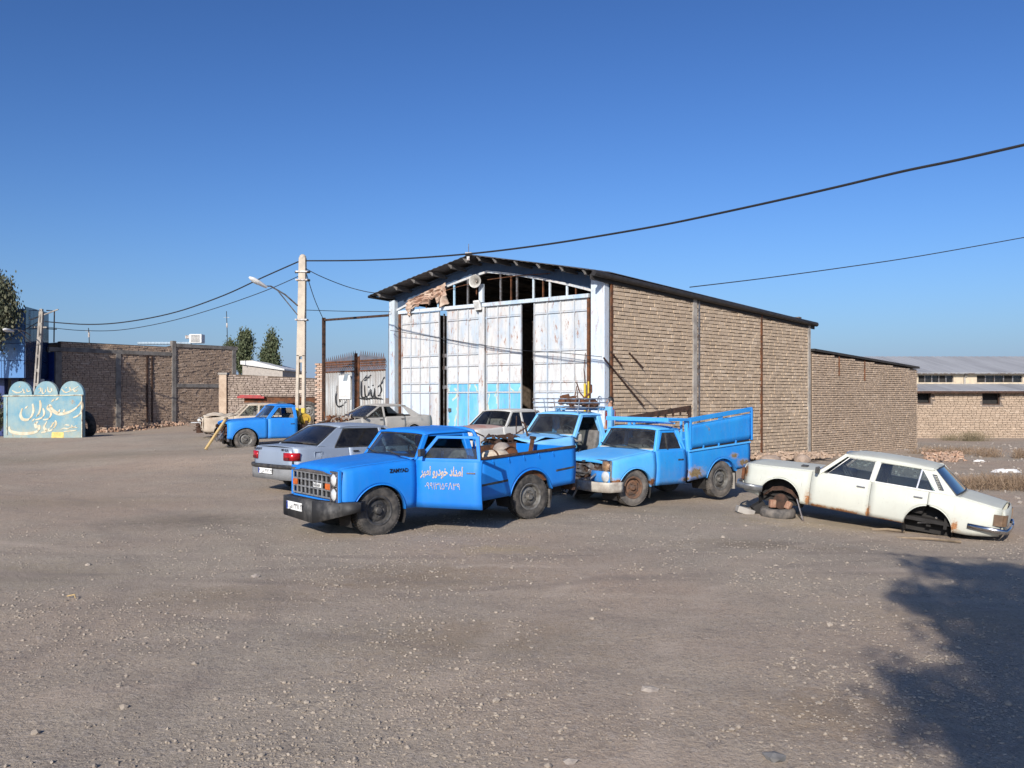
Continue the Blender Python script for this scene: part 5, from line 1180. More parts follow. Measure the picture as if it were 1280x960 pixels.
mb = MB(); mb.ring([(-2.98, -.815, .72), (-3.17, -.815, .72), (-3.17, -.812, .87), (-2.98, -.812, .87)], [(-2.99, -.815, .73), (-3.16, -.815, .73), (-3.16, -.812, .86), (-2.99, -.812, .86)], (0, -.012, 0)); mb.build('fuel_flap', GREY, peug)
o = thing('red_bundle', 'red cloth bundle on the rear shelf of the clean grey saloon', 'cloth', parent_world(peug) @ Vector((-2.82, .18, .99)), (0, 0, .6))
mb = MB(); mb.add([(p[0] * .14 * (1 + .3 * noise.noise((p[0] * 3, p[1] * 3, 1))), p[1] * .20, p[2] * .05 + .04) for p in IV], IF); mb.build('fold', 'shirt', o, smooth=60, subd=1); mb = MB(); mb.box((.02, -.3, .03), (.14, .22, .06)); mb.build('box', 'rubble', o)
o = None
# --- stripped grey wreck of the same shape in front of the gate
pw = dict(c405); pw.update(col=DUSTY, hood=0, nonose=1, dent=.02, glass='glass_dusty', rscreen=0, no_rear_side_glass=1, wf=1, wr=1, seat='dark', handle='black', strip=0, roofcol=DUSTY)
aw = math.radians(209); hw = Vector((math.cos(aw), math.sin(aw)))
wreck = sedan('saloon_wreck', 'dusty grey saloon wreck with its bonnet gone, in front of the iron gate', (-5.26, 27.4, .52), 223, pw)
wreck.scale = (.834,) * 3
junk(wreck, 'engine_parts', 'rust', (.15, 0, .78), (.9, 1.2, .2), 90, 45, s=(.05, .22)); junk(wreck, 'loose_parts', 'stone', (.1, .2, .84), (.9, 1.0, .14), 40, 46, s=(.04, .2))
# --- white saloon with faded red bonnet in the middle
pk_ = dict(col=GREYW, W=.80, wb=2.5, r=.30, ra=.36, xn=.72, xt=-3.45, xc=-.4, sill=.28, doors=(-.38, -1.32, -2.12), gh=((-.52, .95), (-.98, 1.36), (-2.20, 1.37), (-2.66, .99)), belt=[(.72, .86), (-.5, .93), (-1.3, .94), (-2.6, .95), (-3.45, .90)], azf=.29, azr=.29, Wr=.585, qwin=(-2.36, -2.14), crease=.20, handle='chrome', hz=.12, rs=.05, bulge=.03, rcrown=.05, barm='chrome', qbar=1, seal='black')
pm = dict(pk_); pm.update(hoodcol=REDFADE, hcrown=.05, glass=glass('glass_clear', (.80, .86, .86), .03), mirror=0)
midw = sedan('saloon_car', 'greyed white saloon with a peeling red bonnet, in front of the blue door panels', (-.97, 22.79, .33), 228.3, pm)
midw.scale = (.882,) * 3
for s in (1, -1):
    mb = MB(); mb.lathe([(.085, 0), (.085, .02), (.001, .05)], (.775, s * .58, .70), 'x', 16); mb.build('headlamp', 'light', midw)
mb = MB(); mb.box((.77, 0, .70), (.02, .9, .16)); mb.build('grille', 'black', midw)
# --- white saloon at the right, wheels gone
pr = dict(pk_); pr.update(col=CREAMW, wf=0, wr=0, W=.79, sill=.27, wb=2.46, ra=.37, glass=glass('glass_clear', (.80, .86, .86), .03),  rglass='glass_dark', trimm=simple('trim_pale', (.55, .55, .52), .4, .3), seal='chrome', seat='dark', handle='chrome', dent=.006,
    xn=.69, xt=-3.50, doors=(-.52, -1.52, -2.42), gh=((-.60, .875), (-1.03, 1.235), (-2.43, 1.225), (-2.82, .86)), belt=[(.69, .80), (-.55, .875), (-1.3, .875), (-2.6, .865), (-2.9, .85), (-3.50, .76)], qwin=(-2.50, -2.26), azf=.30, azr=.28, doorarch=1)
pay = sedan('saloon_wreck', 'white four door saloon without wheels, its nose raised on old tyres', (4.946, 15.722, -.10), 147, pr, pitch=7.3)
pay.scale = (.949,) * 3
for s in (1, -1):
    mb = MB()
    for x, z in ((-3.56, .0),): mb.grid([[(-3.05, s * .815, .40), (-3.05, s * .82, .475)], [(-3.45, s * .825, .395), (-3.45, s * .83, .47)], [(-3.60, s * .76, .39), (-3.60, s * .765, .465)], [(-3.63, s * .3, .39), (-3.63, s * .3, .465)], [(-3.63, 0, .39), (-3.63, 0, .465)]])
    mb.build('rear_bumper', 'chrome', pay, smooth=40, solid=.035)
    mb = MB(); mb.grid([[(x, s * y, z) for z in (.50, .68)] for x, y in ((-3.40, .77), (-3.52, .735), (-3.565, .68), (-3.58, .58))]); mb.build('tail_lamp', simple('lens_brown', (.16, .10, .06), .4, var=.4), pay, solid=.02)
    mb = MB(); mb.box((.72, s * .68, .62), (.05, .12, .22)); mb.build('corner_lamp', 'rust', pay, bevel=.01)
    yv = lambda z: s * (lerp(.735, .585, (z - .875) / .36) + .014)
    q0, q1, q2, q3 = (-2.565, .925), (-2.635, .925), (-2.485, 1.15), (-2.42, 1.15)
    mb = MB(); mb.ring([(x, yv(z), z) for x, z in (q0, q1, q2, q3)], [(lerp(x, -2.53, .18), yv(z), lerp(z, 1.04, .08)) for x, z in (q0, q1, q2, q3)], (0, s * .012, 0)); vg = mb.build('vent_grille', 'chrome', pay)
    mb = MB()
    for k in range(9):
        t = .06 + .88 * k / 8; z = lerp(.925, 1.15, t); mb.bar((lerp(q0[0], q3[0], t) - .008, yv(z) + s * .004, z), (lerp(q1[0], q2[0], t) + .008, yv(z) + s * .004, z), .010, .012)
    mb.each('vent_slat', 'black', vg)
mb = MB(); mb.grid([[(x, y, z) for z in (.36, .43, .47)] for x, y in ((.30, .84), (.60, .86), (.78, .80), (.86, .5), (.88, .1))]); mb.build('front_bumper', simple('bumper_dull', (.30, .31, .32), .35, .7, var=.4), pay, smooth=40, solid=.03)
mb = MB(); mb.box((.66, 0, .60), (.04, 1.2, .30)); mb.build('grille_opening', 'dark', pay)
mb = MB(); mb.box((-.28, .35, .905), (.10, .16, .03)); mb.build('bonnet_vent', 'black', pay)
mb = MB()                                      # bare brake and spring in the front arch
mb.lathe([(.001, -.05), (.13, -.05), (.14, .03), (.001, .05)], (0, .60, .22), 'y', 18); mb.bar((.12, .35, .18), (-.15, .68, .16), .06, .04)
for k in range(4): mb.tube([(-.34, .64, .28 - .0 * k), (-.17, .64, .40 + .018 * k), (0, .64, .44 + .018 * k), (.17, .64, .40 + .018 * k), (.32, .64, .28)], .012, 5)
mb.build('brake_drum', 'rust_dark', pay); mb = MB(); mb.tube([(-.30, .70, .33), (-.42, .78, .10), (-.50, .80, -.05)], .014, 6); mb.build('tie_rod', 'steel', pay)
mb = MB(); mb.bar((-2.30, .55, .30), (-2.62, .62, .36), .10, .02); mb.lathe([(.001, 0), (.02, .02), (.001, .03)], (-2.55, .45, .42), 'y', 8); mb.build('axle_stub', 'concrete', pay)
for k, (lab, dx, dy, rr) in enumerate((('worn flat tyre lying under the raised nose of the white saloon', 0, .0, .29),)):
    c = parent_world(pay) @ Vector((.02, .66, .0)); o = thing('old_tyre', lab, 'tyre', (c.x, c.y, gz(c.x, c.y) + .0), (R(3), 0, 0))
    mb = MB(); mb.lathe([(.15, .03), (.17, .0), (.26, -.0), (.29, .03), (.30, .08), (.29, .135), (.26, .165), (.17, .165), (.15, .14)], (0, 0, 0), 'z', 32); mb.build('casing', 'rubber_old', o, smooth=50)
    mb = MB(); mb.lathe([(.145, .02), (.14, .08), (.145, .14)], (0, 0, 0), 'z', 24); mb.build('bead', 'dark', o)
for dx, lab in ((-.13, 'broken brick wedged above the old tyre, nearer the bumper'), (.16, 'broken brick wedged above the old tyre, nearer the front door')):
    c = parent_world(pay) @ Vector((.02 - dx, .62, .0)); mb = MB(); mb.box((0, 0, 0), (.11, .10, .14), Matrix.Rotation(.5 + 3 * dx, 3, (dx, .6, 1))); o = mb.build('broken_brick', simple('brick_burnt', (.24, .12, .075), .9, scale=14, c2=(.33, .21, .14), bmp=.5), bevel=.02); o.location = (c.x, c.y - .08, gz(c.x, c.y) + .225); tag(o, lab, 'brick')
# --- crumpled cream wreck at the far left
pc = dict(pk_); pc.update(col=BARE, wf=0, wr=1, glass='glass', wscreen=0, rscreen=0, no_front_side_glass=1, no_rear_side_glass=1, crush=.13, dent=.05, mirror=0, handle='black', hcrown=.07)
crash = sedan('saloon_wreck', 'crushed cream saloon wreck without glass, behind the plain blue cab', (-10.75, 32.6, .36), 203, pc)
crash.scale = (.93,) * 3
junk(crash, 'engine_parts', 'rust_dark', (.65, 0, .55), (.35, 1.3, .4), 60, 55, s=(.06, .25)); junk(crash, 'loose_lamps', 'light', (.80, .1, .72), (.1, 1.0, .1), 6, 57)

# ------------------------------------------------------------------ left: brick building with concrete frame
W0_, W1_ = Vector((-21.8, 42.5, 0)), Vector((-16.02, 50.3, 0)); WE = (W1_ - W0_).normalized(); WL = (W1_ - W0_).length; WN = Vector((WE.y, -WE.x, 0))
def w_s(px):
    k = (px - 640) / F; return (k * W0_.y - W0_.x) / (WE.x - k * WE.y)
def WPt(s, z, off=0.): return W0_ + WE * s + WN * off + ZU * z
bld = thing('brick_building', 'dark brown brick building with grey concrete frame left of the light pole', 'building', (W0_.x, W0_.y, gz(W0_.x, W0_.y)))
s1 = w_s(216)
brick_wall(bld, W0_, W1_, lambda s: gz(*WPt(s, 0).xy) - .1, lambda s: 4.62 if s < s1 else 4.80, .24, .088, .05, BR_BROWN, MORTAR_D, .022, 0, 12, .3, name='front_wall')
for px, z1, wd in ((147, 4.12, .26), (216.5, 4.95, .24), (291.5, 4.6, .26), (72, 4.1, .3)):
    s = w_s(px); mb = MB(); mb.bar(WPt(s, gz(*WPt(s, 0).xy) - .1, .0), WPt(s, z1, .0), wd, .22, WN); mb.build('concrete_column', 'concrete_dark', bld, world=True, bevel=.01)
for a, b, z, h in ((60, 213.5, 4.22, .20), (219.5, 296, 4.72, .20), (219.5, 288.5, 2.55, .20)):
    mb = MB(); mb.bar(WPt(w_s(a), z, .0), WPt(w_s(b), z, .0), .20, h); mb.build('concrete_beam', 'concrete_dark', bld, world=True, bevel=.01)
for px, wd in ((183, .10), (189, .08)):
    s = w_s(px); mb = MB(); mb.bar(WPt(s, .6, .07), WPt(s, 4.1, .07), wd, .05, WN); mb.build('drain_pipe', 'rust_dark', bld, world=True)
mb = MB(); q = WPt(WL, 0) - WN * 8; mb.prism([WPt(0, 4.5, -.2), WPt(WL, 4.5, -.2), WPt(WL, 4.5, -8), WPt(0, 4.5, -8)], ZU * .08); mb.bar(WPt(WL - .16, 2.3, -.2), WPt(WL - .16, 2.3, -8), .3, 4.7); mb.build('roof_slab', 'concrete_dark', bld, world=True)
mb = MB(); r_ = random.Random(3)
for k in range(190):
    s = WL * .1 + r_.random() * WL * .55; p = WPt(s, 0, .15 + abs(r_.gauss(0, .45))); z = gz(p.x, p.y) + max(0, .28 - (p - WPt(s, 0)).length * .25) * r_.random()
    mb.box(p + ZU * z, (r_.uniform(.06, .22), r_.uniform(.05, .11), r_.uniform(.03, .08)), Matrix.Rotation(r_.uniform(0, 3), 3, (r_.random(), r_.random(), 1)))
tag(mb.build('rubble', 'rubble'), 'broken brick rubble along the foot of the dark brown wall', None, None, 'stuff')
o = thing('air_cooler', 'pale box air cooler on the roof of the dark brown brick building', 'air cooler', at(246.5, 429, 52)); mb = MB(); mb.box((0, 0, .26), (.72, .6, .52)); mb.build('cabinet', 'white', o, bevel=.03)
mb = MB()
for k in range(6): mb.box((.0, -.305, .08 + k * .07), (.52, .02, .03))
mb.each('louvre', 'dark', o); mb = MB(); mb.box((-.5, 0, .36), (.3, .3, .18)); mb.build('duct', 'steel', o)
o = thing('parapet_sheet', 'pale blue corrugated sheet along the roof of the dark brown brick building', 'roof sheet', at(203, 431, 53)); mb = MB(); mb.grid([[(-1.5 + k * .05, .02 * math.sin(k * 1.57), z) for z in (.02, .17)] for k in range(66)]); mb.build('sheet', simple('sheet_pale', (.30, .38, .44), .6, c2=(.22, .28, .33), scale=1.5), o, smooth=60, solid=.01)
mb = MB(); mb.bar((-1.5, .05, .04), (1.75, .05, .04), .05, .06); mb.build('rail', 'steel', o)
for px, y0, y1, d, lab in ((284.5, 428, 389, 56, 'tall thin antenna mast on the roof beside the rounded tree'), (112, 429, 410, 50, 'short thin antenna rod on the roof of the dark brown building')):
    o = thing('antenna', lab, 'antenna', at(px, y0, d)); t = at(px - 1.5, y1, d) - o.location; mb = MB(); mb.tube([(0, 0, -.5), t * .5, t], .025, 5); mb.build('mast', 'wire', o)
    mb = MB(); mb.box(t * .55, (.08, .06, .28)); mb.bar(t * .8 - Vector((.18, 0, 0)), t * .8 + Vector((.18, 0, 0)), .02, .02); mb.build('element', 'steel', o)

# ------------------------------------------------------------------ far left: blue clad shop, cyan restaurant sign, props
shop = thing('clad_shop', 'shop with glossy blue cladding above white shutters and blue columns', 'shop', (-23.4, 41, gz(-23.4, 41)))
blu = base('cladding_sky_reflection', .16, 0, .6); blu[1].inputs['Base Color'].default_value = (.10, .21, .42, 1); CL = blu[0]; bump(CL, blu[1], noi(CL, .9, 2), .10, .05)  # front copy of the cladding, sky reflection put into its paler blue
CL2 = simple('cladding_dark_reflection', (.012, .025, .06), .12, c2=(.02, .05, .12), scale=1.2)  # side copy of the same cladding, dark reflection put into its colour
navy = simple('column_navy', (.012, .03, .14), .4, var=.3); cr = simple('shutter_white', (.60, .58, .54), .6, c2=(.46, .45, .42), scale=4)
fa = at(31, 0, 39.5); fa.z = 0; fe = Vector((-34, 41.5, 0)); zt_, zb_ = 5.9, 2.78
back = at(60, 0, 42.4); back.z = 0
dirf = (fe - fa).normalized(); 
mb = MB()
for k in range(9):                             # cladding panels one by one
    for j in range(4):
        a = fa + dirf * (k * 1.15 + .012); b = fa + dirf * (k * 1.15 + 1.138); z0, z1 = lerp(zb_, zt_ - .25 * 0, j / 4) + .012, lerp(zb_, zt_, (j + 1) / 4) - .012
        m2 = MB(); nrm = Vector((dirf.y, -dirf.x, 0)); nrm = nrm if nrm.y < 0 else -nrm
        m2.prism([a + ZU * z0, b + ZU * z0, b + ZU * z1, a + ZU * z1], nrm * .035); m2.build('cladding_panel', CL, shop, world=True)
ds = (back - fa).normalized(); ns = Vector((ds.y, -ds.x, 0)); ns = ns if ns.x > 0 else -ns; ls = (back - fa).length
for k in range(3):
    for j in range(4):
        a = fa + ds * (ls * k / 3 + .01); b = fa + ds * (ls * (k + 1) / 3 - .01); z0, z1 = lerp(zb_, zt_ + .1, j / 4) + .012, lerp(zb_, zt_ + .1, (j + 1) / 4) - .012
        m2 = MB(); m2.prism([a + ZU * z0, b + ZU * z0, b + ZU * z1, a + ZU * z1], ns * .035); m2.build('cladding_panel', CL2, shop, world=True)
mb = MB(); i1 = fa + dirf * 10.3; mb.prism([p - Vector((0, 0, 0)) + ZU * zb_ for p in (fa, back, i1 + (back - fa), i1)], ZU * (zt_ - zb_ - .02)); mb.build('fascia_box', navy, shop, world=True)
mb = MB(); mb.bar(fa + ZU * 1.35 + ds * 2.2, i1 + ZU * 1.35 + ds * 2.2, .2, 2.9); mb.build('front_wall', cr, shop, world=True)
for px in (3, 21, 39, 58.5):
    p = at(px, 0, 40.6 if px < 50 else 42.2); mb = MB(); mb.bar(Vector((p.x, p.y, -.1)), Vector((p.x, p.y, zb_ + .02)), .36, .3, (0, 1, 0)); mb.build('shop_column', navy, shop, world=True, bevel=.01)
for px0, px1 in ((7.5, 17), (24.5, 36), (43, 55)):
    a, b = at(px0, 0, 41.0), at(px1, 0, 41.4); 
    for k in range(3):
        z0 = .2 + k * .86; m2 = MB(); m2.prism([Vector((a.x, a.y, z0)), Vector((b.x, b.y, z0)), Vector((b.x, b.y, z0 + .84)), Vector((a.x, a.y, z0 + .84))], (0, .05, 0)); m2.build('shutter_panel', cr, shop, world=True)
p = at(67, 0, 42.2); mb = MB(); mb.prism([Vector((back.x, back.y, 2.7)), Vector((p.x, p.y, 2.7)), Vector((p.x, p.y, 4.1)), Vector((back.x, back.y, 4.1))], (0, .2, 0)); mb.prism([Vector((back.x, back.y, 0)), Vector((p.x, p.y, 0)), Vector((p.x, p.y, 2.69)), Vector((back.x, back.y, 2.69))], (0, .2, 0)); mb.build('side_fascia', simple('fascia_blue', (.012, .05, .26), .5, var=.3), shop, world=True)
mb = MB(); a = at(58, 388, 41.5); b = at(68, 388.5, 41.6); c = at(67.5, 428, 41.6)
mb.tube([a, b, c], .03, 5); mb.tube([at(58, 411, 41.5), at(71, 411.5, 41.6)], .025, 5); mb.build('pipe_frame', 'rust_dark', shop, world=True)
# restaurant sign
SGd = 36.0; sa, sb = at(4.5, 547.5, SGd + .5), at(104.5, 545, SGd - .3); sgx = (sb - sa); sgx.z = 0; SW = sgx.length; sgx.normalize(); sgn_ = Vector((sgx.y, -sgx.x, 0)); sgn_ = sgn_ if sgn_.y < 0 else -sgn_
sign = thing('restaurant_sign', 'weathered sky blue restaurant signboard with three round tops beside the road', 'sign', (sa.x, sa.y, gz(sa.x, sa.y)))
cyan = paint('sign_cyan', (.10, .25, .34), (.26, .34, .33), .6, .20, .8, .9, dustc=(.33, .31, .22), rustc=(.20, .12, .06))
cyan2 = simple('sign_cream', (.52, .48, .37), .8, c2=(.42, .35, .23), scale=5)
K = SW / 820.0                                 # one lettering unit in metres
zoff = sa.z - .02
def SG(u, v, off=0.): return sa.copy() * 0 + Vector((sa.x, sa.y, 0)) + sgx * ((u - 20) * K) + ZU * (zoff + (862 - v) * K) + sgn_ * off
mb = MB(); mb.prism([SG(20, 900, 0), SG(832, 900, 0), SG(832, 470, 0), SG(20, 470, 0)], -sgn_ * .14); mb.build('board', cyan, sign, world=True)
for cx in (192, 458, 718):
    mb = MB(); pts = [SG(cx + 122 * math.cos(a), 474 - 124 * math.sin(a), .0) for a in lin(0, PI, 15)]; mb.prism(pts, -sgn_ * .12); mb.build('round_top', cyan, sign, world=True)
mb = MB(); mb.bar(SG(15, 482, .02), SG(836, 472, .02), .03, .035); mb.bar(SG(828, 475, .02), SG(828, 880, .02), .03, .05, sgn_); mb.bar(SG(60, 490, .02), SG(60, 830, .02), .02, .03, sgn_); mb.each('board_frame', simple('frame_pale', (.55, .55, .42), .7, c2=(.25, .16, .1)), sign, world=True)
ex, ey = sgx * K, ZU * K
def ST(mb, pts, wd): stroke(mb, [(p[0], -p[1]) for p in pts], wd, Vector((sa.x, sa.y, 0)) + sgx * (-20 * K) + ZU * (zoff + 862 * K), ex, ey, sgn_, 40, .012)
mb = MB()
for pts, wd in [([(822, 520), (826, 590), (800, 645), (735, 672)], 26), ([(822, 524), (775, 580), (690, 625), (600, 640), (535, 612), (505, 570)], 34), ([(640, 632), (648, 600)], 20), ([(590, 636), (600, 600)], 20), ([(520, 575), (490, 560), (475, 590), (505, 610), (512, 650), (480, 685), (430, 690)], 24), ([(430, 590), (442, 640), (415, 675), (350, 692)], 24), ([(398, 520), (404, 580), (385, 640), (360, 660)], 28), ([(322, 550), (330, 620), (290, 685), (225, 690), (198, 650), (216, 590)], 30),
               ([(440, 790), (500, 770), (548, 705), (562, 735), (520, 782), (470, 790)], 24), ([(470, 705), (440, 760), (470, 790), (410, 806)], 24), ([(380, 715), (350, 722), (362, 755), (388, 750), (380, 790), (300, 812), (180, 815), (95, 795), (78, 755)], 34)]: ST(mb, pts, wd)
for x, y in ((530, 520), (575, 506), (258, 582), (330, 694)): ST(mb, [(x - 14, y + 8), (x, y), (x + 14, y - 6)], 26)
mb.each('letter_stroke', cyan2, sign, world=True)
mb = MB()
for pts in [[(110, 430), (160, 452), (215, 440), (225, 415)], [(235, 425), (232, 450), (250, 452)], [(265, 415), (270, 440), (298, 436)], [(180, 400), (196, 395)], [(380, 425), (400, 408), (405, 440), (385, 450)], [(420, 410), (425, 455), (450, 450), (460, 420)], [(480, 400), (484, 440), (520, 442), (512, 410)], [(620, 420), (660, 450), (720, 430), (790, 395)], [(700, 400), (712, 438)], [(740, 410), (750, 440), (780, 432)], [(660, 410), (675, 405)], [(610, 780), (640, 765), (680, 770), (720, 755), (780, 760)], [(650, 740), (668, 735), (700, 742)], [(720, 735), (735, 758), (770, 740)], [(640, 795), (700, 790), (770, 782)]]: ST(mb, pts, 13)
mb.each('small_letter_stroke', cyan2, sign, world=True)
mb = MB(); mb.prism([SG(515, 850, .001), SG(640, 850, .001), SG(640, 800, .001), SG(520, 800, .001)], sgn_ * .006); mb.build('yellow_patch', simple('patch_yellow', (.62, .48, .16), .85, var=.3), sign, world=True)
o = thing('truck_tyre', 'big black truck tyre leaning behind the restaurant signboard', 'tyre', atg(110, 37.6), (R(12), 0, R(-28)))
mb = MB(); mb.lathe([(.26, -.10), (.30, -.14), (.48, -.14), (.55, -.10), (.57, 0), (.55, .10), (.48, .14), (.30, .14), (.26, .10)], (0, 0, .52), 'y', 36); mb.build('casing', 'rubber', o, smooth=50); mb = MB(); mb.lathe([(.255, -.1), (.25, 0), (.255, .1)], (0, 0, .52), 'y', 30); mb.build('bead', 'rust_dark', o)
# concrete ladder pole, left lamp
o = thing('concrete_pole', 'leaning concrete ladder pole in front of the blue cladding', 'utility pole', atg(41.5, 38.5)); a = Vector((0, 0, -.2)); b = at(52, 390, 39.6) - o.location; mb = MB(); sx_ = Vector((.085, 0, 0))
mb.bar(a - sx_, b - sx_ * .62, .16, .07, (1, 0, 0)); mb.bar(a + sx_, b + sx_ * .62, .16, .07, (1, 0, 0)); mb.each('leg_post', 'concrete', o)
for k in range(9):
    c = a.lerp(b, .1 + .88 * k / 8); mb = MB(); mb.box(c, (.12, .13, .14 if k < 6 else .5)); mb.build('rung', 'concrete', o)
mb = MB(); mb.bar(b - Vector((.5, 0, .35)), b + Vector((.75, 0, .12)), .05, .05); mb.bar(b - Vector((.35, .1, .7)), b - Vector((-.3, .1, .7)), .1, .06); mb.each('crossarm', 'concrete', o)
def lamp(name, label, P0, P1, drop, body_l):
    o = thing(name, label, 'street lamp', P0); v = P1 - P0
    mb = MB(); mb.tube([(0, 0, 0), v * .35 + ZU * .12, v * .75 + ZU * .12, v * .92], .026, 6); mb.tube([(0, 0, -.32), v * .42 - ZU * .0, v * .55 + ZU * .10], .018, 6); mb.build('arm', 'steel', o, smooth=50)
    d = v.normalized(); mb = MB(); q = d.to_track_quat('Y', 'Z').to_matrix()
    mb.lathe([(.001, -.10), (.06, -.08), (.09, .06), (.12, .28), (.11, .48), (.05, .60), (.001, .62)], (0, 0, 0), 'y', 18); mb.v = [tuple(v * .92 + q @ Vector((x, y, z * .62))) for x, y, z in mb.v]; mb.build('lamp_head', 'white', o, smooth=50)
    mb = MB(); mb.lathe([(.001, .2), (.07, .22), (.09, .32), (.07, .46), (.001, .5)], (0, 0, 0), 'y', 14); mb.v = [tuple(v * .92 + q @ Vector((x, y, z * .4 - .05))) for x, y, z in mb.v]; mb.build('lens', 'light', o, smooth=50)
lamp('street_lamp', 'street lamp hanging from the leaning ladder pole by the blue cladding', at(38, 419, 39.0), at(13, 413.5, 37.5), .3, .6)

# ------------------------------------------------------------------ middle: low wall, gate, utility pole, trailer
L0, L1 = atg(276, 44.5), atg(404, 41.0); L0.z = L1.z = 0
low = thing('low_wall', 'grey brick boundary wall between the dark brown building and the iron gate', 'wall', (L0.x, L0.y, gz(L0.x, L0.y)))
brick_wall(low, L0, L1, lambda s: .3, lambda s: 3.1 - .046 * s, .25, .095, .05, BR_GREY, MORTAR_D, .02, 0, 21, .22, name='core', gap=.022)
mb = MB(); p = L0 + Vector((.25, -.3, 0)); 
pil = thing('brick_pillar', 'pale plastered pillar at the far end of the grey boundary wall', 'pillar', (p.x, p.y, .4)); mb.box((0, 0, 1.3), (.38, .38, 2.7)); mb.build('shaft', simple('plaster_pale', (.46, .36, .27), .9, scale=3, c2=(.34, .25, .18), bmp=.4), pil, bevel=.015); mb = MB(); mb.box((0, 0, 2.70), (.44, .44, .1)); mb.build('cap', 'concrete', pil)
gp = atg(400.8, 35.4); gpil = thing('gate_pillar', 'narrow brick pillar holding the left side of the iron gate', 'pillar', (gp.x, gp.y, gz(gp.x, gp.y)))
mb = MB(); mb.box((0, 0, 1.35), (.30, .30, 2.95)); mb.build('core', MORTAR, gpil)
bm_ = brickmat('brick_pillar_pale', (.50, .37, .29), (.42, .27, .19), (.58, .48, .40))
me = bpy.data.meshes.new('brick'); t = MB(); t.box((0, 0, 0), (1, 1, 1)); me.from_pydata(t.v, [], t.f); me.materials.append(bm_)
for k in range(34):
    for j, (x, y, w_, d_) in enumerate(((-.1, -.165, .17, .09), (.085, -.165, .15, .09)) if k % 2 else ((0, -.165, .20, .09), (.155, -.16, .08, .09))):
        o = bpy.data.objects.new('brick', me); C.objects.link(o); o.parent = gpil; o.location = (x, y, .04 + k * .083); o.scale = (w_, d_ + rnd.uniform(-.01, .02), .068); o.rotation_euler = (0, 0, rnd.uniform(-.04, .04))
ga = atg(405.8, 35.1); gb = Vector((PL.x - .2, PL.y + .15, 0)); ga.z = 0; GE = (gb - ga).normalized(); GL = (gb - ga).length; GN = Vector((GE.y, -GE.x, 0)); GN = GN if GN.y < 0 else -GN
def g_s(px):
    k = (px - 640) / F; return (k * ga.y - ga.x) / (GE.x - k * GE.y)
def GP(s, z, off=0.): return ga + GE * s + GN * off + ZU * (1.2 * z - .38)
gate = thing('iron_gate', 'grey corrugated iron gate with black scrawl and a rusty spiked top', 'gate', (ga.x, ga.y, gz(ga.x, ga.y)))
corr = simple('corrugated_grey', (.42, .43, .42), .55, .3, scale=2.5, c2=(.30, .27, .24), stretch=(3, 3, .4))
gm_ = g_s(447)
for a, b in ((.08, gm_ - .10), (gm_ + .16, GL - .02)):
    mb = MB(); n_ = int((b - a) / .035); mb.grid([[GP(lerp(a, b, k / n_), z, .022 * math.sin(k * 1.26)) for z in (.3, 1.5, 2.72)] for k in range(n_ + 1)]); mb.build('gate_sheet', corr, gate, world=True, smooth=60, solid=.008)
    mb = MB()
    for k in range(int((b - a) / .075) + 1):
        s = a + k * .075; mid_ = abs(s - gm_) / GL; top = 3.22 - .35 * mid_ + .10 * (1 if k % 2 else 0); mb.bar(GP(s, 2.72, .0), GP(s, top, .0), .018, .018, GN); mb.tube([GP(s, top, 0), GP(s, top + .09, 0)], .016, 4, r2=.002)
        c = GP(s + .05, 2.86 + .05 * (k % 2), 0); mb.tube([c + GE * (.045 * math.cos(q)) + ZU * (.06 * math.sin(q)) for q in lin(0, 2 * PI, 9)[:-1]], .011, 4, closed=True); c = GP(s + .05, 2.99, 0); mb.tube([c + GE * (.045 * math.cos(q)) + ZU * (.05 * math.sin(q)) for q in lin(0, 2 * PI, 9)[:-1]], .011, 4, closed=True)
    mb.bar(GP(a, 2.74, .0), GP(b, 2.74, 0), .05, .05); mb.bar(GP(a, 3.06, .0), GP(b, 3.06, 0), .045, .05); mb.bar(GP(a, 2.90, .0), GP(b, 2.90, 0), .03, .035); mb.bar(GP(a, 2.98, .0), GP(b, 2.98, 0), .03, .03); tag(mb.build('spiked_top', 'rust', gate, world=True), None, None, None, 'stuff')
mb = MB(); mb.bar(GP(gm_ - .05, .2, .04), GP(gm_ - .05, 3.3, .04), .10, .08, GN); mb.bar(GP(gm_ + .09, .2, .0), GP(gm_ + .09, 3.2, .0), .10, .05, GN); mb.each('gate_stile', 'rust', gate, world=True)
mb = MB(); mb.bar(GP(.02, -.1, .05), GP(.02, 4.55, .05), .11, .11, GN); mb.build('gate_post', 'rust_dark', gate, world=True); mb = MB(); mb.bar(GP(.02, 4.47, .05), FP(.1, 4.38, .0), .08, .08); mb.build('gate_crossbar', 'rust_dark', gate, world=True)
gk = GL / (840 - 135.0); gv = 34.5 / F / 8.73
def GST(mb, pts, wd): stroke(mb, [((p[0] - 135) * gk, -(p[1] - 312) * gv) for p in pts], wd * .0055, ga + ZU * 2.86 + GN * .042, GE, ZU, GN, 30, .006)
mb = MB()
for pts, wd in [([(582, 405), (582, 480), (585, 555), (605, 578), (640, 568)], 14), ([(590, 412), (622, 380), (652, 342)], 15), ([(624, 402), (660, 372), (694, 345)], 15), ([(622, 450), (624, 520), (634, 566), (660, 558), (676, 500)], 14), ([(690, 490), (696, 555), (720, 566), (732, 500)], 14), ([(732, 480), (736, 560), (752, 574)], 13), ([(765, 475), (790, 450), (804, 500), (786, 550), (765, 560)], 14), ([(800, 445), (818, 405), (838, 368)], 13), ([(555, 582), (640, 592), (720, 582), (818, 592)], 13), ([(660, 470), (672, 462)], 14), ([(708, 455), (720, 450)], 14),
                ([(300, 500), (284, 560), (288, 630), (312, 672), (362, 664), (420, 604)], 13), ([(330, 585), (336, 626)], 13), ([(326, 330), (330, 336)], 8), ([(300, 450), (298, 500)], 7)]: GST(mb, pts, wd)
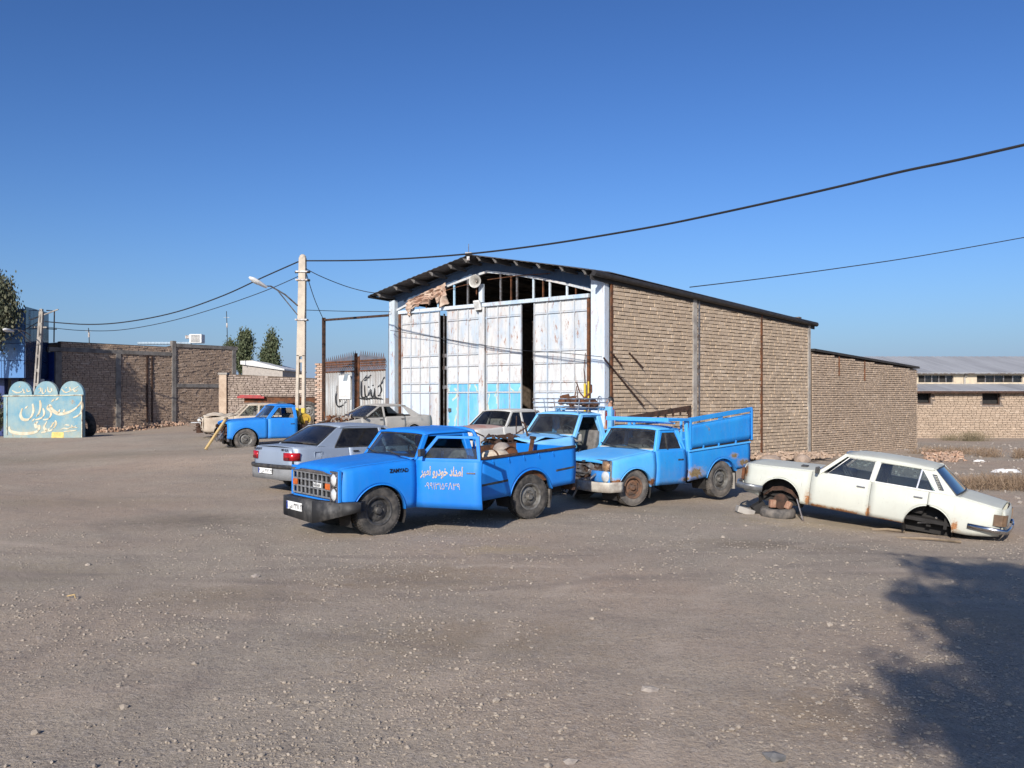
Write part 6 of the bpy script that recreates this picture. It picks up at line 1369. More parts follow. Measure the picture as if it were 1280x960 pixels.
mb.each('scrawl_stroke', simple('spray_black', (.02, .02, .02), .8, var=.2), gate, world=True)
mb = MB(); c0, c1 = gk * (328 - 135), gk * (462 - 135); gu = gv / 1.2; z0, z1 = 2.70 - gu * (595 - 312), 2.70 - gu * (340 - 312)
mb.prism([GP(c0, z0, .034), GP(c1, z0, .034), GP(c1, z1, .034), GP(c0, z1, .034)], GN * .02); pb = mb.build('notice_board', 'white', gate, world=True, bevel=.004)
mb = MB(); mb.prism([GP(gk * (375 - 135), 2.70 - gu * 88, .055), GP(gk * (425 - 135), 2.70 - gu * 88, .055), GP(gk * (442 - 135), 2.70 - gu * 12, .055), GP(gk * (398 - 135), 2.70 - gu * 12, .055)], GN * .004); mb.build('grey_patch', simple('patch_grey', (.22, .27, .31), .8, var=.2), pb, world=True)  # slanted dark blue-grey patch on the board
mb = MB(); 
for k in range(8): 
    u = 345 + k * 12; mb.prism([GP(gk * (u - 135), 2.70 - gu * 262, .055), GP(gk * (u + 7 - 135), 2.70 - gu * 262, .055), GP(gk * (u + 6 - 135), 2.70 - gu * (248 - 4 * (k % 3)), .055), GP(gk * (u - 135), 2.70 - gu * 246, .055)], GN * .003)
mb.each('faint_letter', simple('faint_grey', (.5, .5, .48), .8, var=.2), pb, world=True)
# utility pole
up = atg(375, 29.9); pole = thing('utility_pole', 'tall concrete utility pole with slotted foot behind the plain blue cab', 'utility pole', (up.x, up.y, gz(up.x, up.y)))
Ht = at(378, 318, 29.9).z - pole.location.z; tx = at(378.5, 318, 29.9).x - up.x
def PP(x, z): return Vector((tx * z / Ht + x, 0, z))
cp = simple('pole_concrete', (.50, .43, .34), .85, scale=3, c2=(.38, .33, .27), bmp=.25)
mb = MB()
wz = lambda z: lerp(.125, .085, z / Ht); hw = lambda z: lerp(.17, .112, z / Ht)
def taper(mb, xa0, xa1, xb0, xb1, za, zb2, dep=.11):
    mb.add([PP(x, z) + Vector((0, y, 0)) for z, (x0, x1) in ((za, (xa0, xa1)), (zb2, (xb0, xb1))) for x, y in ((x0, -dep), (x1, -dep), (x1, dep), (x0, dep))], [(0, 1, 2, 3), (4, 7, 6, 5), (0, 4, 5, 1), (1, 5, 6, 2), (2, 6, 7, 3), (3, 7, 4, 0)])
zt2 = 2.95
for s in (-1, 1): taper(mb, s * hw(-.2), s * (hw(-.2) - .115), s * hw(zt2), s * (hw(zt2) - .095), -.2, zt2)
taper(mb, -hw(2.9), hw(2.9), -hw(Ht - .1), hw(Ht - .1), 2.9, Ht - .12); mb.lathe([(.12, 0), (.11, .08), (.06, .13), (.001, .15)], PP(0, Ht - .14), 'z', 14); mb.each('shaft', cp, pole, bevel=.012)
for k in range(6): mb = MB(); mb.bar(PP(-.07, .15 + k * .52), PP(.07, .15 + k * .52), .16, .11, (0, 0, 1)); mb.build('rung', cp, pole)
mb = MB()
for s in (-1, 1): taper(mb, s * (hw(-.1) + .004), s * (hw(-.1) - .119), s * (hw(1.15) + .004), s * (hw(1.15) - .112), -.1, 1.15, .115)
mb.each('yellow_band', yel, pole)
mb = MB()
for z in (Ht - .62, Ht - .9, Ht - 2.25): mb.ring([PP(-.2, z) + Vector((0, -.15, 0)), PP(.2, z) + Vector((0, -.15, 0)), PP(.2, z) + Vector((0, .15, 0)), PP(-.2, z) + Vector((0, .15, 0))], [PP(-.17, z) + Vector((0, -.12, 0)), PP(.17, z) + Vector((0, -.12, 0)), PP(.17, z) + Vector((0, .12, 0)), PP(-.17, z) + Vector((0, .12, 0))], (0, 0, .05))
mb.each('pole_band', 'steel', pole)
for z, x in ((Ht - .6, .2), (Ht - .6, -.2), (Ht - .88, .2)):
    mb = MB(); mb.lathe([(.03, -.06), (.05, -.03), (.03, 0), (.05, .03), (.03, .06)], PP(x, z), 'x', 10); mb.build('insulator', 'black', pole, smooth=50)
mb = MB(); mb.tube([PP(.13, Ht - .95) + Vector((0, -.12, 0)), PP(.15, Ht - 1.6) + Vector((0, -.13, 0)), PP(.12, Ht - 2.3) + Vector((0, -.12, 0))], .012, 5); mb.build('pole_cable', 'wire', pole)
lamp('street_lamp', 'street lamp with pale head on the concrete utility pole', at(372, 382, 29.8), at(327, 355.5, 28.8), .3, .6)
# red flatbed trailer behind the wall end
tr = thing('flatbed_trailer', 'rusty red flatbed trailer parked behind the plain blue cab', 'trailer', atg(345, 38.0))
def TP(px, py, d=38.0): return at(px, py, d) - tr.location
mb = MB(); mb.bar(TP(306, 499.5), TP(399, 500.5), .16, .26); mb.bar(TP(306, 499.5, 39.8), TP(399, 500.5, 39.8), .16, .26)
for k in range(5): mb.bar(TP(310 + 21 * k, 500), TP(310 + 21 * k, 500, 39.8), .1, .14)
mb.build('frame', 'rust', tr); mb = MB(); mb.prism([TP(300, 496.6, 37.9), TP(399, 497.4, 37.9), TP(399, 497.4, 39.9), TP(300, 496.6, 39.9)], (0, 0, .05)); mb.build('deck', 'rust_dark', tr)
mb = MB(); mb.bar(TP(297, 496.4, 37.8), TP(331, 496.8, 37.8), .2, .10); mb.bar(TP(300, 494.4, 37.8), TP(327, 494.8, 37.8), .14, .06); mb.build('red_headboard', simple('trailer_red', (.34, .03, .03), .6, c2=(.22, .03, .03)), tr, bevel=.02)
mb = MB(); mb.prism([TP(330, 503, 39.6), TP(400, 503.5, 39.6), TP(400, 526, 39.6), TP(330, 526, 39.6)], (0, .05, 0)); mb.build('side_skirt', 'dark', tr)
for px, d in ((386, 38.0), (388, 39.5), (352, 38.0)): 
    q = TP(px, 514, d); wheel(tr, q.x, q.y, .44, .26, -1, 'rim_grey', 'rubber', 0, 0).location.z = q.z
for k, (px, d, lab, s) in enumerate(((262, 42.5, 'flat stack of grey sheets by the pale plastered pillar', 1), )):
    pass

# ------------------------------------------------------------------ trees
def leaf_mat(name, a, b_, back=(.1, .12, .06)):
    m, b = base(name, .7, 0, .25); ge = nn(m, 'ShaderNodeNewGeometry')
    L_(m, mixc(m, ramp(m, ge.outputs['Random Per Island'], 0, 1), a, b_), b.inputs['Base Color']); MATS[name] = m; return m
LEAF = leaf_mat('leaf_eucalyptus', (.055, .075, .035), (.105, .115, .06)); LEAF2 = leaf_mat('leaf_grey_green', (.05, .065, .04), (.12, .115, .07))
def tree(name, label, loc, h, lobes, trunk_r, seed, n=2600, leaf=.16, droop=.5, mat=LEAF, group=None, trunk_h=.5, limbs=9, lean=(0, 0), gap=.0):
    """Tapered trunk with limbs; small hanging leaves through the volume of uneven lobes."""
    o = thing(name, label, 'tree', loc, (0, 0, 0), group); r = random.Random(seed)
    top = Vector((lean[0], lean[1], h * .86)); mb = MB(); base_ = Vector((0, 0, -.2))
    path = [base_.lerp(top, q) + Vector((.06 * h * .3 * math.sin(q * 5 + seed), .06 * h * .3 * math.cos(q * 4), 0)) * (q > 0) for q in lin(0, 1, 8)]; mb.tube(path, trunk_r, 9, r2=trunk_r * .15)
    for k in range(limbs):
        q = r.uniform(trunk_h, .95); a = path[min(6, int(q * 7))]; c = r.choice(lobes); b = Vector(c[:3]) + Vector([r.uniform(-.5, .5) * c[3 + i] for i in range(3)]); m_ = a.lerp(b, .5) + ZU * .12 * h * .3
        mb.tube([a, m_, b], trunk_r * .32, 6, r2=trunk_r * .06)
    mb.build('trunk', 'bark', o, smooth=60)
    mb = MB(); vol = [l[3] * l[4] * l[5] for l in lobes]; vs = []; fs = []
    tot = sum(vol); 
    for l, v in zip(lobes, vol):
        ncl = max(6, int(n / 26 * v / tot))
        for _ in range(ncl):
            d = Vector((r.gauss(0, 1), r.gauss(0, 1), r.gauss(0, 1))).normalized() * (r.random() ** .38); c = Vector((l[0] + d.x * l[3], l[1] + d.y * l[4], l[2] + d.z * l[5]))
            if noise.noise(c * (1.6 / max(.4, leaf * 5)) + Vector((seed, 0, 0))) < gap - .28: continue
            cs = leaf * r.uniform(1.4, 3.0)
            for _ in range(26):
                p = c + Vector((r.gauss(0, .42) * cs, r.gauss(0, .42) * cs, r.gauss(0, .6) * cs - abs(r.gauss(0, droop)) * cs)); L = leaf * r.uniform(.6, 1.3); wd = L * r.uniform(.22, .38)
                dn = Vector((r.gauss(0, .6), r.gauss(0, .6), -droop * 2 - r.random() * .5)).normalized(); sd_ = dn.cross(Vector((r.gauss(0, 1), r.gauss(0, 1), r.gauss(0, 1)))).normalized(); i = len(vs)
                vs += [tuple(p), tuple(p + dn * L * .5 + sd_ * wd), tuple(p + dn * L), tuple(p + dn * L * .5 - sd_ * wd)]; fs.append((i, i + 1, i + 2, i + 3))
    me = bpy.data.meshes.new('crown'); me.from_pydata(vs, [], fs); me.materials.append(mat); c = bpy.data.objects.new('crown', me); C.objects.link(c); c.parent = o
    return o
p = atg(306, 64); p2_ = atg(336, 62)
tree('round_tree', 'broad rounded tree behind the white gable roof, beside the tall antenna mast', (p.x - .3, p.y, .3), 6.6, [(-.75, 0, 5.0, .50, .5, .75), (.35, 0, 5.6, .50, .5, 1.05), (-1.0, 0, 4.1, .38, .4, .6), (.35, 0, 4.2, .55, .5, .8), (-.2, 0, 4.6, .45, .4, .7)], .2, 3, 15000, .15, .4, group='trees behind the low wall', gap=.02)
tree('round_tree', 'narrower dark tree with side branch behind the grey boundary wall', (p2_.x + .1, p2_.y, .3), 6.6, [(.1, 0, 5.5, .36, .4, .85), (-.25, 0, 4.6, .38, .4, .75), (.25, 0, 4.2, .36, .4, .6), (.72, 0, 2.9, .34, .3, .26), (-.1, 0, 3.2, .36, .4, .45)], .18, 8, 10000, .15, .45, group='trees behind the low wall', gap=.0)
p = atg(-6, 38.6)
tree('weeping_tree', 'dark drooping tree at the left edge in front of the blue cladding', (p.x - .9, p.y, gz(p.x, p.y)), 7.4, [(1.1, -.1, 6.6, .62, .45, .75), (.6, 0, 5.9, .75, .5, 1.0), (1.5, 0, 5.75, .36, .4, .6), (.85, .0, 4.9, .34, .4, .8), (-.4, 0, 6.0, .9, .5, 1.2)], .16, 5, 15000, .15, .95, LEAF2, lean=(.7, 0), gap=-.12)
q = atg(-4, 39.5); tree('shrub', 'small dark shrub at the left edge by the restaurant signboard', (q.x - .1, q.y, gz(q.x, q.y)), 1.9, [(.1, 0, 1.3, .5, .5, .7), (.0, 0, .7, .45, .4, .5)], .05, 6, 2600, .09, .4, LEAF2)['category'] = 'shrub'
# tree behind the viewer whose shade falls on the right foreground
def shade_lobe(px, py, z, rx, ry, rz, O=Vector((1.6, -6.2, 0))):     # the lobe whose shade falls at this spot of the yard
    g_ = atg(px + 26, EYE * F / (py - HZ)); k = (z - g_.z) / sd.z; px += 0; return (g_.x + sd.x * k - O.x, g_.y + sd.y * k - O.y, z, rx, ry, rz)
tree('shade_tree', 'spreading tree beside the viewpoint that shades the right foreground', (1.6, -6.2, 0), 7.6, [shade_lobe(*q) for q in (
    (1160, 698, 6.5, .55, .40, .22), (1250, 706, 6.6, .7, .5, .28), (1340, 715, 6.6, .8, .6, .3), (1150, 735, 6.4, .5, .45, .25), (1205, 750, 6.6, .6, .5, .28), (1300, 735, 6.6, .7, .5, .3), (1190, 795, 6.5, .28, .3, .2), (1250, 800, 6.5, .42, .4, .25), (1320, 800, 6.7, .7, .6, .3),
    (1255, 850, 6.4, .36, .35, .22), (1330, 850, 6.6, .6, .5, .3), (1140, 860, 6.4, .30, .26, .16), (1170, 893, 6.4, .30, .24, .15), (1105, 848, 6.3, .12, .14, .1), (1275, 905, 6.4, .42, .32, .22), (1350, 910, 6.5, .5, .4, .3), (1260, 950, 6.4, .38, .3, .2), (1330, 965, 6.5, .5, .4, .25), (1200, 965, 6.3, .22, .22, .14))], .24, 14, 22000, .13, .3, gap=.14, lean=(.1, 1.0), limbs=16)
# ------------------------------------------------------------------ white gable roof beyond the wall
o = thing('white_gable_house', 'low house with a white gable roof beyond the grey boundary wall', 'house', atg(318, 58)); o.location.z = .4
hxl, hxr = at(291, 0, 56).x - o.location.x, at(343, 0, 56).x - o.location.x; hz = lambda py: EYE - (py - HZ) / F * 56 - .4
mb = MB(); mb.prism([(hxl, 0, -.2), (hxr, 0, -.2), (hxr, 0, hz(460)), (hxl + .7, 0, hz(451.5)), (hxl, 0, hz(451.5))], (0, 6, 0)); mb.build('wall', simple('plaster_grey', (.40, .36, .32), .9, var=.2), o)
mb = MB(); mb.prism([(hxl - .1, -.15, hz(454)), (hxr + .15, -.15, hz(462)), (hxr + .15, -.15, hz(460)), (hxl + .7, -.15, hz(449)), (hxl - .1, -.15, hz(449.5))], (0, 6.3, 0)); mb.build('roof', simple('roof_white', (.60, .59, .56), .6, var=.15), o)

# ------------------------------------------------------------------ right: long brick hall
FY = 50.0; hall = thing('brick_hall', 'long pale brick hall with grey sheet roof and dark window openings at the right', 'hall', (22, FY, -.38))
def hx(px, d=FY): return (px - 640) / F * d
x0, x1 = 18.6, 41.0
holes = [(hx(1143) - x0, hx(1163.5) - x0, EYE - (504.5 - HZ) / F * FY, EYE - (488 - HZ) / F * FY), (hx(1228) - x0, hx(1250) - x0, EYE - (506 - HZ) / F * FY, EYE - (489 - HZ) / F * FY), (hx(1330) - x0, hx(1352) - x0, 1.5, 2.25)]
brick_wall(hall, (x0, FY), (x1, FY), lambda s: -.5, lambda s: 2.31, .27, .10, .05, BR_PINK, MORTAR, .014, 0, 31, .3, holes=holes, name='front_wall', gap=.018)
for h in holes:
    e = empty('window', (x0 + h[0], FY, h[2])); e.parent = hall; e.matrix_parent_inverse = parent_world(hall).inverted(); 
    mb = MB(); wd, ht = h[1] - h[0], h[3] - h[2]; mb.ring([(0, .08, 0), (wd, .08, 0), (wd, .08, ht), (0, .08, ht)], [(.05, .08, .05), (wd - .05, .08, .05), (wd - .05, .08, ht - .05), (.05, .08, ht - .05)], (0, .05, 0)); mb.build('frame', 'rust_dark', e)
    mb = MB(); mb.box((wd / 2, .35, ht / 2), (wd, .02, ht)); mb.build('opening', 'dark', e)
rg = simple('roof_grey', (.36, .365, .37), .7, .1, scale=1.2, c2=(.27, .27, .275), stretch=(1, .1, .1)); cre = simple('upper_cream', (.50, .42, .30), .85, scale=3, c2=(.42, .35, .26))
mb = MB(); n_ = 90; mb.grid([[(lerp(x0, x1, k / n_), y, z + .02 * (k % 2)) for y, z in ((FY - .4, 2.27), (FY + 2.8, 2.72))] for k in range(n_ + 1)]); mb.build('lower_roof', rg, hall, world=True, solid=.03)
mb = MB(); mb.bar((x0, FY - .39, 2.21), (x1, FY - .39, 2.21), .06, .12); mb.build('eave_board', 'rust_dark', hall, world=True)
UY = FY + 2.8; up_holes = [(hx(1147, UY), hx(1191, UY)), (hx(1220, UY), hx(1277, UY)), (hx(1310, UY), hx(1360, UY))]
zu0, zu1 = EYE - (478 - HZ) / F * UY, EYE - (469.2 - HZ) / F * UY
mb = MB(); mb.bar((x0, UY, (2.5 + zu0) / 2), (x1, UY, (2.5 + zu0) / 2), .2, zu0 - 2.5); mb.bar((x0, UY, zu1 + .10), (x1, UY, zu1 + .10), .2, .2); xs = [x0] + [v for h in up_holes for v in h] + [x1]
for a, b in zip(xs[::2], xs[1::2]): mb.bar((a, UY, (zu0 + zu1) / 2), (b, UY, (zu0 + zu1) / 2), .198, zu1 - zu0 - .004)
mb.build('upper_wall', cre, hall, world=True)
for h in up_holes:
    e = empty('window_band', (h[0], UY, zu0)); e.parent = hall; e.matrix_parent_inverse = parent_world(hall).inverted(); wd = h[1] - h[0]; ht = zu1 - zu0
    mb = MB()
    for q in lin(0, wd, 6): mb.box((q, .02, ht / 2), (.06, .08, ht))
    mb.build('frame', 'steel', e)
    for k in range(5):
        mb = MB(); mb.box((wd * (k + .5) / 5, .04, ht / 2), (wd / 5 - .06, .01, ht)); mb.build('pane', ('dark', 'glass_dark', 'glass_dark', 'dark', 'glass_dark')[k], e)
    mb = MB(); mb.box((wd / 2, .9, ht / 2), (wd, .02, ht)); mb.build('opening', 'dark', e)
n_ = 130; mb = MB(); ry = FY + 9.5; rzt = EYE - (446 - HZ) / F * ry
mb.grid([[(lerp(x0 - 2, x1, k / n_), y, z + .025 * (k % 2)) for y, z in ((UY - .45, EYE - (466.3 - HZ) / F * (UY - .45)), (ry, rzt))] for k in range(n_ + 1)]); mb.build('upper_roof', rg, hall, world=True, solid=.03)
mb = MB(); mb.bar((x0 - 2, UY - .44, EYE - (467.2 - HZ) / F * UY), (x1, UY - .44, EYE - (467.2 - HZ) / F * UY), .05, .06); mb.build('gutter', 'steel', hall, world=True)
mb = MB(); q = hx(1205, UY); mb.box((q, UY - .18, zu1 - .02), (.14, .14, .12)); mb.box((q - .04, UY - .14, zu0 + .1), (.10, .08, .4)); mb.build('drain_head', 'concrete', hall, world=True)
mb = MB(); mb.prism([(x0, FY + .3, -.2), (x1, FY + .3, -.2), (x1, ry, -.2), (x0, ry, -.2)], (0, 0, .1)); mb.bar((x0, ry, 2), (x1, ry, 2), .2, 4.8); mb.build('rear_wall', MORTAR, hall, world=True)

# ------------------------------------------------------------------ dry bushes, rubble and litter at the right
dry = leaf_mat('dry_brush', (.17, .115, .075), (.27, .195, .13)); dry2 = leaf_mat('dry_brush_olive', (.15, .125, .075), (.22, .18, .11))
def brush(label, pts, n, h, mat, seed, name='dry_bush'):
    r = random.Random(seed); vs = []; fs = []; c = atg(*pts[0])
    for k in range(n):
        px, d = r.choice(pts); b = atg(px + r.gauss(0, 9 if len(pts) > 1 else 6), d + r.gauss(0, .35)) - c; L = h * r.uniform(.35, 1.1); q = Vector((r.gauss(0, .4), r.gauss(0, .4), 1)).normalized(); sd_ = q.cross(Vector((r.gauss(0, 1), r.gauss(0, 1), 0))).normalized() * .006
        for j in range(3):
            t = b + q * L * (j / 3) ; e2 = t + (q + Vector((r.gauss(0, .5), r.gauss(0, .5), r.gauss(0, .2)))).normalized() * L * .5; i = len(vs); vs += [tuple(t - sd_), tuple(t + sd_), tuple(e2 + sd_ * .4)]; fs.append((i, i + 1, i + 2))
    me = bpy.data.meshes.new(name); me.from_pydata(vs, [], fs); me.materials.append(mat); o = bpy.data.objects.new(name, me); C.objects.link(o); o.location = c; tag(o, label, 'bush', 'dry bushes on the waste ground'); return o
brush('wide dry brown bush behind the boot of the wheelless white saloon', [(1205, 21.5), (1222, 21.2), (1240, 21.4), (1258, 21.3), (1276, 21.2), (1290, 21.3), (1236, 22.2), (1270, 22.2)], 2000, .34, dry, 4)
brush('long row of dry brush at the corner of the brick annex', [(1152, 36), (1168, 35.6), (1180, 35.6), (1196, 36), (1212, 35.6)], 900, .36, dry, 5)
brush('olive dry bush against the foot of the long brick hall', [(1210, 46.6), (1216, 46.4), (1222, 46.5)], 600, .55, dry2, 6)
brush('tiny dry bush by the hall wall, nearer the annex', [(1186, 47)], 240, .4, dry2, 7)
brush('low dry tuft between the annex row and the photo edge', [(1232, 34), (1238, 33.6)], 420, .4, dry, 8)
brush('small dark dry tuft at the right edge of the waste ground', [(1276, 33)], 300, .4, dry, 9)
def rubble(name, label, f, n, seed, mat='rubble', s=(.08, .22)):
    r = random.Random(seed); mb = MB()
    for k in range(n):
        x, y, hz_ = f(r); mb.box((x, y, gz(x, y) + hz_), (r.uniform(*s), r.uniform(s[0] * .7, s[1] * .55), r.uniform(.04, .09)), Matrix.Rotation(r.uniform(0, 3), 3, (r.uniform(-.5, .5), r.uniform(-.5, .5), 1)))
    return tag(mb.build(name, mat), label, None, None, 'stuff')
def f1(r):
    d = r.uniform(31, 37); px = r.uniform(1150, 1200) + (36.5 - d) * 1.5; p = atg(px, d); return p.x, p.y, abs(r.gauss(0, .06))
rubble('brick_rubble', 'orange brick rubble spilled from the corner of the brick annex', f1, 230, 41)
def f2(r):
    t = r.random(); p = PR.lerp(PR2, r.uniform(.62, 1.02)) + SN * (.15 + abs(r.gauss(0, .5))); return p.x, p.y, abs(r.gauss(0, .05)) + max(0, .2 - (p - PR.lerp(PR2, .8)).length * .03)
rubble('wall_rubble', 'brown brick rubble along the foot of the shed side wall', f2, 420, 42, BR_BROWN)
def f3(r):
    px = r.uniform(1060, 1285); d = r.uniform(17, 44); p = atg(px, d); return p.x, p.y, .01
rubble('waste_debris', 'scattered pale debris over the waste ground at the right', f3, 320, 43, 'stone', (.03, .14))
for px, d, s, lab in ((962, 28.4, .48, 'rounded boulder against the shed wall near the cage end'), (1003, 30.2, .42, 'angular boulder at the far corner of the shed wall')):
    p = atg(px, d); r = random.Random(px); mb = MB(); mb.add([(q[0] * s * r.uniform(.85, 1.2), q[1] * s * r.uniform(.7, 1), q[2] * s * .62 * r.uniform(.8, 1.1) + s * .3) for q in IV], IF); o = mb.build('boulder', simple('boulder_brown', (.32, .25, .20), .95, scale=5, c2=(.24, .18, .14), bmp=.9), smooth=40, subd=1); o.location = (p.x, p.y, p.z); tag(o, lab, 'boulder')
for px, d, s, lab in ((1257, 26.5, .36, 'heap of white plastic litter on the waste ground'), (1224, 31, .17, 'small white litter scrap nearer the annex rubble'), (1236, 36, .15, 'white paper scrap below the dark hall window')):
    p = atg(px, d); mb = MB(); rr = random.Random(px); mb.grid([[(u * s * 1.2 + rr.uniform(-.03, .03), v * s * .6, max(0, (1 - u * u - v * v)) * s * .45 * rr.uniform(.3, 1.2)) for u in lin(-1, 1, 9)] for v in lin(-1, 1, 7)]); o = mb.build('litter', 'white', solid=.004); o.location = (p.x, p.y, gfull(p.x, p.y)); tag(o, lab, 'litter')
o = thing('broken_slab', 'broken concrete slab and brick under the dull front bumper of the white saloon', 'slab', atg(944, 15.4)); mb = MB(); mb.box((-.18, 0, .06), (.30, .22, .11), Matrix.Rotation(.3, 3, 'Y')); mb.build('slab', 'concrete', o, bevel=.01); mb = MB(); mb.box((.08, .05, .10), (.22, .2, .18), Matrix.Rotation(-.5, 3, 'Y')); mb.build('block', 'dark', o, bevel=.01)
for px, d, ln, lab, mt in ((1110, 14.3, .5, 'thin pale stick lying beside the sill of the wheelless white saloon', 'plank'), (1160, 13.3, .9, 'long bent strip lying by the rear arch of the wheelless white saloon', 'plank'), (90, 8.3, .13, 'straw coloured stick lying in the left foreground', 'wood')):
    p = atg(px, d); mb = MB(); mb.tube([(-ln / 2, 0, .02), (0, .03, .035), (ln / 2, -.02, .02)], .006 + .016 * (ln > .3), 6); o = mb.build('stick', mt); o.location = (p.x, p.y, gfull(p.x, p.y)); o.rotation_euler = (0, 0, -.4); tag(o, lab, 'stick')

# ------------------------------------------------------------------ person standing behind the caged pickups
pp = Vector((2.68, 24.0, 0)); pp.z = .12; per = thing('person', 'person in a red shirt with short dark hair standing behind the parked pickups', 'person', pp, (0, 0, R(-75)))
def skin_body(name, joints, edges, mat, parent, root=0):
    me = bpy.data.meshes.new(name); me.from_pydata([j[0] for j in joints], edges, []); o = bpy.data.objects.new(name, me); C.objects.link(o); o.parent = parent
    sk = o.modifiers.new('skin', 'SKIN'); sk.use_smooth_shade = True
    for k, j in enumerate(joints): me.skin_vertices[0].data[k].radius = j[1] if isinstance(j[1], tuple) else (j[1], j[1])
    me.skin_vertices[0].data[root].use_root = True; q = o.modifiers.new('s', 'SUBSURF'); q.levels = q.render_levels = 2; me.materials.append(M[mat]); return o
J = [((0, 0, .92), (.15, .11)), ((0, 0, 1.12), (.14, .10)), ((0, 0, 1.32), (.17, .11)), ((0, 0, 1.45), (.10, .085)), ((0, -.01, 1.53), .055), ((0, -.02, 1.60), (.07, .085)), ((0, -.02, 1.69), (.076, .092)), ((0, -.01, 1.76), (.05, .06)),
     ((.20, 0, 1.40), .06), ((.25, .01, 1.14), .047), ((.27, -.06, .90), .034), ((.27, -.08, .80), .03), ((-.20, 0, 1.40), .06), ((-.25, .01, 1.14), .047), ((-.27, -.06, .90), .034), ((-.27, -.08, .80), .03),
     ((.10, 0, .84), .095), ((.11, -.01, .48), .065), ((.11, .02, .09), .045), ((.12, -.12, .04), .035), ((-.10, 0, .84), .095), ((-.11, -.01, .48), .065), ((-.11, .02, .09), .045), ((-.12, -.12, .04), .035)]
Ed = [(0, 1), (1, 2), (2, 3), (3, 4), (4, 5), (5, 6), (6, 7), (3, 8), (8, 9), (9, 10), (10, 11), (3, 12), (12, 13), (13, 14), (14, 15), (0, 16), (16, 17), (17, 18), (18, 19), (0, 20), (20, 21), (21, 22), (22, 23)]
skin_body('body', J, Ed, 'skin', per)
def cloth(name, idx, grow, mat):
    mp = {a: k for k, a in enumerate(idx)}; skin_body(name, [(J[a][0], tuple(v + grow for v in (J[a][1] if isinstance(J[a][1], tuple) else (J[a][1],) * 2))) for a in idx], [(mp[a], mp[b]) for a, b in Ed if a in mp and b in mp], mat, per)
cloth('shirt', [0, 1, 2, 3, 8, 9, 12, 13], .016, 'shirt'); cloth('trousers', [0, 16, 17, 18, 20, 21, 22], .018, 'trousers')
mb = MB(); mb.lathe([(.001, .115), (.05, .10), (.082, .06), (.094, 0), (.09, -.05)], (0, .012, 1.70), 'z', 18); mb.build('hair', 'hair', per, smooth=60)
mb = MB(); mb.prism([(-.018, -.105, 1.63), (.018, -.105, 1.63), (0, -.105, 1.685)], (0, -.022, 0)); mb.build('nose', 'skin', per, bevel=.006)
mb = MB()
for s in (1, -1): mb.box((s * .032, -.108, 1.69), (.024, .012, .010))
mb.box((0, -.105, 1.600), (.045, .01, .008)); mb.build('face_features', 'hair', per)
mb = MB()
for s in (1, -1): mb.lathe([(.001, -.01), (.02, -.01), (.028, .006), (.001, .012)], (s * .092, -.01, 1.67), 'x', 10)
mb.build('ears', 'skin', per, smooth=60)
for s in (1, -1):
    for k in range(5):
        x = s * .27; a = Vector((x, -.11 + .018 * k, .79)); mb = MB(); ln = (.05, .072, .08, .075, .06)[k]; dd = Vector((0, -.25 + .1 * k if k else -.6, -1)).normalized(); mb.tube([a, a + dd * ln * .6, a + dd * ln + Vector((-s * .012, 0, 0))], .010, 6, r2=.006); mb.build('finger', 'skin', per, smooth=60)

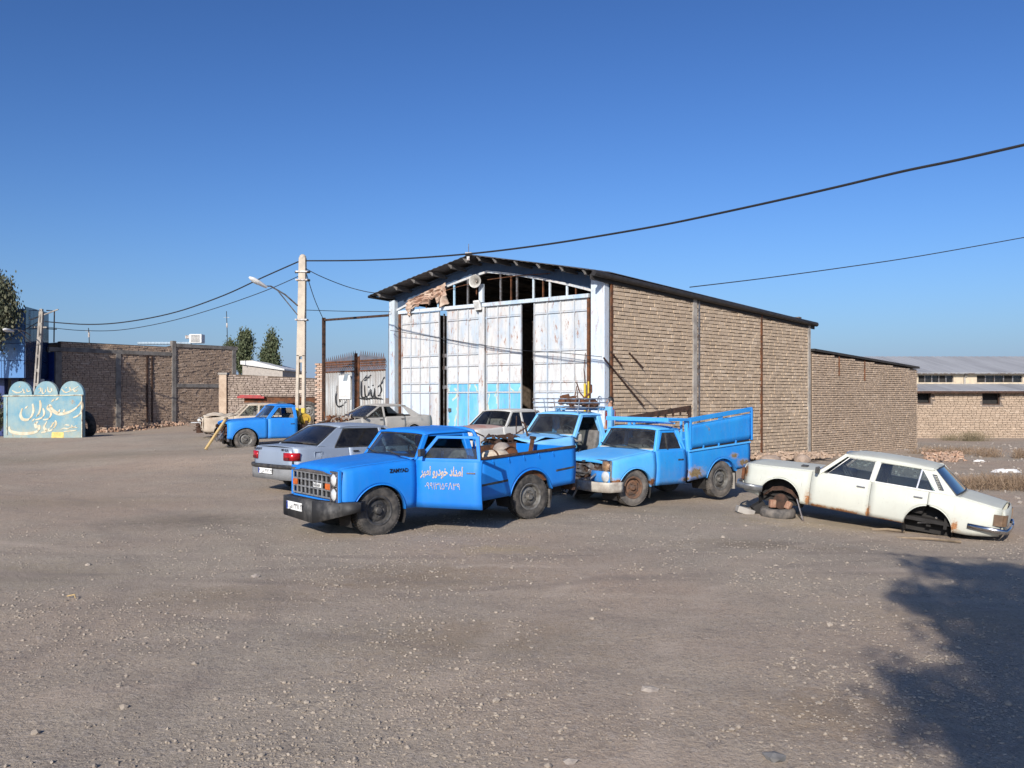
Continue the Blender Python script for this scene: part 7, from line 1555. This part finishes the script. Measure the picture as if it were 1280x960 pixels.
# ------------------------------------------------------------------ overhead wires
def wire(label, pts, r):
    mb = MB(); P = []
    for k in range(len(pts) - 1):
        (x0, y0, d0), (x1, y1, d1) = pts[k], pts[k + 1]
        pv = pts[max(k - 1, 0)]; nx_ = pts[min(k + 2, len(pts) - 1)]
        for q in range(6):
            t = q / 6; c = [.5 * (2 * b + (c_ - a) * t + (2 * a - 5 * b + 4 * c_ - e) * t * t + (3 * b - a - 3 * c_ + e) * t ** 3) for a, b, c_, e in zip((pv[0], pv[1], 1 / pv[2]), (x0, y0, 1 / d0), (x1, y1, 1 / d1), (nx_[0], nx_[1], 1 / nx_[2]))]; P.append(at(c[0], c[1], 1 / c[2]))
    P.append(at(*pts[-1])); c0 = P[0].copy(); mb.tube([p - c0 for p in P], r, 5); o = mb.build('overhead_wire', 'wire'); o.location = c0; tag(o, label, 'wire', 'overhead wires'); return o
def dz(a, b, pts):                             # depth varies linearly in 1/d along the picture
    return [(x, y, 1 / lerp(1 / a, 1 / b, (x - pts[0][0]) / (pts[-1][0] - pts[0][0]))) for x, y in pts]
wire('thick black cable from the utility pole across the shed ridge to the upper right', dz(29.9, 13, [(381, 326), (450, 325.5), (520, 322.5), (600, 316), (680, 306), (750, 295), (830, 281), (900, 266.5), (980, 249), (1050, 233), (1130, 214), (1200, 199.5), (1290, 179)]), .024)
wire('thin wire rising from the shed gutter toward the right edge', dz(29, 33, [(862, 359), (950, 348.5), (1050, 335), (1150, 320), (1290, 295)]), .017)
wire('upper black cable sagging from the utility pole to the ladder pole', dz(29.9, 39, [(373, 327), (330, 346), (280, 369), (220, 390), (160, 402), (110, 405.5), (56, 402)]), .024)
wire('lower thin cable sagging from the utility pole toward the left', dz(29.9, 40, [(374, 345), (330, 364), (270, 385), (210, 402), (150, 412.5), (100, 413), (60, 409)]), .014)
wire('slack cable dropping from the utility pole to the gate post', [(381, 335, 29.9), (386, 352, 30.4), (394, 376, 33), (405.5, 402, 35)], .014)
wire('slack cable from the utility pole to the left roof corner', [(381, 335, 29.9), (400, 345, 30), (430, 357, 31), (455, 364, 31), (474, 367, 30.8)], .014)
wire('level thin cable between the utility pole and the shed corner post', [(380, 387.5, 29.9), (430, 389, 31.2), (488, 389.5, 31.4)], .011)
wire('dark strand standing in for a wire shadow across the shed doors', [(488, 413, 31.2), (540, 421, 30.1), (600, 431, 28.7), (655, 438, 27.5), (700, 441, 26.6), (752, 446, 25.5)], .010)  # added strand that imitates a wire's shadow on the doors
wire('short cable leaving the left edge past the blue cladding', [(-8, 432, 38), (10, 423, 38.4), (30, 412.5, 39), (52, 400, 39.6)], .02)
